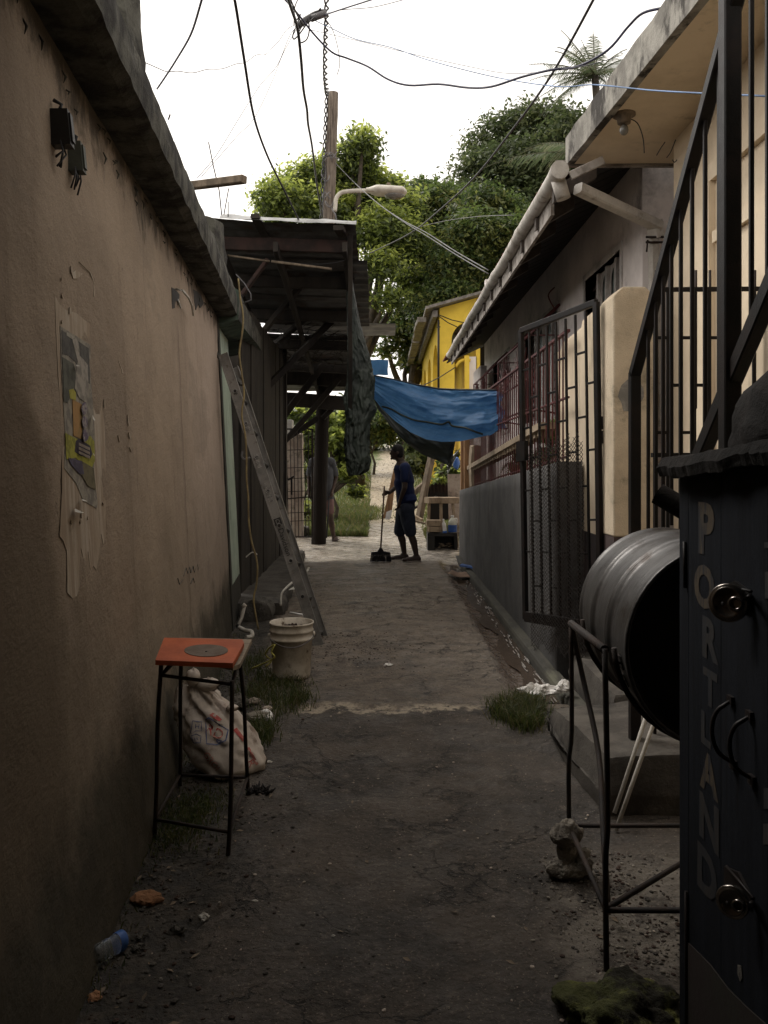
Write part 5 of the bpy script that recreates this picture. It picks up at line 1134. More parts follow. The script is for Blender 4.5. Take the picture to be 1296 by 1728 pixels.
for wi, (y0, y1, z0, z1) in enumerate(wins):
    mb = MB(); d = .045
    for a, b in (((WX-.012, y0-.05, z1), (WX+.09, y1+.05, z1+.05)), ((WX-.012, y0-.05, z0-.05), (WX+.09, y1+.05, z0)), ((WX-.012, y0-.05, z0), (WX+.09, y0, z1)), ((WX-.012, y1, z0), (WX+.09, y1+.05, z1))): mb.box(a, b)
    n = 4; ws = (y1-y0)/n
    for i in range(1, n): mb.box((WX+.03, y0+ws*i-.02, z0), (WX+.08, y0+ws*i+.02, z1))
    wf = mb.build('window_frame', MAT['winframe'], lh)
    for i in range(n):
        a0, a1 = y0+ws*i+.02, y0+ws*(i+1)-.02
        if i in (0, 3):
            mb = MB(); z = z0+.02
            while z < z1-.05: mb.hexa([(WX+.05, a0, z), (WX+.055, a0, z), (WX+.055, a1, z), (WX+.05, a1, z), (WX+.09, a0, z+.085), (WX+.095, a0, z+.085), (WX+.095, a1, z+.085), (WX+.09, a1, z+.085)]); z += .09
            mb.build('louvre', MAT['louvre'], wf)
        else:
            mb = MB(); c = (a0+a1)/2; r_ = (a1-a0)/2-.03; zt = z1-.04
            pts = [(WX+.06, a0, z0), (WX+.06, a1, z0), (WX+.06, a1, z1), (WX+.06, a0, z1)]
            hole = [(WX+.06, c-r_, z0+.1)]+[(WX+.06, c-r_*math.cos(t), zt-r_*1.5+r_*1.5*math.sin(t)) for t in np.linspace(0, math.pi, 13)]+[(WX+.06, c+r_, z0+.1)]
            k_ = len(hole); ring = [(WX+.06, a0, z0)]+[(WX+.06, a0+(a1-a0)*(i2/12), z1) for i2 in range(13)]+[(WX+.06, a1, z0)]
            mb.add(ring+hole, [(i2, i2+1, 15+i2+1, 15+i2) for i2 in range(14)]+[(0, 15, 29, 14)]); mb.build('arched_surround', MAT['winframe'], wf)
            mb = MB(); mb.box((WX+.075, a0, z0), (WX+.08, a1, z1)); mb.build('pane', MAT['glass'], wf)
# roof: sloping soffit boards, rafters, tiles
GXr, GZr, SL = 1.10, 3.235, .466
mb = MB()
def soff(x): return GZr+SL*(x-GXr)
y0r, y1r = 5.36, 14.6
nb = 46
for i in range(nb):
    a = y0r+(y1r-y0r)*i/nb; b = a+(y1r-y0r)/nb-.012
    mb.hexa([(GXr, a, soff(GXr)), (4.2, a, soff(4.2)), (4.2, b, soff(4.2)), (GXr, b, soff(GXr)), (GXr, a, soff(GXr)+.02), (4.2, a, soff(4.2)+.02), (4.2, b, soff(4.2)+.02), (GXr, b, soff(GXr)+.02)])
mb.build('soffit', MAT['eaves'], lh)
mb = MB()
def rf(u, v):
    x = 1.03+3.2*v; y = y0r-.03+(y1r-y0r+.06)*u; return (x, y, soff(x)+.075+.018*math.sin(y*2*math.pi/.18)-.02*(x*3 % 1))
mb.sheet(rf, 430, 30); mb.build('roof', MAT['tiles'], lh)
mb = MB(); mb.hexa([(GXr-.022, y0r, GZr-.17), (GXr, y0r, GZr-.17), (GXr, y1r-1.3, GZr-.17), (GXr-.022, y1r-1.3, GZr-.17), (GXr-.022, y0r, GZr+.05), (GXr, y0r, GZr+.05), (GXr, y1r-1.3, GZr+.05), (GXr-.022, y1r-1.3, GZr+.05)]); mb.build('fascia_board', MAT['rafter'], lh)
y = 5.15
while y < 13.1:
    mb = MB(); mb.hexa([(GXr-.045, y, GZr-.15), (GXr+.22, y, GZr-.10+.22*SL), (GXr+.22, y+.06, GZr-.10+.22*SL), (GXr-.045, y+.06, GZr-.15), (GXr-.045, y, GZr-.06), (GXr+.22, y, GZr-.003+.22*SL), (GXr+.22, y+.06, GZr-.003+.22*SL), (GXr-.045, y+.06, GZr-.06)])
    mb.build('rafter_tail', MAT['darktail'], lh); y += .61
mb = MB(); sag = lambda y: -.005*math.sin((y-5)*math.pi*1.1)
gpts = [(1.055+.002*math.sin(y*3), y, 3.225+sag(y)) for y in np.arange(4.98, 13.4, .14)]
mb.tube(gpts, [.050+.006*(1 if i % 10 == 0 else 0) for i in range(len(gpts))], 14); mb.build('gutter', MAT['gutter'], lh)
mb = MB(); mb.tube([(1.065, 5.08, 3.2), (1.10, 5.08, 3.08)], .045, 12); mb.rbar(P(975, 318, 5.08), P(1112, 382, 5.42), .075, .065, 0, .15); mb.rbar(P(1104, 372, 5.42), P(1108, 402, 5.44), .085, .085, 0, .15); mb.rbar(P(1103, 400, 5.44), P(1106, 720, 5.44), .06, .07, 0, .2, up=Vector((0, 1, 0))); mb.build('downpipe', MAT['gutter'], lh)
mb = MB(); 
for z in (3.0, 2.965): mb.tube([P(1090, 400+(3.0-z)*250, 5.40), P(1120, 400+(3.0-z)*250, 5.40)], .008, 6)
mb.tube([P(1093, 405, 5.38), P(1091, 425, 5.38)], .006, 5); mb.build('pipe_bracket', MAT['rebar'], lh)
mb = MB(); mb.hexa([(1.10, 5.302, 3.36), (1.86, 5.302, 3.36), (1.86, 5.33, 3.36), (1.10, 5.33, 3.36), (1.10, 5.302, 3.40), (1.86, 5.302, 3.40), (1.86, 5.33, 3.40), (1.10, 5.33, 3.40)]); mb.rbar((1.12, 4.99, 3.19), (1.32, 4.99, 3.285), .02, .05, 0); build_each(mb, 'verge_board', MAT['rafter'], lh)
# burglar grilles bulging from two windows, sunburst pattern
for gi, (y0, y1, lb) in enumerate(((8.1, 10.3, None), (11.5, 13.1, None))):
    xo = 1.42; zb, zt = 2.30, 3.02; z2 = zt-.30; mb = MB()
    for y in (y0, y1):
        mb.tube([(WX, y, zt), (xo, y, z2), (xo, y, zb-.3), (WX, y, zb-.35)], .012, 5); mb.tube([(WX, y, z2), (xo, y, z2)], .007, 5)
    for z, x in ((zt, WX-.01), (z2, xo), (zb, xo), (zb-.3, xo)): mb.tube([(x, y0, z), (x, y1, z)], .012, 5)
    n = 14
    for i in range(n+1): y = y0+(y1-y0)*i/n; mb.tube([(WX-.01, y, zt), (xo, y, z2)], .007, 4)
    for k_ in (.33, .66): mb.tube([(WX+(xo-WX)*k_, y0, zt+(z2-zt)*k_), (WX+(xo-WX)*k_, y1, zt+(z2-zt)*k_)], .005, 4)
    for h in range(2):
        ym = y0+(y1-y0)*(h+.5)/2; w = (y1-y0)/4
        for t in np.linspace(0, math.pi, 13): mb.tube([(xo, ym-w*math.cos(t)*.12, zb+.04*math.sin(t)), (xo, ym-w*math.cos(t), zb+min(z2-zb, w*1.3)*math.sin(t)**.8)], .005, 4)
        mb.tube([(xo, ym-w*.5*math.cos(t), zb+w*.5*math.sin(t)) for t in np.linspace(0, math.pi, 13)], .005, 4)
    if gi == 0: mb.tube(sm_pts([Vector((WX-.05, y0, zt-.05)), Vector((WX-.12, y0-.02, zt+.08)), Vector((WX-.06, y0-.03, zt+.16))]), .007, 5)
    mb.build('window_grille', MAT['red'], lh)
# veranda fence: dark red bars over the retaining wall, tan ledge, orange posts
vf = thing('veranda_fence', 'dark red iron bar fence with a tan ledge on top of the grey retaining wall', 'fence', (1.3, 9.5, 1.2))
VX = 1.30
def lz(y): return 1.41+(12-y)/(12-7.85)*.26
y = 5.9; i = 0
while y < 12.95:
    zt = 2.40; mb = MB(); mb.rbar((VX, y, gz(y)-.05), (VX, y, zt), .011, .011, 0, .1, up=Vector((0, 1, 0))); mb.build('bar', MAT['red'], vf); y += .125; i += 1
mb = MB(); mb.rbar((VX, 5.85, 2.40), (VX, 13.0, 2.37), .03, .022, 0); mb.rbar((VX, 5.85, 1.93), (VX, 13.0, 1.90), .02, .015, 0); mb.rbar((VX+.01, 5.85, gz(5.9)+.06), (VX+.01, 13.0, gz(13)+.06), .02, .015, 0); mb.build('rail', MAT['red'], vf)
mb = MB(); mb.hexa([(VX-.05, 6.7, lz(6.7)), (VX+.10, 6.7, lz(6.7)), (VX+.10, 12.9, lz(12.9)), (VX-.05, 12.9, lz(12.9)), (VX-.05, 6.7, lz(6.7)+.055), (VX+.10, 6.7, lz(6.7)+.055), (VX+.10, 12.9, lz(12.9)+.055), (VX-.05, 12.9, lz(12.9)+.055)]); mb.build('ledge', MAT['tanbeam'], vf)
y = 6.8
mb = MB()
while y < 12.8: mb.box((VX-.03, y, lz(y)-.045), (VX+.08, y+.07, lz(y)-.001)); y += .19
build_each(mb, 'ledge_corbel', MAT['tanbeam'], vf)
for (yy, w) in ((13.0, .10), (12.55, .08)):
    mb = MB(); mb.rbar((1.25, yy, .98 if yy < 13 else .2), (1.25, yy, 2.0), w, w, 0, .08, up=Vector((0, 1, 0))); mb.build('timber_post', MAT['orangew'], vf)
mb = MB(); lumpy_box(mb, (1.24, 11.95, 1.12), (1.42, 12.3, 1.75), 5, .006); mb.build('block_pier', MAT['tanbeam'], vf)
mb = MB(); mb.box((1.5, 12.9, 0.3), (1.6, 13.9, 3.0)); mb.build('side_boards', MAT['pinkw'], lh)

# ------------------------------------------------------------------ yellow house
yh = thing('yellow_house', 'bright yellow house with arched openings beyond the lilac house', 'house', (3.2, 24, gh(3, 22)))
YX, YY = 1.34, 20.0
def zy(py, Y=YY): return EYE+(HY-py)/FPX*Y
pts = [(YX, zy(845)), (YX, zy(520)), (YX+3.4, zy(520)+.95), (YX+3.4, zy(845)), (P(833, 0, YY).x, zy(845)), (P(833, 0, YY).x, zy(575))]
cxa, ra = P(796, 0, YY).x, 34/FPX*YY
pts += [(cxa+ra*math.cos(t), zy(575)+ra*math.sin(t)) for t in np.linspace(0, math.pi, 15)][1:]
pts += [(P(762, 0, YY).x, zy(597)), (P(767, 0, YY).x, zy(600)), (P(767, 0, YY).x, zy(845))]
mb = MB(); mb.poly([(x, YY, z) for x, z in pts], .18, (0, 1, 0)); mb.build('front_wall', MAT['yellow'], yh)
mb = MB(); mb.box((P(784, 0, YY).x, YY-.02, 1.0), (P(792, 0, YY).x, YY+.15, zy(600))); mb.tube([(P(787, 0, YY).x-.25*math.cos(t)+.0, YY+.06, zy(622)+.22*math.sin(t)) for t in np.linspace(.2, 2.0, 8)], .04, 6); mb.build('arch_column', MAT['yellow'], yh)
mb = MB(); mb.box((P(792, 0, YY).x+.01, YY+.2, 1.0), (P(806, 0, YY).x, YY+.24, zy(600))); mb.build('grey_boards', MAT['pinkw'], yh)
mb = MB(); mb.box((YX+.9, YY+1.6, 0.5), (YX+3.4, YY+1.7, 5.2)); mb.build('inner_wall', MAT['dark'], yh)
YE = 31.0; nA = 4; mb = MB()
cy = [YY+.18+(YE-YY-.18)*i/nA for i in range(nA+1)]
for i in range(nA):
    a, b = cy[i], cy[i+1]; cw_ = .8 if i else .55; o0, o1 = a+cw_, b-.15; zt = zy(520)-.75; r_ = (o1-o0)/2
    pp = [(YX, a, .3), (YX, a, zy(520)), (YX, b, zy(520)), (YX, b, .3), (YX, o1, .3), (YX, o1, zt-.5)]+[(YX, (o0+o1)/2+r_*math.cos(t), zt-.5+.6*math.sin(t)) for t in np.linspace(0, math.pi, 11)][1:-1]+[(YX, o0, zt-.5), (YX, o0, .3)]
    mb.poly(pp, .22, (1, 0, 0))
mb.build('arcade_wall', MAT['yellow'], yh)
mb = MB(); mb.box((YX+.9, YY+.2, .3), (YX+1.0, YE, 5.2)); mb.build('arcade_back_wall', MAT['yellow'], yh)
mb = MB()
zl = zy(520)+.02
mb.hexa([(YX-.35, YY-.3, zl-.10), (YX+3.6, YY-.3, zl+1.0), (YX+3.6, YE, zl+1.0), (YX-.35, YE, zl-.10), (YX-.35, YY-.3, zl-.03), (YX+3.6, YY-.3, zl+1.07), (YX+3.6, YE, zl+1.07), (YX-.35, YE, zl-.03)]); mb.build('roof', MAT['yroof'], yh)
mb = MB(); 
for i in range(3): a = YY+.3+i*3.6; mb.rbar((YX-.42, a, zl-.22), (YX-.42, a+3.3, zl-.22), .22, .12, 0, .1, jit=.02)
mb.rbar((YX-.12, YY-.1, zl-.16), (YX-.12, YE, zl-.16), .12, .16, 0, jit=.01); build_each(mb, 'eave_board', MAT['yroof'], yh)
mb = MB(); mb.tube([P(740, 540, 19.9), P(740, 655, 19.9)], .03, 6); mb.build('drain_pipe', MAT['dark'], yh)
mb = MB()
for a, b in (((740, 531), (785, 545)), ((740, 533), (772, 552)), ((715, 650), (768, 620)), ((737, 552), (743, 551))): mb.tube([P(*a, 19.8), P((a[0]+b[0])/2, (a[1]+b[1])/2+2, 19.8), P(*b, 19.8)], .012, 4)
build_each(mb, 'wall_wire', MAT['cable'], yh)
mb = MB(); mb.box((P(722, 0, 18.5).x, 18.5, .3), (P(752, 0, 18.5).x, 18.62, zy(775, 18.5))); mb.build('low_wall', MAT['yellow'], label='low yellow wall below the tarpaulins, behind the timber pile', cat='wall')
mb = MB(); mb.box((P(746, 0, 18.4).x, 18.4, .5), (P(749, 0, 18.4).x, 18.44, zy(778, 18.4))); mb.build('painted_post', M('red_post', (.45, .04, .05), None), label='thin red post against the low yellow wall', cat='post')

# ------------------------------------------------------------------ timber, bench, jug by the far end of the grey wall
def stick(a, b, Ya, Yb, w, h, mat, name, label, cat, extend=0, group=None):
    p, q = P(*a, Ya), P(*b, Yb)
    if extend: q = q+(q-p).normalized()*extend
    mb = MB(); mb.rbar(p, q, w, h, 0, .12, jit=.004); return mb.build(name, MAT[mat], label=label, cat=cat, group=group)
stick((706, 882), (728, 772), 14.8, 15.0, .12, .10, 'timber', 'leaning_post', 'thick grey post leaning in the timber pile under the dark tarpaulin', 'post')
stick((690, 838), (722, 812), 15.2, 15.5, .07, .10, 'timber', 'plank', 'plank slanting up behind the leaning grey post', 'plank')
stick((697, 858), (737, 838), 15.4, 15.4, .20, .04, 'redwood', 'plank', 'wide reddish board lying behind the leaning grey post', 'plank')
stick((695, 868), (712, 878), 14.6, 14.4, .05, .05, 'paletim', 'plank', 'short pale stick on the grass at the foot of the leaning post', 'plank')
stick((690, 876), (718, 884), 14.4, 14.3, .06, .03, 'timber', 'plank', 'flat plank lying in front of the leaning post', 'plank')
mb = MB(); mb.poly([P(664, 792, 13.7), P(669, 796, 13.7), P(660, 874, 13.6), P(646, 875, 13.6)], .03, (0, 1, 0)); mb.build('leaning_board', MAT['orangew'], label='tall orange-brown board standing upright behind the man in the navy shirt', cat='board')
mb = MB(); mb.poly([P(652, 864, 13.55), P(662, 860, 13.55), P(659, 876, 13.5), P(650, 876, 13.5)], .02, (0, 1, 0)); mb.build('pale_offcut', MAT['white'], label='small white offcut at the base of the orange-brown board', cat='offcut')
mb = MB(); mb.sheet(lambda u, v: P(718+50*u, 822+14*v+6*u-9*math.sin(u*3.1)+2*math.sin(u*50), 15.2+.1*v), 60, 4); mb.build('zinc_scrap', MAT['redwood'], label='rusty bent sheet lying over the timber pile', cat='sheet')
mb = MB(); mb.sheet(lambda u, v: P(722+52*u, 822-8*u+60*v, 15.5+.4*v), 8, 6); mb.build('dark_sheet', MAT['dark'], label='dark sheet leaning behind the bench', cat='sheet')
bn = thing('work_bench', 'small rough timber bench beside the end of the grey wall', 'bench', on(1.0, 14.2))
bz = P(0, 842, 14.1).z
for x0, x1 in ((720, 742), (743, 771)):
    mb = MB(); mb.rbar(P(x0, 844, 14.0), P(x1, 844, 14.05), .30, .10, 0, .08, jit=.002); mb.build('top', MAT['paletim'], bn)
for x, x2 in ((724, 722), (744, 745), (764, 772)):
    for yy in (13.95, 14.2):
        mb = MB(); a = P(x, 850, yy); b = P(x2, 850, yy); b.z = gh(b.x, yy)-.02; mb.rbar(a, b, .05, .05, 0, .1, up=Vector((0, 1, 0))); mb.build('leg', MAT['paletim'], bn)
tb = thing('dark_box_stand', 'low black box with an open front carrying blocks and bottles', 'box', on(1.0, 13.7))
mb = MB(); zt = P(0, 899, 13.7).z; zg = gh(1, 13.7)-.02; xa, xb = P(721, 0, 13.7).x, P(771, 0, 13.7).x
mb.box((xa, 13.6, zt-.05), (xb, 13.95, zt)); mb.box((xa, 13.6, zg), (xa+.12, 13.95, zt-.052)); mb.box((xb-.05, 13.6, zg), (xb, 13.95, zt-.052)); mb.box((xa+.122, 13.9, zg), (xb-.052, 13.95, zt-.052)); mb.build('box_shell', MAT['boxblk'], tb)
mb = MB()
for i in range(14): a = Vector((xa+.2+rnd.random()*.2, 13.7+rnd.random()*.15, zg+.06+rnd.random()*.05)); mb.rbar(a, a+Vector((rnd.uniform(-.1, .1), rnd.uniform(-.1, .1), rnd.uniform(-.01, .03))), .03, .01)
mb.build('wood_scrap', MAT['paletim'], label='pale wood scraps inside the low black box', cat='scraps', kind='stuff')
for i, (x0, y0, x1, y1, lb) in enumerate(((720, 878, 745, 888, 'upper pale timber block stacked on the low black box'), (723, 889, 744, 898, 'lower pale timber block on the low black box'))):
    mb = MB(); a = P(x0, y1, 13.64); b = P(x1, y0, 13.64); mb.box(a, (b.x, 13.85, b.z)); o = mb.build('timber_block', MAT['paletim'], label=lb, cat='block', group='blocks on the black box'); bake(o, [('BEVEL', dict(width=.006, segments=2))])
jg = thing('jug', 'clear plastic gallon jug half full of blue liquid on the low black box', 'jug', P(763, 898, 13.7))
jb = Vector((P(763.5, 0, 13.7).x, 13.7, zt+.001))
mb = MB(); mb.lathe([(0, 0), (.068, 0), (.074, .01), (.074, .15), (.068, .19), (.035, .235), (.026, .245), (.026, .262)], jb, n=24); mb.build('jug_body', M('milky_plastic', (.55, .55, .46), None, 5, rough=.3), jg)
mb = MB(); mb.lathe([(.0755, .012), (.0762, .02), (.0762, .125), (.0755, .13)], jb, n=24); mb.build('liquid', MAT['bluefluid'], jg)
mb = MB(); mb.lathe([(0, .262), (.026, .262), (.028, .265), (.028, .285), (0, .287)], jb, n=16); mb.build('cap', MAT['white'], jg)
mb = MB(); mb.tube(sm_pts([jb+Vector((.03, -.03, .235)), jb+Vector((.07, -.05, .23)), jb+Vector((.072, -.04, .16))]), .010, 8); mb.build('grip', MAT['white'], jg)
bt = thing('spray_bottle', 'small clear bottle with a blue base leaning beside the jug', 'bottle', P(750, 898, 13.66))
bb = Vector((P(751, 0, 13.64).x, 13.64, zt+.001)); bd = Vector((-.12, 0, 1)).normalized()
mb = MB(); mb.lathe([(0, .02), (.032, .025), (.034, .05), (.032, .15), (.014, .19), (.013, .205)], bb, bd, 20); mb.build('bottle_body', MAT['white'], bt)
mb = MB(); mb.lathe([(0, 0), (.035, 0), (.037, .01), (.037, .035), (0, .036)], bb, bd, 20); mb.build('bottle_base', MAT['bluep'], bt)
mb = MB(); mb.lathe([(0, .205), (.015, .205), (.015, .23), (0, .232)], bb, bd, 14); mb.build('cap', MAT['white'], bt)
mb = MB(); mb.hexa([P(758, 905, 14.6), P(777, 905, 14.6), P(777, 900, 15.0), P(758, 900, 15.0), P(755, 800, 14.6), P(777, 800, 14.6), P(777, 800, 15.0), P(756, 800, 15.0)]); mb.build('grey_locker', MAT['pale'], label='tall pale grey box standing behind the bench at the wall end', cat='box')
mb = MB(); mb.sheet(lambda u, v: P(778-24*v*(1-.1*u)-u*2, 755+(22+24*u)*v+3*u, 14.3+.05*math.sin(u*18+v*3)*v), 30, 14); mb.build('striped_cloth', M('dark_striped_cloth', (.04, .06, .045), (.36, .36, .34), 14, .42, .6, .9, scale=(1, 1, .2)), label='small dark striped cloth hanging at the end of the red fence', cat='cloth')
mb = MB(); mb.ell(P(770, 782, 14.6), (.06, .06, .11), 10); o = mb.build('blue_bag', MAT['bluep'], label='small blue bag behind the striped cloth', cat='bag')
for v in o.data.vertices: v.co += v.co.normalized()*.03*fbm(v.co.x, v.co.y, v.co.z, 3, 12)

# ------------------------------------------------------------------ tarpaulins
def rope(p, q, sagv, r, mat, name, label, n=24, cat='wire', group=None):
    mb = MB(); p, q = Vector(p), Vector(q); mb.tube([p.lerp(q, i/n)+Vector((0, 0, -sagv*4*(i/n)*(1-i/n))) for i in range(n+1)], r, 6); return mb.build(name, MAT[mat], label=label, cat=cat, group=group)
L0, R0 = P(617, 634, 10.7), P(838, 659, 9.6)
mb = MB()
def interp(tab, u):
    for i in range(len(tab)-1):
        if u <= tab[i+1][0]: t = (u-tab[i][0])/(tab[i+1][0]-tab[i][0]); return tab[i][1]+(tab[i+1][1]-tab[i][1])*t
    return tab[-1][1]
topy = [(0, 632), (.12, 637), (.25, 643), (.4, 650), (.55, 656), (.7, 659), (.85, 659), (1, 659)]
boty = [(0, 650), (.04, 668), (.12, 690), (.22, 712), (.33, 731), (.45, 743), (.56, 747), (.70, 746), (.82, 740), (.92, 735), (1, 722)]
def bt_(u, v):
    px = 617+223*u+(4*v if u > .9 else 0); Y = 10.7-1.1*u; py = interp(topy, u)*(1-v)+interp(boty, u)*v
    ff = (.05*math.sin(v*9-u*5+1.5*fbm(u*2, v*2, 0, 2, 1))*(1-abs(2*u-1)**3)+.06*fbm(u*3, v*5, 1, 4, 1.2)+.05*math.sin((v-.5)*(3+10*(1-u))+6*u)*v)
    bel = .30*math.sin(v*math.pi*.55); rad = .035*math.sin(math.atan2(v, 1.02-u)*16)*smooth(.45, .95, u)*v
    return P(px, py, Y)+Vector((0, -(ff+bel*(.4+.6*math.sin(u*math.pi)))-rad, 0))
mb.sheet(bt_, 140, 60)
mb.sheet(lambda u, v: bt_(.985+.015*u, .0+1.0*v)+Vector((.055*u+.02*math.sin(v*14), .15*u, 0)), 6, 40)
o = mb.build('blue_tarpaulin', MAT['tarpblue'], label='bright blue tarpaulin slung across the alley above the man with the broom', cat='tarpaulin')
mb = MB(); mb.sheet(lambda u, v: P(624+31*u+(2*fbm(u*3, v, 0, 2, 1) if u > .9 else 0), 607+26*v, 10.75)+Vector((0, .02*math.sin(u*9), 0)), 16, 10); mb.build('tarpaulin_flap', MAT['tarpblue'], o)
mb = MB(); 
seam = [(645, 686), (660, 690), (678, 700), (700, 709), (720, 712), (745, 716), (757, 712), (764, 719), (785, 722), (800, 728), (815, 733)]
BVt = None
mb2 = MB(); mb2.sheet(bt_, 140, 60); BVt = BVHTree.FromPolygons([Vector(v) for v in mb2.v], mb2.f); eye = Vector((0, 0, EYE)); sp = []
for q in sm_pts([Vector((x, y, 0)) for x, y in seam], 6):
    d = (P(q.x, q.y, 10)-eye).normalized(); h = BVt.ray_cast(eye, d)
    if h[0]: sp.append(h[0]-d*.012)
mb.tube(sp, .012, 5); mb.build('seam_fold', MAT['tarpdark'], o)
mb = MB(); mb.tube([bt_(i/40, 0)+Vector((0, 0, .006)) for i in range(41)], .011, 6); mb.build('edge_rope', MAT['cable'], o)
mb = MB()                                              # olive tarpaulin slung lower and behind
ot = [(0, 642), (.1, 672), (.3, 705), (.5, 728), (.7, 738), (.85, 742), (1, 741)]; ob_ = [(0, 650), (.1, 690), (.25, 722), (.42, 748), (.60, 767), (.80, 779), (.93, 789), (1, 772)]
def olv(u, v):
    px = 622+150*u*(1-.06*v*(u > .93)); Y = 11.2-.5*u; py = (interp(ot, u)-22)*(1-v)+interp(ob_, u)*v
    return P(px, py, Y)+Vector((0, -.04*math.sin(v*6+u*7)-.05*fbm(u*3, v*3, 0, 3, 1.5)-.1*math.sin(v*2), 0))
mb.sheet(olv, 70, 24); mb.build('olive_tarpaulin', MAT['tarpolive'], label='dark olive tarpaulin sagging to a point below the blue one', cat='tarpaulin')
mb = MB()                                              # dark tarp hanging from the shelter edge
lx = [(0, 584), (.2, 585), (.45, 588), (.6, 589), (.68, 583), (.75, 587), (.85, 585), (.93, 584), (1, 592)]
rx_ = [(0, 588), (.15, 592), (.3, 602), (.42, 612), (.52, 624), (.60, 630), (.68, 628), (.73, 632), (.78, 622), (.85, 619), (.93, 624), (.98, 620), (1, 608)]
def dkt(u, v):
    py = 400+402*v; xl = interp(lx, v); xr = interp(rx_, v); a = u*2*math.pi; c_ = (xl+xr)/2; h = (xr-xl)/2
    nn = fbm(math.cos(a)*1.3, math.sin(a)*1.3, v*9, 5, 1.5); k_ = 1+.24*abs(math.sin(a*4+v*8+3.5*nn))*(.3+v)-.12*v+.10*abs(fbm(math.cos(a)*2, math.sin(a)*2, v*16, 3, 1.4))
    c = P(c_, py, 9.95); r = h/FPX*9.95
    return c+Vector((r*math.cos(a)*k_+.02*nn*v, (.06+.10*v)*math.sin(a)*k_+.05*nn*v, .02*nn))
mb.sheet(dkt, 90, 170); mb.add([dkt(i/90, 1) for i in range(90)], [tuple(range(90))])
o = mb.build('hanging_tarpaulin', MAT['tarpdark'], label='long dark tarpaulin bunched up and hanging from the edge of the zinc shelter', cat='tarpaulin')
mb = MB(); mb.sheet(lambda u, v: P(612+14*u-2*v, 686+70*v+6*math.sin(u*9), 10.1)+Vector((0, .05*math.sin(u*8+v*4), 0)), 14, 20); mb.build('pale_strip', M('pale_tarp_side', (.16, .165, .15), (.09, .095, .085), 5, rough=.5), o)
# ------------------------------------------------------------------ people
def human(name, label, joints, cat='person', skinm='skin', loc=None, vox=.0065):
    t = thing(name, label, cat, loc); return t
def meat(parent, nm, parts, mat, vox=.0065, smooth_it=3, label=None):
    mb = MB()
    for p in parts:
        if p[0] == 'c': mb.cap(p[1], p[2], p[3], p[4], 8)
        else: mb.ell(p[1], p[2], 12, rot=(p[3] if len(p) > 3 else None))
    o = mb.build(nm, mat, parent, label); bake(o, [('REMESH', dict(mode='VOXEL', voxel_size=vox)), ('SMOOTH', dict(factor=.5, iterations=smooth_it))])
    o.data.materials.clear(); o.data.materials.append(mat); shade(o); return o
def hand(palm, d, n, s, side, curl=.5):                # five fingers curling from a palm; d along fingers, n palm normal, side to thumb
    d, n = d.normalized(), n.normalized(); w = d.cross(n).normalized()*side; out = [('e', palm+d*.035*s, (.040*s, .040*s, .040*s))]
    out = [('c', palm, palm+d*.07*s, .026*s, .030*s), ('c', palm+w*.02*s, palm+d*.075*s+w*.025*s, .018*s, .016*s), ('c', palm-w*.02*s, palm+d*.07*s-w*.025*s, .018*s, .015*s)]
    for i, (o_, L) in enumerate(((.030, .068), (.010, .078), (-.010, .073), (-.030, .056))):
        a = palm+d*.08*s+w*o_*s; c1 = curl*(.8+.12*i); b = a+(d*math.cos(c1)+n*math.sin(c1))*L*.5*s; c = b+(d*math.cos(c1*2.3)+n*math.sin(c1*2.3))*L*.5*s
        out += [('c', a, b, .0088*s, .0082*s), ('c', b, c, .0082*s, .0070*s)]
    a = palm+w*.028*s+d*.015*s; b = a+(w*.7+d*.7+n*.35)*.034*s; c = b+(d*.85+n*.6+w*.1)*.03*s
    return out+[('c', a, b, .0115*s, .0100*s), ('c', b, c, .0100*s, .0078*s)]
V = Vector
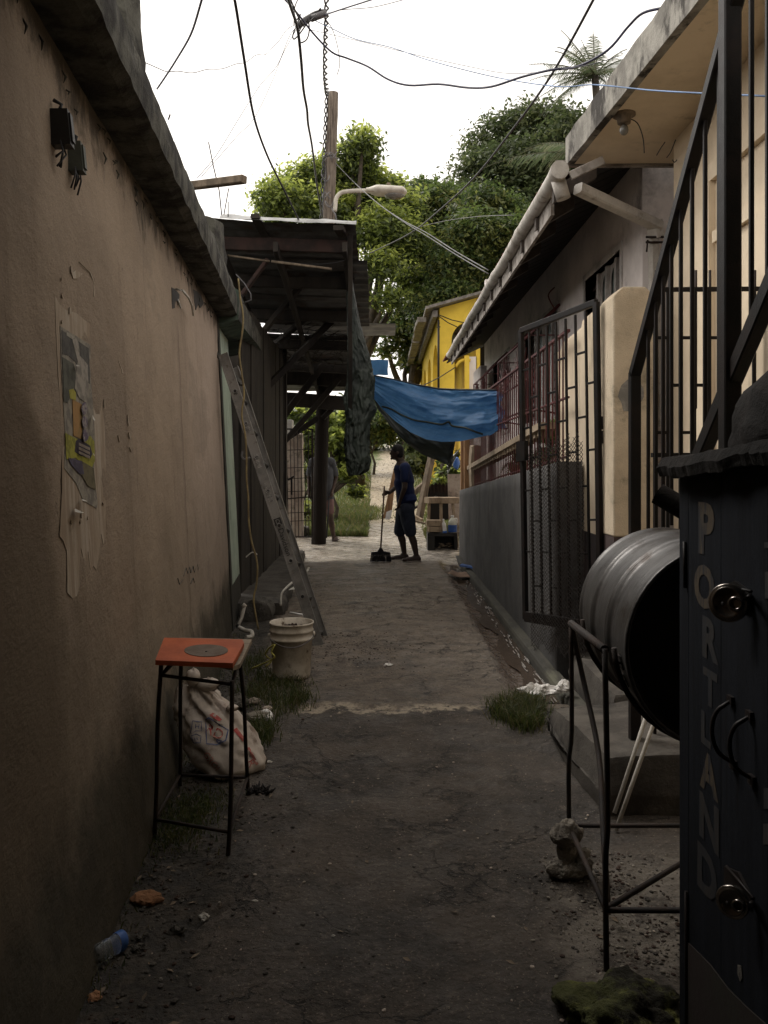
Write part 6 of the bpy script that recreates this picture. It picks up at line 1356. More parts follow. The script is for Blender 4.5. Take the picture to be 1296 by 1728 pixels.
# man in navy T-shirt with broom: body turned to the left, head toward the camera-left
m1 = thing('person', 'man in a navy T-shirt and dark knee-length shorts holding a broom, standing in the alley', 'person', P(690, 946, 12.3))
Y1 = 12.3
def j(px, py, dy=0): return P(px, py, Y1)+V((0, dy, 0))
hc = j(669.5, 764); sh_n, sh_f = j(683, 790, -.19), j(680, 788, .17); pel = j(685, 855)
el_n, wr_n = j(682, 823, -.23), j(674, 845, -.19); el_f, wr_f = j(670, 822, .24), j(657, 832, .10)
hipn, hipf = j(686, 860, -.09), j(682, 860, .09); knn, knf = j(692, 899, -.09), j(675, 900, .10); ann, anf = j(703, 939, -.09), j(683, 938, .10)
rot_h = Matrix.Rotation(R(-8), 3, 'Y')
body = [('e', hc+V((.004, 0, .012)), (.092, .078, .112)), ('e', hc+V((-.028, 0, -.045)), (.062, .058, .062)), ('e', hc+V((-.094, -.012, -.012)), (.014, .014, .020)), ('e', hc+V((-.080, -.01, .03)), (.02, .045, .012)),
        ('e', hc+V((-.084, -.01, -.052)), (.012, .022, .009)), ('e', hc+V((-.078, -.01, -.088)), (.018, .024, .016)), ('e', hc+V((.010, -.080, -.005)), (.020, .010, .030)), ('e', hc+V((.010, .080, -.005)), (.020, .010, .030)),
        ('e', hc+V((-.082, -.036, .010)), (.010, .014, .009)), ('e', hc+V((-.082, .022, .010)), (.010, .014, .009)),
        ('c', hc+V((.015, 0, -.07)), j(680, 783), .052, .060), ('c', j(679, 790), pel, .12, .115), ('c', sh_n, sh_f, .062, .062), ('c', hipn, hipf, .095, .095),
        ('c', sh_n, el_n, .050, .040), ('c', el_n, wr_n, .038, .026), ('c', sh_f, el_f, .050, .040), ('c', el_f, wr_f, .038, .026),
        ('c', hipn, knn, .090, .056), ('c', hipf, knf, .090, .056), ('c', knn, knn.lerp(ann, .35)+V((.014, 0, 0)), .053, .056), ('c', knn.lerp(ann, .35)+V((.014, 0, 0)), ann, .054, .034), ('c', knf, knf.lerp(anf, .35)+V((.014, 0, 0)), .053, .056), ('c', knf.lerp(anf, .35)+V((.014, 0, 0)), anf, .054, .034)]
body += hand(wr_n, V((-.25, .05, -1)), V((-1, .2, .1)), 1.0, 1, .35)+hand(wr_f, V((-1, -.35, .15)), V((.1, -.5, -.8)), 1.0, -1, 1.0)
meat(m1, 'body', body, MAT['skin'], .0062, 2)
meat(m1, 'hair', [('e', hc+V((.012, 0, .032)), (.096, .083, .100)), ('e', hc+V((.035, 0, -.01)), (.072, .078, .085))], MAT['hair'], .007, 2)
sh_parts = [('c', j(679, 792), j(684, 812), .128, .140), ('c', j(682, 806), j(685, 845), .138, .142), ('c', sh_n+V((0, .02, 0)), sh_f-V((0, .02, 0)), .082, .080), ('c', sh_n, sh_n.lerp(el_n, .55), .072, .068), ('c', sh_f, sh_f.lerp(el_f, .55), .070, .066), ('e', j(681, 783), (.075, .09, .04)), ('e', j(686, 840), (.155, .165, .09)), ('e', j(688, 843, -.02), (.14, .15, .06)), ('e', j(677, 815), (.11, .13, .12))]
o = meat(m1, 'tshirt', sh_parts, MAT['shirt'], .008, 3)
for v in o.data.vertices: v.co += V((1, 1, 0))*.007*fbm(v.co.x, v.co.y, v.co.z, 3, 6)
o = meat(m1, 'shorts', [('c', j(685, 852), j(685, 858), .138, .135), ('c', hipn, hipn.lerp(knn, .85), .118, .096), ('c', hipf, hipf.lerp(knf, .85), .118, .096), ('c', hipn.lerp(knn, .85), knn+V((0, 0, .02)), .096, .088), ('c', hipf.lerp(knf, .85), knf+V((0, 0, .02)), .096, .088)], MAT['shorts'], .008, 3)
for v in o.data.vertices: v.co += V((1, 1, 0))*.008*fbm(v.co.x, v.co.y, v.co.z+4, 3, 7)
for an, dy in ((ann, 0), (anf, 0)):
    g = gh(an.x, an.y); o = meat(m1, 'shoe', [('c', V((an.x+.02, an.y, g+.045)), V((an.x-.13, an.y-.02, g+.036)), .044, .036), ('c', V((an.x+.01, an.y, g+.06)), V((an.x-.03, an.y, g+.075)), .045, .034), ('e', V((an.x-.17, an.y-.025, g+.032)), (.05, .044, .028))], MAT['shoe'], .006, 3)
    mb = MB(); n = 24; mb.poly([V((an.x-.075+.145*math.cos(a), an.y-.012+.050*math.sin(a), g+.002)) for a in np.linspace(0, 2*math.pi, n+1)[:-1]], .018, (0, 0, 1)); mb.build('sole', MAT['sole'], o)
# broom
br = thing('broom', 'wooden-handled push broom with a wide black head, held by the man in navy', 'broom', on(-.05, 12.15))
bh = P(642.5, 926, 12.15); btp = wr_f+V((-.075, -.05, .07)); dirb = (btp-bh).normalized()
mb = MB(); mb.tube([bh-dirb*.02, btp+dirb*.03], .0125, 10); mb.build('handle', MAT['handle'], br)
mb = MB(); g = gh(0, 12.15); cx0 = bh.x
mb.poly([(cx0-.145, 12.12, g+.10), (cx0-.14, 12.12, g+.135), (cx0-.045, 12.12, g+.15), (cx0-.02, 12.12, g+.20), (cx0+.02, 12.12, g+.20), (cx0+.045, 12.12, g+.15), (cx0+.14, 12.12, g+.135), (cx0+.145, 12.12, g+.10)], .06, (0, 1, 0)); mb.build('head_block', MAT['bristle'], br)
mb = MB()
for i in range(60):
    for k2 in range(5): x = cx0-.14+.28*i/59; y = 12.12+.06*k2/4; mb.bar((x, y, g+.115), (x*1+ (x-cx0)*.09+rnd.uniform(-.004, .004), y+rnd.uniform(-.004, .004), g+.004), .0035, .0035)
mb.build('bristles', MAT['bristle'], br)
# second man behind the pole
Y2 = 14.75; m2 = thing('person', 'person in a grey T-shirt and pinkish shorts half hidden behind the utility pole', 'person', P(545, 909, Y2))
def j2(px, py, dy=0): return P(px, py, Y2)+V((0, dy, 0))
h2 = j2(546, 750)
sl_, sr_ = j2(525, 779), j2(562, 779); ell_, elr = j2(521, 806, .02), j2(567, 806, .02); wl, wr_ = j2(522, 829, -.05), j2(561, 829, -.08)
hl, hr = j2(536, 845), j2(553, 845); kl, kr = j2(534, 877, -.02), j2(558, 876, -.02); al, ar = j2(534, 905), j2(563, 905)
zg2 = gh(-.9, Y2); al.z = ar.z = zg2+.07
b2 = [('e', h2+V((0, 0, .01)), (.078, .092, .112)), ('e', h2+V((0, -.028, -.05)), (.058, .062, .060)), ('e', h2+V((0, -.094, -.012)), (.014, .014, .020)), ('e', h2+V((0, -.084, -.052)), (.022, .012, .009)), ('e', h2+V((-.08, .01, -.01)), (.01, .02, .03)), ('e', h2+V((.08, .01, -.01)), (.01, .02, .03)), ('e', h2+V((-.03, -.082, .01)), (.014, .010, .009)), ('e', h2+V((.03, -.082, .01)), (.014, .010, .009)),
      ('c', h2+V((0, .015, -.08)), j2(544, 773), .052, .06), ('c', j2(544, 785), j2(544, 838), .125, .115), ('c', sl_+V((.03, 0, 0)), sr_-V((.03, 0, 0)), .06, .06),
      ('c', sl_+V((.02, 0, 0)), ell_, .048, .039), ('c', ell_, wl, .037, .026), ('c', sr_-V((.02, 0, 0)), elr, .048, .039), ('c', elr, wr_, .037, .026), ('c', hl, hr, .09, .09),
      ('c', hl, kl, .085, .055), ('c', hr, kr, .085, .055), ('c', kl, kl.lerp(al, .35)+V((0, .014, 0)), .052, .054), ('c', kl.lerp(al, .35)+V((0, .014, 0)), al, .053, .034), ('c', kr, kr.lerp(ar, .35)+V((0, .014, 0)), .052, .054), ('c', kr.lerp(ar, .35)+V((0, .014, 0)), ar, .053, .034)]
for an, dx in ((al, -.01), (ar, .05)):
    b2 += [('c', V((an.x, an.y+.03, zg2+.045)), V((an.x+dx, an.y-.10, zg2+.035)), .038, .034)]+[('c', V((an.x+dx*1.0+.016*(q-2), an.y-.11, zg2+.028)), V((an.x+dx*1.4+.018*(q-2), an.y-.155+.006*abs(q-1), zg2+.022)), .012, .010) for q in range(5)]
b2 += hand(wl, V((0, -.15, -1)), V((1, -.2, 0)), 1.0, 1, .4)+hand(wr_, V((-.1, -.25, -1)), V((-1, -.3, 0)), 1.0, -1, .9)
meat(m2, 'body', b2, MAT['skin2'], .0065, 2)
meat(m2, 'hair', [('e', h2+V((0, .014, .034)), (.083, .094, .100))], MAT['hair'], .007, 2)
o = meat(m2, 'tshirt', [('c', j2(544, 787), j2(544, 842), .145, .150), ('c', sl_+V((.05, 0, 0)), sr_-V((.05, 0, 0)), .080, .080), ('c', j2(535, 795), j2(535, 840), .11, .11), ('c', j2(553, 795), j2(553, 840), .11, .11), ('c', sl_+V((.02, 0, 0)), sl_.lerp(ell_, .75), .066, .062), ('c', sr_-V((.02, 0, 0)), sr_.lerp(elr, .75), .066, .062), ('e', j2(544, 774), (.09, .075, .04))], MAT['shirt2'], .008, 3)
for v in o.data.vertices: v.co += V((1, 1, 0))*.007*fbm(v.co.x, v.co.y, v.co.z, 3, 6)
meat(m2, 'shorts', [('c', j2(544, 842), j2(544, 848), .14, .135), ('c', hl, hl.lerp(kl, .55), .112, .092), ('c', hr, hr.lerp(kr, .55), .112, .092)], MAT['shorts2'], .008, 3)
for an, dx in ((al, -.01), (ar, .05)):
    mb = MB(); mb.poly([V((an.x+dx*.4+.050*math.sin(a), an.y-.055+.135*math.cos(a), zg2+.001)) for a in np.linspace(0, 6.283, 21)[:-1]], .016, (0, 0, 1)); mb.tube([V((an.x+dx*.7+.045*math.cos(a), an.y-.08, zg2+.015+.06*math.sin(a))) for a in np.linspace(0, math.pi, 10)], .008, 6); mb.build('sandal', MAT['shoe'], m2)
mb = MB(); a = wr_+V((-.045, -.05, -.05)); b = P(551, 908, 14.5); mb.tube([a, b], .013, 8); mb.build('stick', MAT['cable'], label='dark stick standing beside the pole in the hand of the person in grey', cat='stick')

# ------------------------------------------------------------------ far-left gate, wall, sign box
fg = thing('mesh_gate', 'rusty iron grid gate standing open behind the shelter, left of the utility pole', 'gate', on(-1.55, 13.9))
gy = 13.9
def q(px, py): return P(px, py, gy)
for nm, a, b, w in (('frame', (476, 724), (482, 906), .03), ('frame', (527, 724), (527, 906), .03), ('frame', (476, 724), (527, 724), .025), ('frame', (482, 842), (527, 838), .02), ('frame', (482, 906), (527, 906), .025)):
    mb = MB(); mb.rbar(q(*a), q(*b), w, w, 0, .1, up=V((0, 1, 0)) if a[0] == b[0] or abs(a[1]-b[1]) > 50 else V((0, 0, 1))); mb.build(nm, MAT['rebar'], fg)
for i in range(1, 8): mb = MB(); x = 477+50*i/8; mb.tube([q(x, 724), q(x+4*(1-i/8), 906)], .007, 5); mb.build('bar', MAT['rebar'], fg)
for i, y in enumerate((760, 790, 808, 830, 866, 880)): mb = MB(); mb.tube([q(478, y), q(527, y-2)], .006, 5); mb.build('cross_bar', MAT['rebar'], fg)
mb = MB(); mb.rbar(q(492, 806), q(492, 835), .03, .02, 0, up=V((0, 1, 0))); mb.rbar(q(486, 810), q(496, 804), .04, .03, 0); mb.build('latch', MAT['black'], fg)
mb = MB(); lumpy_box(mb, (-1.95, 15.0, 0), (-1.46, 15.35, 2.05), 12, .02, seed=4); mb.build('gate_pier', MAT['pale'], label='pale pinkish concrete pier behind the iron grid gate', cat='pier')
mb = MB(); a = P(474, 733, 14.7); b = P(493, 708, 14.7); mb.box(a, (b.x, 14.95, b.z)); o = mb.build('meter_cabinet', MAT['white'], label='small white cabinet above the pale pier left of the utility pole', cat='cabinet'); bake(o, [('BEVEL', dict(width=.012, segments=3))])
mb = MB(); lumpy_box(mb, P(504, 905, 15.2), P(524, 886, 15.6), 6, .02); mb.build('stone_block', MAT['stone'], label='dark stone block behind the foot of the iron grid gate', cat='block')

# ------------------------------------------------------------------ litter
def crumple(name, c, r, mat, label, seed, cat='litter', amp=.6):
    mb = MB(); mb.ell((0, 0, 0), (1, 1, 1), 12)
    mb.v = [(c[0]+v[0]*r[0]*(1+amp*fbm(v[0]+seed, v[1], v[2], 3, 1.6)), c[1]+v[1]*r[1]*(1+amp*fbm(v[1], v[2]+seed, v[0], 3, 1.6)), max(c[2]-.01, c[2]+v[2]*r[2]*(1+amp*fbm(v[2], v[0], v[1]+seed, 3, 1.6)))) for v in mb.v]
    mb.sm = [False]*len(mb.f); return mb.build(name, mat, label=label, cat=cat)
p = G(248, 1512); crumple('brick_chunk', on(p.x, p.y, .012), (.052, .035, .022), MAT['brick'], 'orange-brown broken brick chunk on the dirt near the left wall', 1.3, 'brick', .3)
p = G(344, 1545); crumple('paper_scrap', on(p.x, p.y, .006), (.016, .014, .010), MAT['paper'], 'small crumpled white scrap in the lower left by the crack', 2.2)
p = G(298, 1562); crumple('stone', on(p.x, p.y, .006), (.026, .018, .014), MAT['stone'], 'small tan stone just left of the crumpled white scrap, lower left', 3.2, 'stone')
p = G(236, 1592); crumple('stone', on(p.x, p.y, .006), (.022, .016, .012), MAT['stone'], 'small tan stone at the right of the plastic bottle', 4.2, 'stone')
p = G(160, 1672); crumple('leaf_scrap', on(p.x, p.y, .004), (.018, .02, .008), MAT['brick'], 'reddish scrap in the lower left corner below the bottle', 5.1)
p = G(655, 1129); crumple('paper_scrap', on(p.x, p.y, .008), (.028, .02, .010), MAT['white'], 'bright white scrap in the middle of the alley beyond the pale crack', 6.1)
p = G(452, 1288); crumple('paper_scrap', on(p.x, p.y, .004), (.02, .012, .006), MAT['paper'], 'small pale scrap on the ground right of the woven sack', 7.1)
p = G(562, 1580); crumple('paper_scrap', on(p.x, p.y, .002), (.006, .005, .003), MAT['paper'], 'tiny white speck in the middle foreground', 7.7)
p = G(430, 1520); crumple('paper_scrap', on(p.x, p.y, .002), (.010, .006, .003), MAT['paper'], 'tiny pale scrap below the front right foot of the orange-topped stand', 7.9)
p = G(905, 1172); crumple('white_bag', V((.98, 5.18, .04)), (.105, .06, .045), MAT['white'], 'crumpled white plastic bag caught at the gutter end beside the step', 8.4, 'bag', .9)
crumple('white_bag', V((1.10, 5.08, .08)), (.05, .04, .05), MAT['white'], 'smaller white plastic scrap behind the crumpled bag at the gutter end', 9.4, 'bag')
p = G(776, 972); mb = MB(); 
def crd(u, v): x = p.x-.17+.36*u; y = 10.70+.55*v; return (x+.10*v*(1-u), y, gh(x, y)+.035+.03*math.sin(u*2.5)+.008*fbm(u*3, v*3, 0, 2, 1))
mb.sheet(crd, 12, 8); o = mb.build('cardboard', MAT['card'], label='flattened brown cardboard at the gutter beside the grey wall', cat='cardboard'); bake(o, [('SOLIDIFY', dict(thickness=.006))])
a = P(775, 962, 11.45); mb = MB(); mb.poly([V((a.x, 11.4, .06)), V((a.x+.22, 11.0, .065)), V((a.x+.27, 11.05, .065)), V((a.x+.05, 11.55, .06))], .02, (0, 0, 1)); mb.build('blue_packet', MAT['bluep'], label='flat blue plastic packet on the cardboard in the gutter', cat='packet')
# plastic bottle
pbt = thing('plastic_bottle', 'crushed clear plastic bottle with a blue cap end by the left wall, bottom left', 'bottle', on(-.83, 2.52))
c0 = on(G(165, 1618).x, G(165, 1618).y, .034); c1 = on(G(205, 1592).x, G(205, 1592).y, .030); ax = (c1-c0).normalized(); L = .135
mb = MB(); mb.lathe([(0, .004), (.026, 0), (.031, .008), (.030, .03), (.027, .036), (.031, .044), (.028, .07), (.031, .082), (.030, .10), (.018, L-.01), (.013, L)], c0-ax*.02, ax, 28, squash=.8); mb.build('bottle_body', MAT['clear'], pbt)
mb = MB(); mb.lathe([(.0315, .088), (.032, .09), (.0322, .112), (.0300, .116)], c0-ax*.02, ax, 28, squash=.8); mb.build('wrapper', MAT['bluep'], pbt)
# rubble heap at left behind the sack
for i, (px, py, r, mt, lb, sd) in enumerate(((398, 1190, (.085, .07, .05), 'stone', 'largest grey stone behind the woven sack', 1.1), (435, 1213, (.09, .03, .025), 'cinder', 'long tan stone on the weeds right of the sack', 2.1), (428, 1190, (.035, .03, .02), 'pale', 'small pale stone among the weeds behind the sack', 3.1), (388, 1212, (.05, .05, .03), 'stone', 'dark stone just behind the back right leg of the stand', 4.1), (452, 1200, (.03, .02, .012), 'pale', 'flat pale chip at the edge of the weeds', 5.1))):
    p = G(px, py); crumple('stone', on(p.x, p.y, .02), r, MAT[mt], lb, sd, 'stone', .5)
mb = MB(); mb.tube(sm_pts([P(425, 1216, 4.75), P(440, 1207, 4.8), P(449, 1202, 4.8), P(455, 1208, 4.75), P(452, 1216, 4.7)]), .020, 12); mb.build('ribbed_hose', MAT['white'], label='short white ribbed hose curled on the weeds behind the stand', cat='hose')
p = G(404, 1230); mb = MB(); mb.box(on(p.x-.02, p.y, 0), on(p.x+.02, p.y+.03, .05)); o = mb.build('blue_scrap', MAT['bluep'], label='tiny blue plastic scrap between the stand leg and the weeds', cat='litter'); bake(o, [('BEVEL', dict(width=.006, segments=2))])
mb = MB(); mb.tube([P(490, 1034, 7.9), P(512, 1038, 7.75)], .012, 8); mb.build('pipe_offcut', MAT['white'], label='short white pipe offcut lying behind the ladder foot', cat='pipe')

# scattered pebbles, chips and leaf litter
def scatter(name, n, fn, r0, r1, mats, seed, flat_=.5):
    r_ = random.Random(seed); mb = MB()
    ico = [(0, 0, 1), (.89, 0, .45), (.28, .85, .45), (-.72, .53, .45), (-.72, -.53, .45), (.28, -.85, .45), (.72, .53, -.45), (-.28, .85, -.45), (-.89, 0, -.45), (-.28, -.85, -.45), (.72, -.53, -.45), (0, 0, -1)]
    fc = [(0, 1, 2), (0, 2, 3), (0, 3, 4), (0, 4, 5), (0, 5, 1), (1, 6, 2), (2, 7, 3), (3, 8, 4), (4, 9, 5), (5, 10, 1), (2, 6, 7), (3, 7, 8), (4, 8, 9), (5, 9, 10), (1, 10, 6), (6, 11, 7), (7, 11, 8), (8, 11, 9), (9, 11, 10), (10, 11, 6)]
    for _ in range(n):
        x, y = fn(r_); s = r0*(r1/r0)**(r_.random()**2.2); a = r_.uniform(0, 6.28); ca, sa = math.cos(a), math.sin(a); e = r_.uniform(.5, 1)
        z = gh(x, y); mb.add([(x+s*(v[0]*ca-v[1]*e*sa)*r_.uniform(.8, 1.2), y+s*(v[0]*sa+v[1]*e*ca), z+s*flat_*(v[2]+.5)) for v in ico], fc, r_.randrange(len(mats)))
    return mb.build(name, mats, kind='stuff', label=None)
scatter('pebbles', 4200, lambda r: (lambda y: (max(wallx(y)+.03, wallx(y)+abs(r.gauss(0, .24))), y))(1.7+4.6*r.random()), .0016, .012, [MAT['stone'], MAT['concstep'], MAT['mud'], MAT['concstep']], 1)
scatter('gravel', 1900, lambda r: (r.uniform(-.75, .9), 2.0+3*r.random()) if r.random() < .45 else (r.uniform(-.9, .85), 5+5*r.random()), .002, .009, [MAT['stone'], MAT['concstep'], MAT['cinder'], MAT['paper'] if False else MAT['pale']], 2)
scatter('rubble', 2600, lambda r: (.72+.28*r.gauss(0, .45)+.05, 2.35+.75*r.random()), .0012, .010, [MAT['cinder'], MAT['concstep'], MAT['mud']], 3)
scatter('debris', 1500, lambda r: (-.25+.36*r.gauss(0, .8), 6.35+.35*r.gauss(0, .8)), .0015, .010, [MAT['mud'], MAT['concstep'], MAT['mud']], 4)
scatter('path_stones', 3200, lambda r: (lambda y: (.0+.012*(y-16)+r.gauss(0, .75), y))(17.2+22*r.random()**1.3), .008, .035, [MAT['pale'], MAT['cinder'], MAT['stone']], 5, .3)
def leaves_on_ground():
    r_ = random.Random(9); mb = MB()
    for _ in range(300):
        if r_.random() < .6: y = r_.uniform(1.8, 5); x = wallx(y)+.04+abs(r_.gauss(0, .2))
        else: x, y = r_.uniform(-.6, .8), r_.uniform(2, 9)
        s = r_.uniform(.006, .018); a = r_.uniform(0, 6.28); c = on(x, y, .004); u = V((math.cos(a), math.sin(a), r_.uniform(-.1, .3)))*s; w = V((-math.sin(a), math.cos(a), r_.uniform(-.2, .2)))*s*.4
        mb.add([c-u, c-w+V((0, 0, .003)), c+u, c+w], [(0, 1, 2, 3)], r_.randrange(3))
    mb.build('leaf_litter', [MAT['timber'], MAT['darkwood'], MAT['timber']], kind='stuff')
leaves_on_ground()

# ------------------------------------------------------------------ grass
def grass(name, n, fn, h0, h1, w, mats, seed, lean=.5):
    r_ = random.Random(seed); mb = MB()
    for _ in range(n):
        x, y = fn(r_); z = gh(x, y); h = r_.uniform(h0, h1); a = r_.uniform(0, 6.28); d = V((math.cos(a), math.sin(a), 0))*h*r_.uniform(.2, lean); b = r_.uniform(0, 6.28); s = V((math.cos(b), math.sin(b), 0))*w*r_.uniform(.6, 1.2)
        c = V((x, y, z-.004)); m1_ = c+V((0, 0, h*.55))+d*.35; m2_ = c+V((0, 0, h*r_.uniform(.7, 1)))+d
        mb.add([c-s, c+s, m1_+s*.7, m1_-s*.7, m2_], [(0, 1, 2, 3), (3, 2, 4)], r_.choice((0, 0, 1, 2)))
    return mb.build(name, mats, kind='stuff')
def clumpy(cl):
    def f(r): c = r.choice(cl); return (c[0]+r.gauss(0, c[2]), c[1]+r.gauss(0, c[3]))
    return f
def gclump(lst): return [(G(px, py).x, G(px, py).y, sx, sy) for px, py, sx, sy in lst]
grass('grass', 2900, clumpy(gclump([(440, 1230, .05, .12), (470, 1190, .07, .13), (500, 1188, .05, .08), (455, 1150, .07, .15), (430, 1170, .07, .15), (440, 1245, .03, .08), (490, 1160, .06, .12), (430, 1120, .06, .2)])), .02, .10, .0028, LF['grass'], 11, 1.1)
grass('grass', 2600, clumpy(gclump([(870, 1200, .05, .12), (895, 1190, .04, .12), (850, 1210, .04, .08), (880, 1225, .035, .06), (900, 1215, .02, .08)])), .03, .13, .0028, LF['grass'], 12, 1.1)
grass('grass', 1700, clumpy(gclump([(310, 1400, .06, .1), (340, 1350, .07, .1), (290, 1380, .05, .12), (330, 1370, .05, .1)])), .012, .05, .0025, LF['grass'], 13, 1.0)
grass('grass', 900, lambda r: (lambda y: (wallx(y)+.03+abs(r.gauss(0, .05)), y))(1.6+5.6*r.random()), .01, .05, .002, LF['grass'], 14, 1.0)
grass('hill_grass', 24000, lambda r: (lambda y: (-.30-.012*(y-16)-abs(r.gauss(0, 1.1))*(1+.05*(y-16)), y) if r.random() < .68 else (.75+.02*(y-16)+abs(r.gauss(0, 1.4)), y))(15.2+26*r.random()**1.6), .05, .22, .009, LF['hill'], 15, .8)
grass('hill_grass', 9000, lambda r: (-.75+.38*r.gauss(0, 1)*.8, 17.6+2.6*r.random()), .04, .16, .007, LF['hill'], 16, .8)
grass('weeds', 1200, lambda r: (r.uniform(.75, 1.3), r.uniform(14.4, 16)), .05, .2, .007, LF['hill'], 17, .7)

# ------------------------------------------------------------------ trees and shrubs
def crown(lobes, n, leaf, seed, clump=.55, shell=.55, asp=.42):
    rg = np.random.default_rng(seed); L = np.array([l[:3] for l in lobes]); Rr = np.array([l[3] for l in lobes]); Rz = np.array([l[3]*(l[4] if len(l) > 4 else .85) for l in lobes])
    w = Rr**2; w = w/w.sum(); nc = max(20, n//26); ci = rg.choice(len(L), nc, p=w)
    d = rg.normal(size=(nc, 3)); d /= np.linalg.norm(d, axis=1)[:, None]; rad = shell+(1-shell)*rg.random(nc)**.6
    cc = L[ci]+d*np.stack([Rr[ci], Rr[ci]*.9, Rz[ci]], 1)*rad[:, None]
    li = rg.integers(0, nc, n); off = rg.normal(size=(n, 3))*np.array([.42, .42, .24])*clump; p = cc[li]+off
    nr = rg.normal(size=(n, 3))*.55+d[li]*.35+np.array([0, 0, .65]); nr /= np.linalg.norm(nr, axis=1)[:, None]
    t = rg.normal(size=(n, 3)); t -= (t*nr).sum(1)[:, None]*nr; t /= np.linalg.norm(t, axis=1)[:, None]; b = np.cross(nr, t)
    s = leaf*(.6+.8*rg.random(n))[:, None]
    v = np.stack([p-t*s, p-b*s*asp+nr*s*.10, p+t*s, p+b*s*asp+nr*s*.10], 1).reshape(-1, 3)
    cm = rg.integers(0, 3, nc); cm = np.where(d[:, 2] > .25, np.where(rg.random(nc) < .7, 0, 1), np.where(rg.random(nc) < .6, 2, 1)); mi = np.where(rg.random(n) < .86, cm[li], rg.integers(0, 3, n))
    return v, mi, cc
def leafobj(name, v, mi, mats, parent, o_):
    me = bpy.data.meshes.new(name); n = len(v)//4; me.vertices.add(len(v)); me.vertices.foreach_set('co', (v-np.array(o_)).astype(np.float32).ravel())
    me.loops.add(4*n); me.loops.foreach_set('vertex_index', np.arange(4*n, dtype=np.int32)); me.polygons.add(n); me.polygons.foreach_set('loop_start', np.arange(0, 4*n, 4, dtype=np.int32)); me.polygons.foreach_set('loop_total', np.full(n, 4, dtype=np.int32))
    for m in mats: me.materials.append(m)
    me.polygons.foreach_set('material_index', mi.astype(np.int32)); me.update(); me.validate()
    o = bpy.data.objects.new(name, me); C.objects.link(o)
    if parent: o.parent = parent
    else: o.location = o_
    WO[o.name] = Vector(o_); return o
def tree(label, base, lobes_px, Y, n, leaf, mats, seed, name='tree', trunk_r=.22, cat='tree', group=None, clump=.55, dy=1.2, limbs=26, shell=.5):
    r_ = random.Random(seed); lobes = []
    for (px, py, rp_) in lobes_px:
        c = P(px, py, Y+r_.uniform(-dy, dy)); lobes.append((c.x, c.y, c.z, rp_/FPX*Y))
    bx, by = base; bz = gh(bx, by); t = thing(name, label, cat, (bx, by, bz), group)
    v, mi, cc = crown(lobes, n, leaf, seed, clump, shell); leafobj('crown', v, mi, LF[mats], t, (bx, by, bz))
    mb = MB(); C0 = np.mean([l[:3] for l in lobes], axis=0); zl = min(l[2] for l in lobes); fork = V((bx*.5+C0[0]*.5, by*.5+C0[1]*.5, bz+(max(zl, bz+1)-bz)*.6))
    mb.tube([V((bx, by, bz-.2)), V((bx, by, bz)).lerp(fork, .5)+V((.1, 0, 0)), fork], [trunk_r, trunk_r*.8, trunk_r*.65], 10)
    for l in lobes:
        c = V(l[:3]); m_ = fork.lerp(c, .5)+V((r_.uniform(-.3, .3), r_.uniform(-.3, .3), r_.uniform(-.2, .5))); mb.tube(sm_pts([fork, m_, c], 4), [trunk_r*.5*(1-i/9)+.02 for i in range(9)], 7)
        near = cc[np.argsort(((cc-np.array(l[:3]))**2).sum(1))[:8]]
        for q_ in near: q_ = V(q_); mb.tube([c, c.lerp(q_, .5)+V((0, 0, .1)), q_], [.035, .02, .008], 5)
    mb.build('trunk', MAT['barkm'], t); return t
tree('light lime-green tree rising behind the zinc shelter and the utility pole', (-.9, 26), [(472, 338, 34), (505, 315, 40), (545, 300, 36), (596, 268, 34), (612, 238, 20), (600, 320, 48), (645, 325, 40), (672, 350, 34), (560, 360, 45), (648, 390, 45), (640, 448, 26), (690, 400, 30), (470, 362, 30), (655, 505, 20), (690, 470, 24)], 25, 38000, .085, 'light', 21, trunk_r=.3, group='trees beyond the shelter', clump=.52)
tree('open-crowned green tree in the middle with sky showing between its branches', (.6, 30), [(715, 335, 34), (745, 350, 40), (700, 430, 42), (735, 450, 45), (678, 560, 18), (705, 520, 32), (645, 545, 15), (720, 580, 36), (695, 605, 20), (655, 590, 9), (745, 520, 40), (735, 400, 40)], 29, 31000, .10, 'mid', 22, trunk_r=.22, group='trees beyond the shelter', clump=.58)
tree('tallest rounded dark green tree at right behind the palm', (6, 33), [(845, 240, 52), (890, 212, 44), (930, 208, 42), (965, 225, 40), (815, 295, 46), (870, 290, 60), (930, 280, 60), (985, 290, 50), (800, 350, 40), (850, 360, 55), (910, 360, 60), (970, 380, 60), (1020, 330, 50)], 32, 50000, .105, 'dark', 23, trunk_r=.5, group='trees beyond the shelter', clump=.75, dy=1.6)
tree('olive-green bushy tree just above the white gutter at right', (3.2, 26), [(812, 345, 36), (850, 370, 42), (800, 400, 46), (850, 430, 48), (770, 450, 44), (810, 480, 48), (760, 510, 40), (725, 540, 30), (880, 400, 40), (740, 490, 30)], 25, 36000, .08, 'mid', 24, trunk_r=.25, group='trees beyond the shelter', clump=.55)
tree('dark shaded tree behind the olive one, above the yellow house', (3, 36), [(765, 340, 30), (790, 400, 50), (740, 420, 40), (722, 480, 36), (760, 560, 50), (820, 540, 50), (730, 350, 26)], 35, 16000, .15, 'dark', 25, trunk_r=.4, group='trees beyond the shelter', clump=.8)
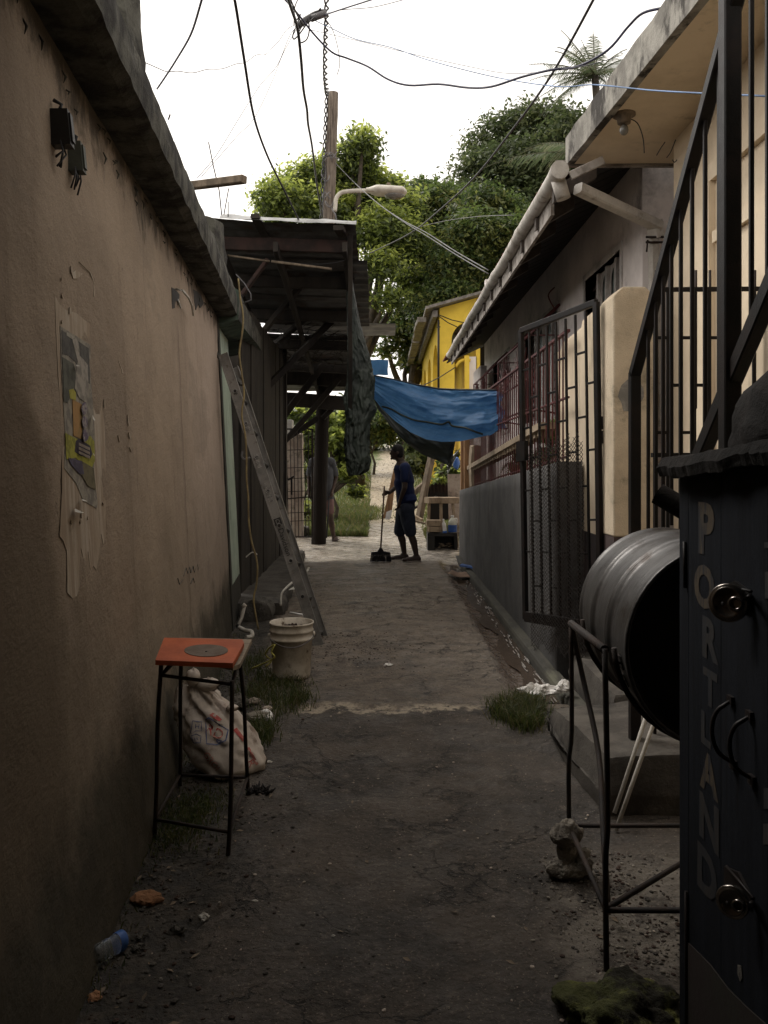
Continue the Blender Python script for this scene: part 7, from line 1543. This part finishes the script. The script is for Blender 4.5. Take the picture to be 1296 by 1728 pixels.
tree('bright yellow-green leafy shrub beside the utility pole behind the person in grey', (-1.05, 17.3), [(575, 722, 22), (588, 705, 16), (560, 740, 22), (585, 760, 22), (592, 800, 16), (575, 790, 20), (560, 715, 16), (520, 730, 18), (505, 700, 16), (535, 705, 18), (520, 760, 18), (512, 800, 16), (505, 860, 12), (595, 735, 14), (600, 830, 9)], 17.3, 9000, .085, 'light', 26, name='shrub', cat='shrub', trunk_r=.05, clump=.2, dy=.4, shell=.3)
tree('dark overgrown hedge closing off the top of the path', (-.6, 44), [(600, 740, 34), (640, 725, 34), (680, 735, 30), (560, 735, 34), (520, 720, 34), (480, 730, 40), (720, 735, 34), (700, 700, 40), (650, 700, 34), (600, 700, 40), (760, 720, 40), (800, 700, 40)], 43, 12000, .17, 'dark', 27, name='hedge', cat='hedge', trunk_r=.12, clump=.9)
tree('dark leafy bush on the slope right of the path, behind the man in navy', (1.0, 24), [(712, 775, 18), (735, 770, 20), (700, 760, 14), (750, 780, 18), (698, 790, 10)], 24, 4500, .09, 'dark', 28, name='shrub', cat='shrub', trunk_r=.05, clump=.3, dy=.4, shell=.3)
tree('mid-green bushes at the left of the path seen under the hanging tarpaulin', (-.4, 30), [(625, 725, 24), (645, 715, 22), (610, 740, 22), (650, 740, 14), (590, 730, 22)], 30, 6000, .10, 'mid', 29, name='shrub', cat='shrub', trunk_r=.06, clump=.35, dy=.5, shell=.3)
tree('dark leafy shrub in front of the low yellow wall, behind the bench', (1.3, 17.6), [(744, 828, 19), (757, 803, 15), (729, 838, 14), (752, 780, 10), (760, 830, 14)], 17.6, 2600, .07, 'mid', 33, name='shrub', cat='shrub', trunk_r=.03, clump=.2, dy=.2, shell=.3)
tree('small leafy plant at the end of the grey wall beside the bench', (1.35, 15.5), [(752, 800, 12), (745, 808, 9), (762, 792, 10)], 15.5, 260, .08, 'light', 30, name='plant', cat='plant', trunk_r=.015, clump=.12, dy=.1, shell=.3)
fern_i = 0
for (fx, fy, fz, L_, lb) in ((1.50, 9.3, 1.62, .42, 'pale green spiky plant behind the red fence next to the blue tarpaulin end'), (1.52, 7.6, 1.75, .50, 'bushy green fern behind the red fence, left of the cream yard wall'), (1.50, 6.9, 1.62, .40, 'lower green fern just inside the barred gate')):
    t = thing('fern', lb, 'plant', (fx, fy, fz-.3), 'plants behind the red fence'); mb = MB(); r_ = random.Random(60+fern_i); fern_i += 1
    for q_ in range(46):
        a_ = r_.uniform(0, 6.28); el = r_.uniform(.1, 1.3); d = V((math.cos(a_)*math.cos(el)*.45, math.sin(a_)*math.cos(el), math.sin(el))); c = V((fx, fy, fz-.15)); ln = L_*r_.uniform(.6, 1.1); pr = c
        for s_ in range(1, 11):
            p_ = c+d*ln*s_/10+V((0, 0, -.45*ln*(s_/10)**2)); tg = (p_-pr).normalized(); sd = tg.cross(V((0, 0, 1)))
            sd = sd.normalized() if sd.length > .1 else V((1, 0, 0)); w_ = .065*math.sin(s_/11*3.14)**.7
            for sg in (-1, 1): e_ = p_+sd*sg*w_+tg*.03; mb.add([pr, p_, e_], [(0, 1, 2)], r_.choice((0, 0, 1)))
            pr = p_
    mb.build('foliage', [LF['hill'][0], LF['mid'][0]], t)
    mb = MB(); mb.lathe([(0, 0), (.07, 0), (.10, .18), (.105, .2), (.09, .2)], (fx, fy, fz-.36), n=20); mb.build('pot', MAT['brick'], t)
# palms
def palm(label, top, base, fronds, seed, L, trunk_r=.16):
    r_ = random.Random(seed); bx, by = base; bz = gh(bx, by); t = thing('palm_tree', label, 'palm tree', (bx, by, bz), 'palms beyond the concrete eave'); top = V(top)
    mb = MB(); mb.tube(sm_pts([V((bx, by, bz-.2)), V((bx, by, bz)).lerp(top, .5)+V((.2, 0, 0)), top], 6), [trunk_r*(1.2-.4*i/12) for i in range(13)], 10); mb.build('trunk', MAT['barkm'], t)
    for (ax_, az_, droop, ln) in fronds:
        mb = MB(); d = V((math.cos(ax_)*math.cos(az_), math.sin(ax_)*math.cos(az_), math.sin(az_))); n = 44; pts = []
        for i in range(n+1): s_ = i/n; pts.append(top+d*ln*1.12*s_+V((0, 0, -droop*ln*s_*s_)))
        mb.tube(pts, [.03*(1-i/n)+.005 for i in range(n+1)], 5, 1)
        for i in range(2, n+1):
            tg = (pts[i]-pts[i-1]).normalized(); sd = tg.cross(V((0, 0, 1)))
            if sd.length < .1: sd = V((1, 0, 0))
            sd.normalize()
            for sg in (-1, 1):
                for k_ in (0,):
                    ll = ln*.26*math.sin(min(1, i/n*1.15+.1)*math.pi)**.6*r_.uniform(.8, 1.1); c = pts[i-1].lerp(pts[i], k_); e = c+(sd*sg*.75+tg*.55+V((0, 0, -.35-r_.random()*.3))).normalized()*ll; m_ = c.lerp(e, .5)+V((0, 0, .04))
                    wv_ = tg*.016; mb.add([c-wv_, c+wv_, m_+wv_, m_-wv_, e], [(0, 1, 2, 3), (3, 2, 4)], 0 if r_.random() < .8 else 1)
        mb.build('frond', LF['palm'], t)
palm('taller palm whose spiky top shows above the concrete eave', P(1004, 128, 30), (8.2, 30), [(2.85, .55, .3, 2.5), (2.2, .5, .4, 2.4), (3.1, .0, .5, 2.1), (.7, .6, .3, 2.6), (1.4, .8, .3, 2.4), (2.9, 1.1, .25, 2.4), (.3, .75, .4, 2.5), (3.0, .3, .35, 2.2), (2.6, .9, .3, 2.2), (2.0, 1.2, .2, 2.0), (1.2, 1.1, .2, 2.1), (.5, .9, .3, 2.3), (.1, .4, .4, 2.3), (3.3, -.3, .5, 1.9), (4.2, .2, .6, 1.8), (5.2, .1, .6, 1.8), (3.6, .7, .4, 2.0), (.9, .3, .5, 2.0), (2.4, .1, .6, 1.9), (1.6, 1.45, .1, 2.0)], 41, 2)
palm('lower palm with two long drooping fronds beside the gutter corner', P(1000, 262, 24), (6.6, 24), [(3.0, .55, .55, 2.3), (3.25, .15, .35, 3.0), (2.6, .5, .5, 2.4), (3.6, .35, .5, 2.3), (2.0, .8, .5, 2.2), (.4, .6, .5, 2.2), (5.0, .5, .5, 2.2), (1.2, .8, .4, 2.2)], 42, 2)

# ------------------------------------------------------------------ overhead wires
def wire(pts, r, mat, label, name='overhead_wire', n=5, cat='wire', group='overhead wires'):
    mb = MB(); mb.tube(sm_pts([P(*p) for p in pts], n), r, 6); return mb.build(name, MAT[mat], label=label, cat=cat, group=group)
wire([(1010, -18, 4.2), (1000, 2, 4.3), (955, 85, 4.8), (915, 150, 5.4), (860, 225, 6.3), (800, 300, 7.6), (740, 356, 9.2), (690, 395, 11), (625, 427, 13)], .0085, 'cable', 'straight dark cable running from the top right down toward the shelter roof')
wire([(388, -30, 5.0), (397, 5, 5.1), (412, 100, 5.6), (428, 195, 6.3), (450, 260, 7.0), (475, 312, 7.9), (506, 375, 8.8)], .010, 'cable', 'dark cable left of the pole bending down to the zinc roof')
wire([(478, -30, 5.2), (490, 10, 5.6), (502, 48, 6), (508, 100, 6.4), (512, 150, 7), (518, 185, 7.5), (520, 210, 8), (527, 250, 9), (536, 320, 11), (546, 378, 13.8)], .0115, 'cable', 'thick wavy cable from the wire knot down to the foot of the visible pole')
mb = MB()
tw = sm_pts([P(551, -20, 7.5), P(551, 30, 8), P(549, 80, 9), P(549, 130, 11), P(552, 158, 14)], 24); acc = 0
for ph in (0, math.pi): mb.tube([p+V((.0022*p.y*math.cos(i*.55+ph), 0, .0022*p.y*math.sin(i*.55+ph))) for i, p in enumerate(tw)], [.0011*p.y for p in tw], 5)
mb.build('twisted_cable', MAT['cable'], label='twisted pair cable hanging straight down to the top of the utility pole', cat='cable', group='overhead wires')
wire([(470, -12, 6.0), (498, 18, 6.0), (530, 58, 6.2), (560, 88, 6.3), (585, 98, 6.3), (620, 112, 6.2), (655, 134, 6.1), (690, 144, 6.0), (740, 142, 5.8), (790, 148, 5.6), (830, 146, 5.4), (880, 130, 5.2), (930, 118, 5.0), (975, 112, 4.9), (1025, 85, 4.7), (1060, 45, 4.6), (1085, 22, 4.5), (1122, 13, 4.4)], .0075, 'cableblue', 'thick blue-black cable sagging across the sky to the concrete eave')
wire([(530, 34, 7), (560, 48, 7), (600, 66, 7), (660, 80, 6.8), (715, 99, 6.4), (780, 117, 6), (850, 133, 5.6), (940, 146, 4.6), (1002, 143, 4.2), (1095, 152, 3.6), (1180, 157, 3.1), (1310, 163, 2.6)], .0032, 'bluewire', 'thin pale blue line running right across the sky and past the stair railing')
wire([(523, 50, 7), (600, 68, 7), (700, 92, 6.6), (790, 112, 6.2), (860, 124, 5.6), (940, 118, 5.0), (1000, 108, 4.7), (1040, 96, 4.6)], .0022, 'cableblue', 'finest purple wire crossing above the thick sagging cable')
wire([(505, 42, 7), (535, 30, 7), (575, 16, 6.6), (625, 0, 6.2), (690, -22, 5.8)], .006, 'cableblue', 'dark cable from the wire knot up to the top edge, right of the pole')
wire([(530, 28, 7), (575, 17, 6.8), (630, 12, 6.5), (690, -3, 6)], .003, 'cablegrey', 'thin wire from the wire knot just below the dark cable at the top edge')
wire([(500, 46, 7), (488, 62, 7), (468, 110, 7), (442, 140, 6.8), (425, 165, 6.6), (400, 205, 6.3), (365, 262, 5.9), (333, 300, 5.6)], .0026, 'cablegrey', 'thin wire from the knot down left to the plank end on the tan house')
wire([(500, 50, 7), (478, 90, 7), (458, 140, 6.8), (430, 198, 6.5), (400, 230, 6.2), (365, 270, 5.9), (340, 298, 5.6)], .0024, 'cablegrey', 'second thin wire from the knot down left, nearly parallel to the first')
wire([(498, 42, 7), (484, 50, 7), (470, 70, 6.8), (460, 80, 6.8), (448, 92, 6.6), (432, 93, 6.4), (415, 105, 6.2), (398, 108, 6), (375, 116, 5.7), (350, 117, 5.4), (325, 123, 5), (300, 120, 4.7), (282, 121, 4.4), (262, 113, 4.1), (246, 106, 3.9)], .0026, 'cablegrey', 'very thin wavy wire curling from the knot to the parapet stub at left')
wire([(343, -12, 3.2), (338, 8, 3.3), (322, 58, 3.6), (298, 100, 3.9), (280, 128, 4.1), (265, 150, 4.3)], .005, 'cableblue', 'curved dark wire at upper left meeting the mouldy eave')
wire([(512, -15, 5.4), (498, 10, 5.8), (496, 42, 6.2)], .004, 'cable', 'short thin wire dropping into the knot from the top edge')
wire([(486, -12, 5.6), (500, 22, 5.9), (512, 44, 6.1)], .006, 'cable', 'short dark cable dropping into the knot from the top edge, beside the thin one')
wire([(551, 34, 7), (562, 52, 7), (571, 85, 7), (573, 110, 7), (569, 126, 7)], .0035, 'cablegrey', 'loose curved wire end hanging right of the twisted cable')
wk = thing('wire_knot', 'tangled knot of spliced cables and connectors at the top of the sky', 'cable joint', P(515, 30, 7))
mb = MB(); mb.tube([P(502, 45, 6.6), P(515, 33, 6.8), P(530, 24, 7), P(541, 20, 7), P(551, 20, 7)], .022, 6); mb.build('splice', MAT['cable'], wk)
mb = MB(); mb.tube([P(524, 32, 6.9), P(551, 22, 6.9)], .028, 8); mb.build('sleeve', MAT['cablegrey'], wk)
mb = MB()
for l_ in ([(520, 32), (522, 50), (518, 66), (508, 72), (503, 66)], [(498, 48), (494, 60), (496, 66), (503, 60), (512, 48), (520, 36)], [(496, 20), (500, 34), (507, 24), (502, 40)], [(536, 20), (541, 14), (540, 18)], [(504, 55), (510, 44), (518, 40), (530, 30)]): mb.tube(sm_pts([P(x, y, 6.8) for x, y in l_]), .006, 5)
mb.build('loop', MAT['cable'], wk)
for i, dv_ in enumerate((0, 5)):
    wire([(566, 275, 14), (600, 310, 13), (640, 345, 12), (680, 372+dv_*.3, 11), (720, 393+dv_, 10), (770, 425+dv_, 9.2), (824, 456+dv_*1.2, 8.4)], .006, 'cablegrey', ('upper' if i == 0 else 'lower')+' of the two grey lines from the pole to the white gutter')
wire([(690, 388, 14), (740, 375, 12), (800, 366, 10), (865, 363, 8)], .004, 'cablegrey', 'faint thin line crossing in front of the big trees')
wire([(560, 262, 14.1), (545, 268, 14), (550, 290, 14), (546, 330, 13.9), (544, 372, 13.8)], .010, 'cable', 'loose cable strand hanging down along the left of the pole')
wire([(585, 395, 9), (590, 425, 9), (583, 438, 9), (560, 444, 9), (520, 446, 9), (470, 440, 9)], .005, 'cable', 'thin wire looping under the front edge of the zinc roof', group='shelter wires')
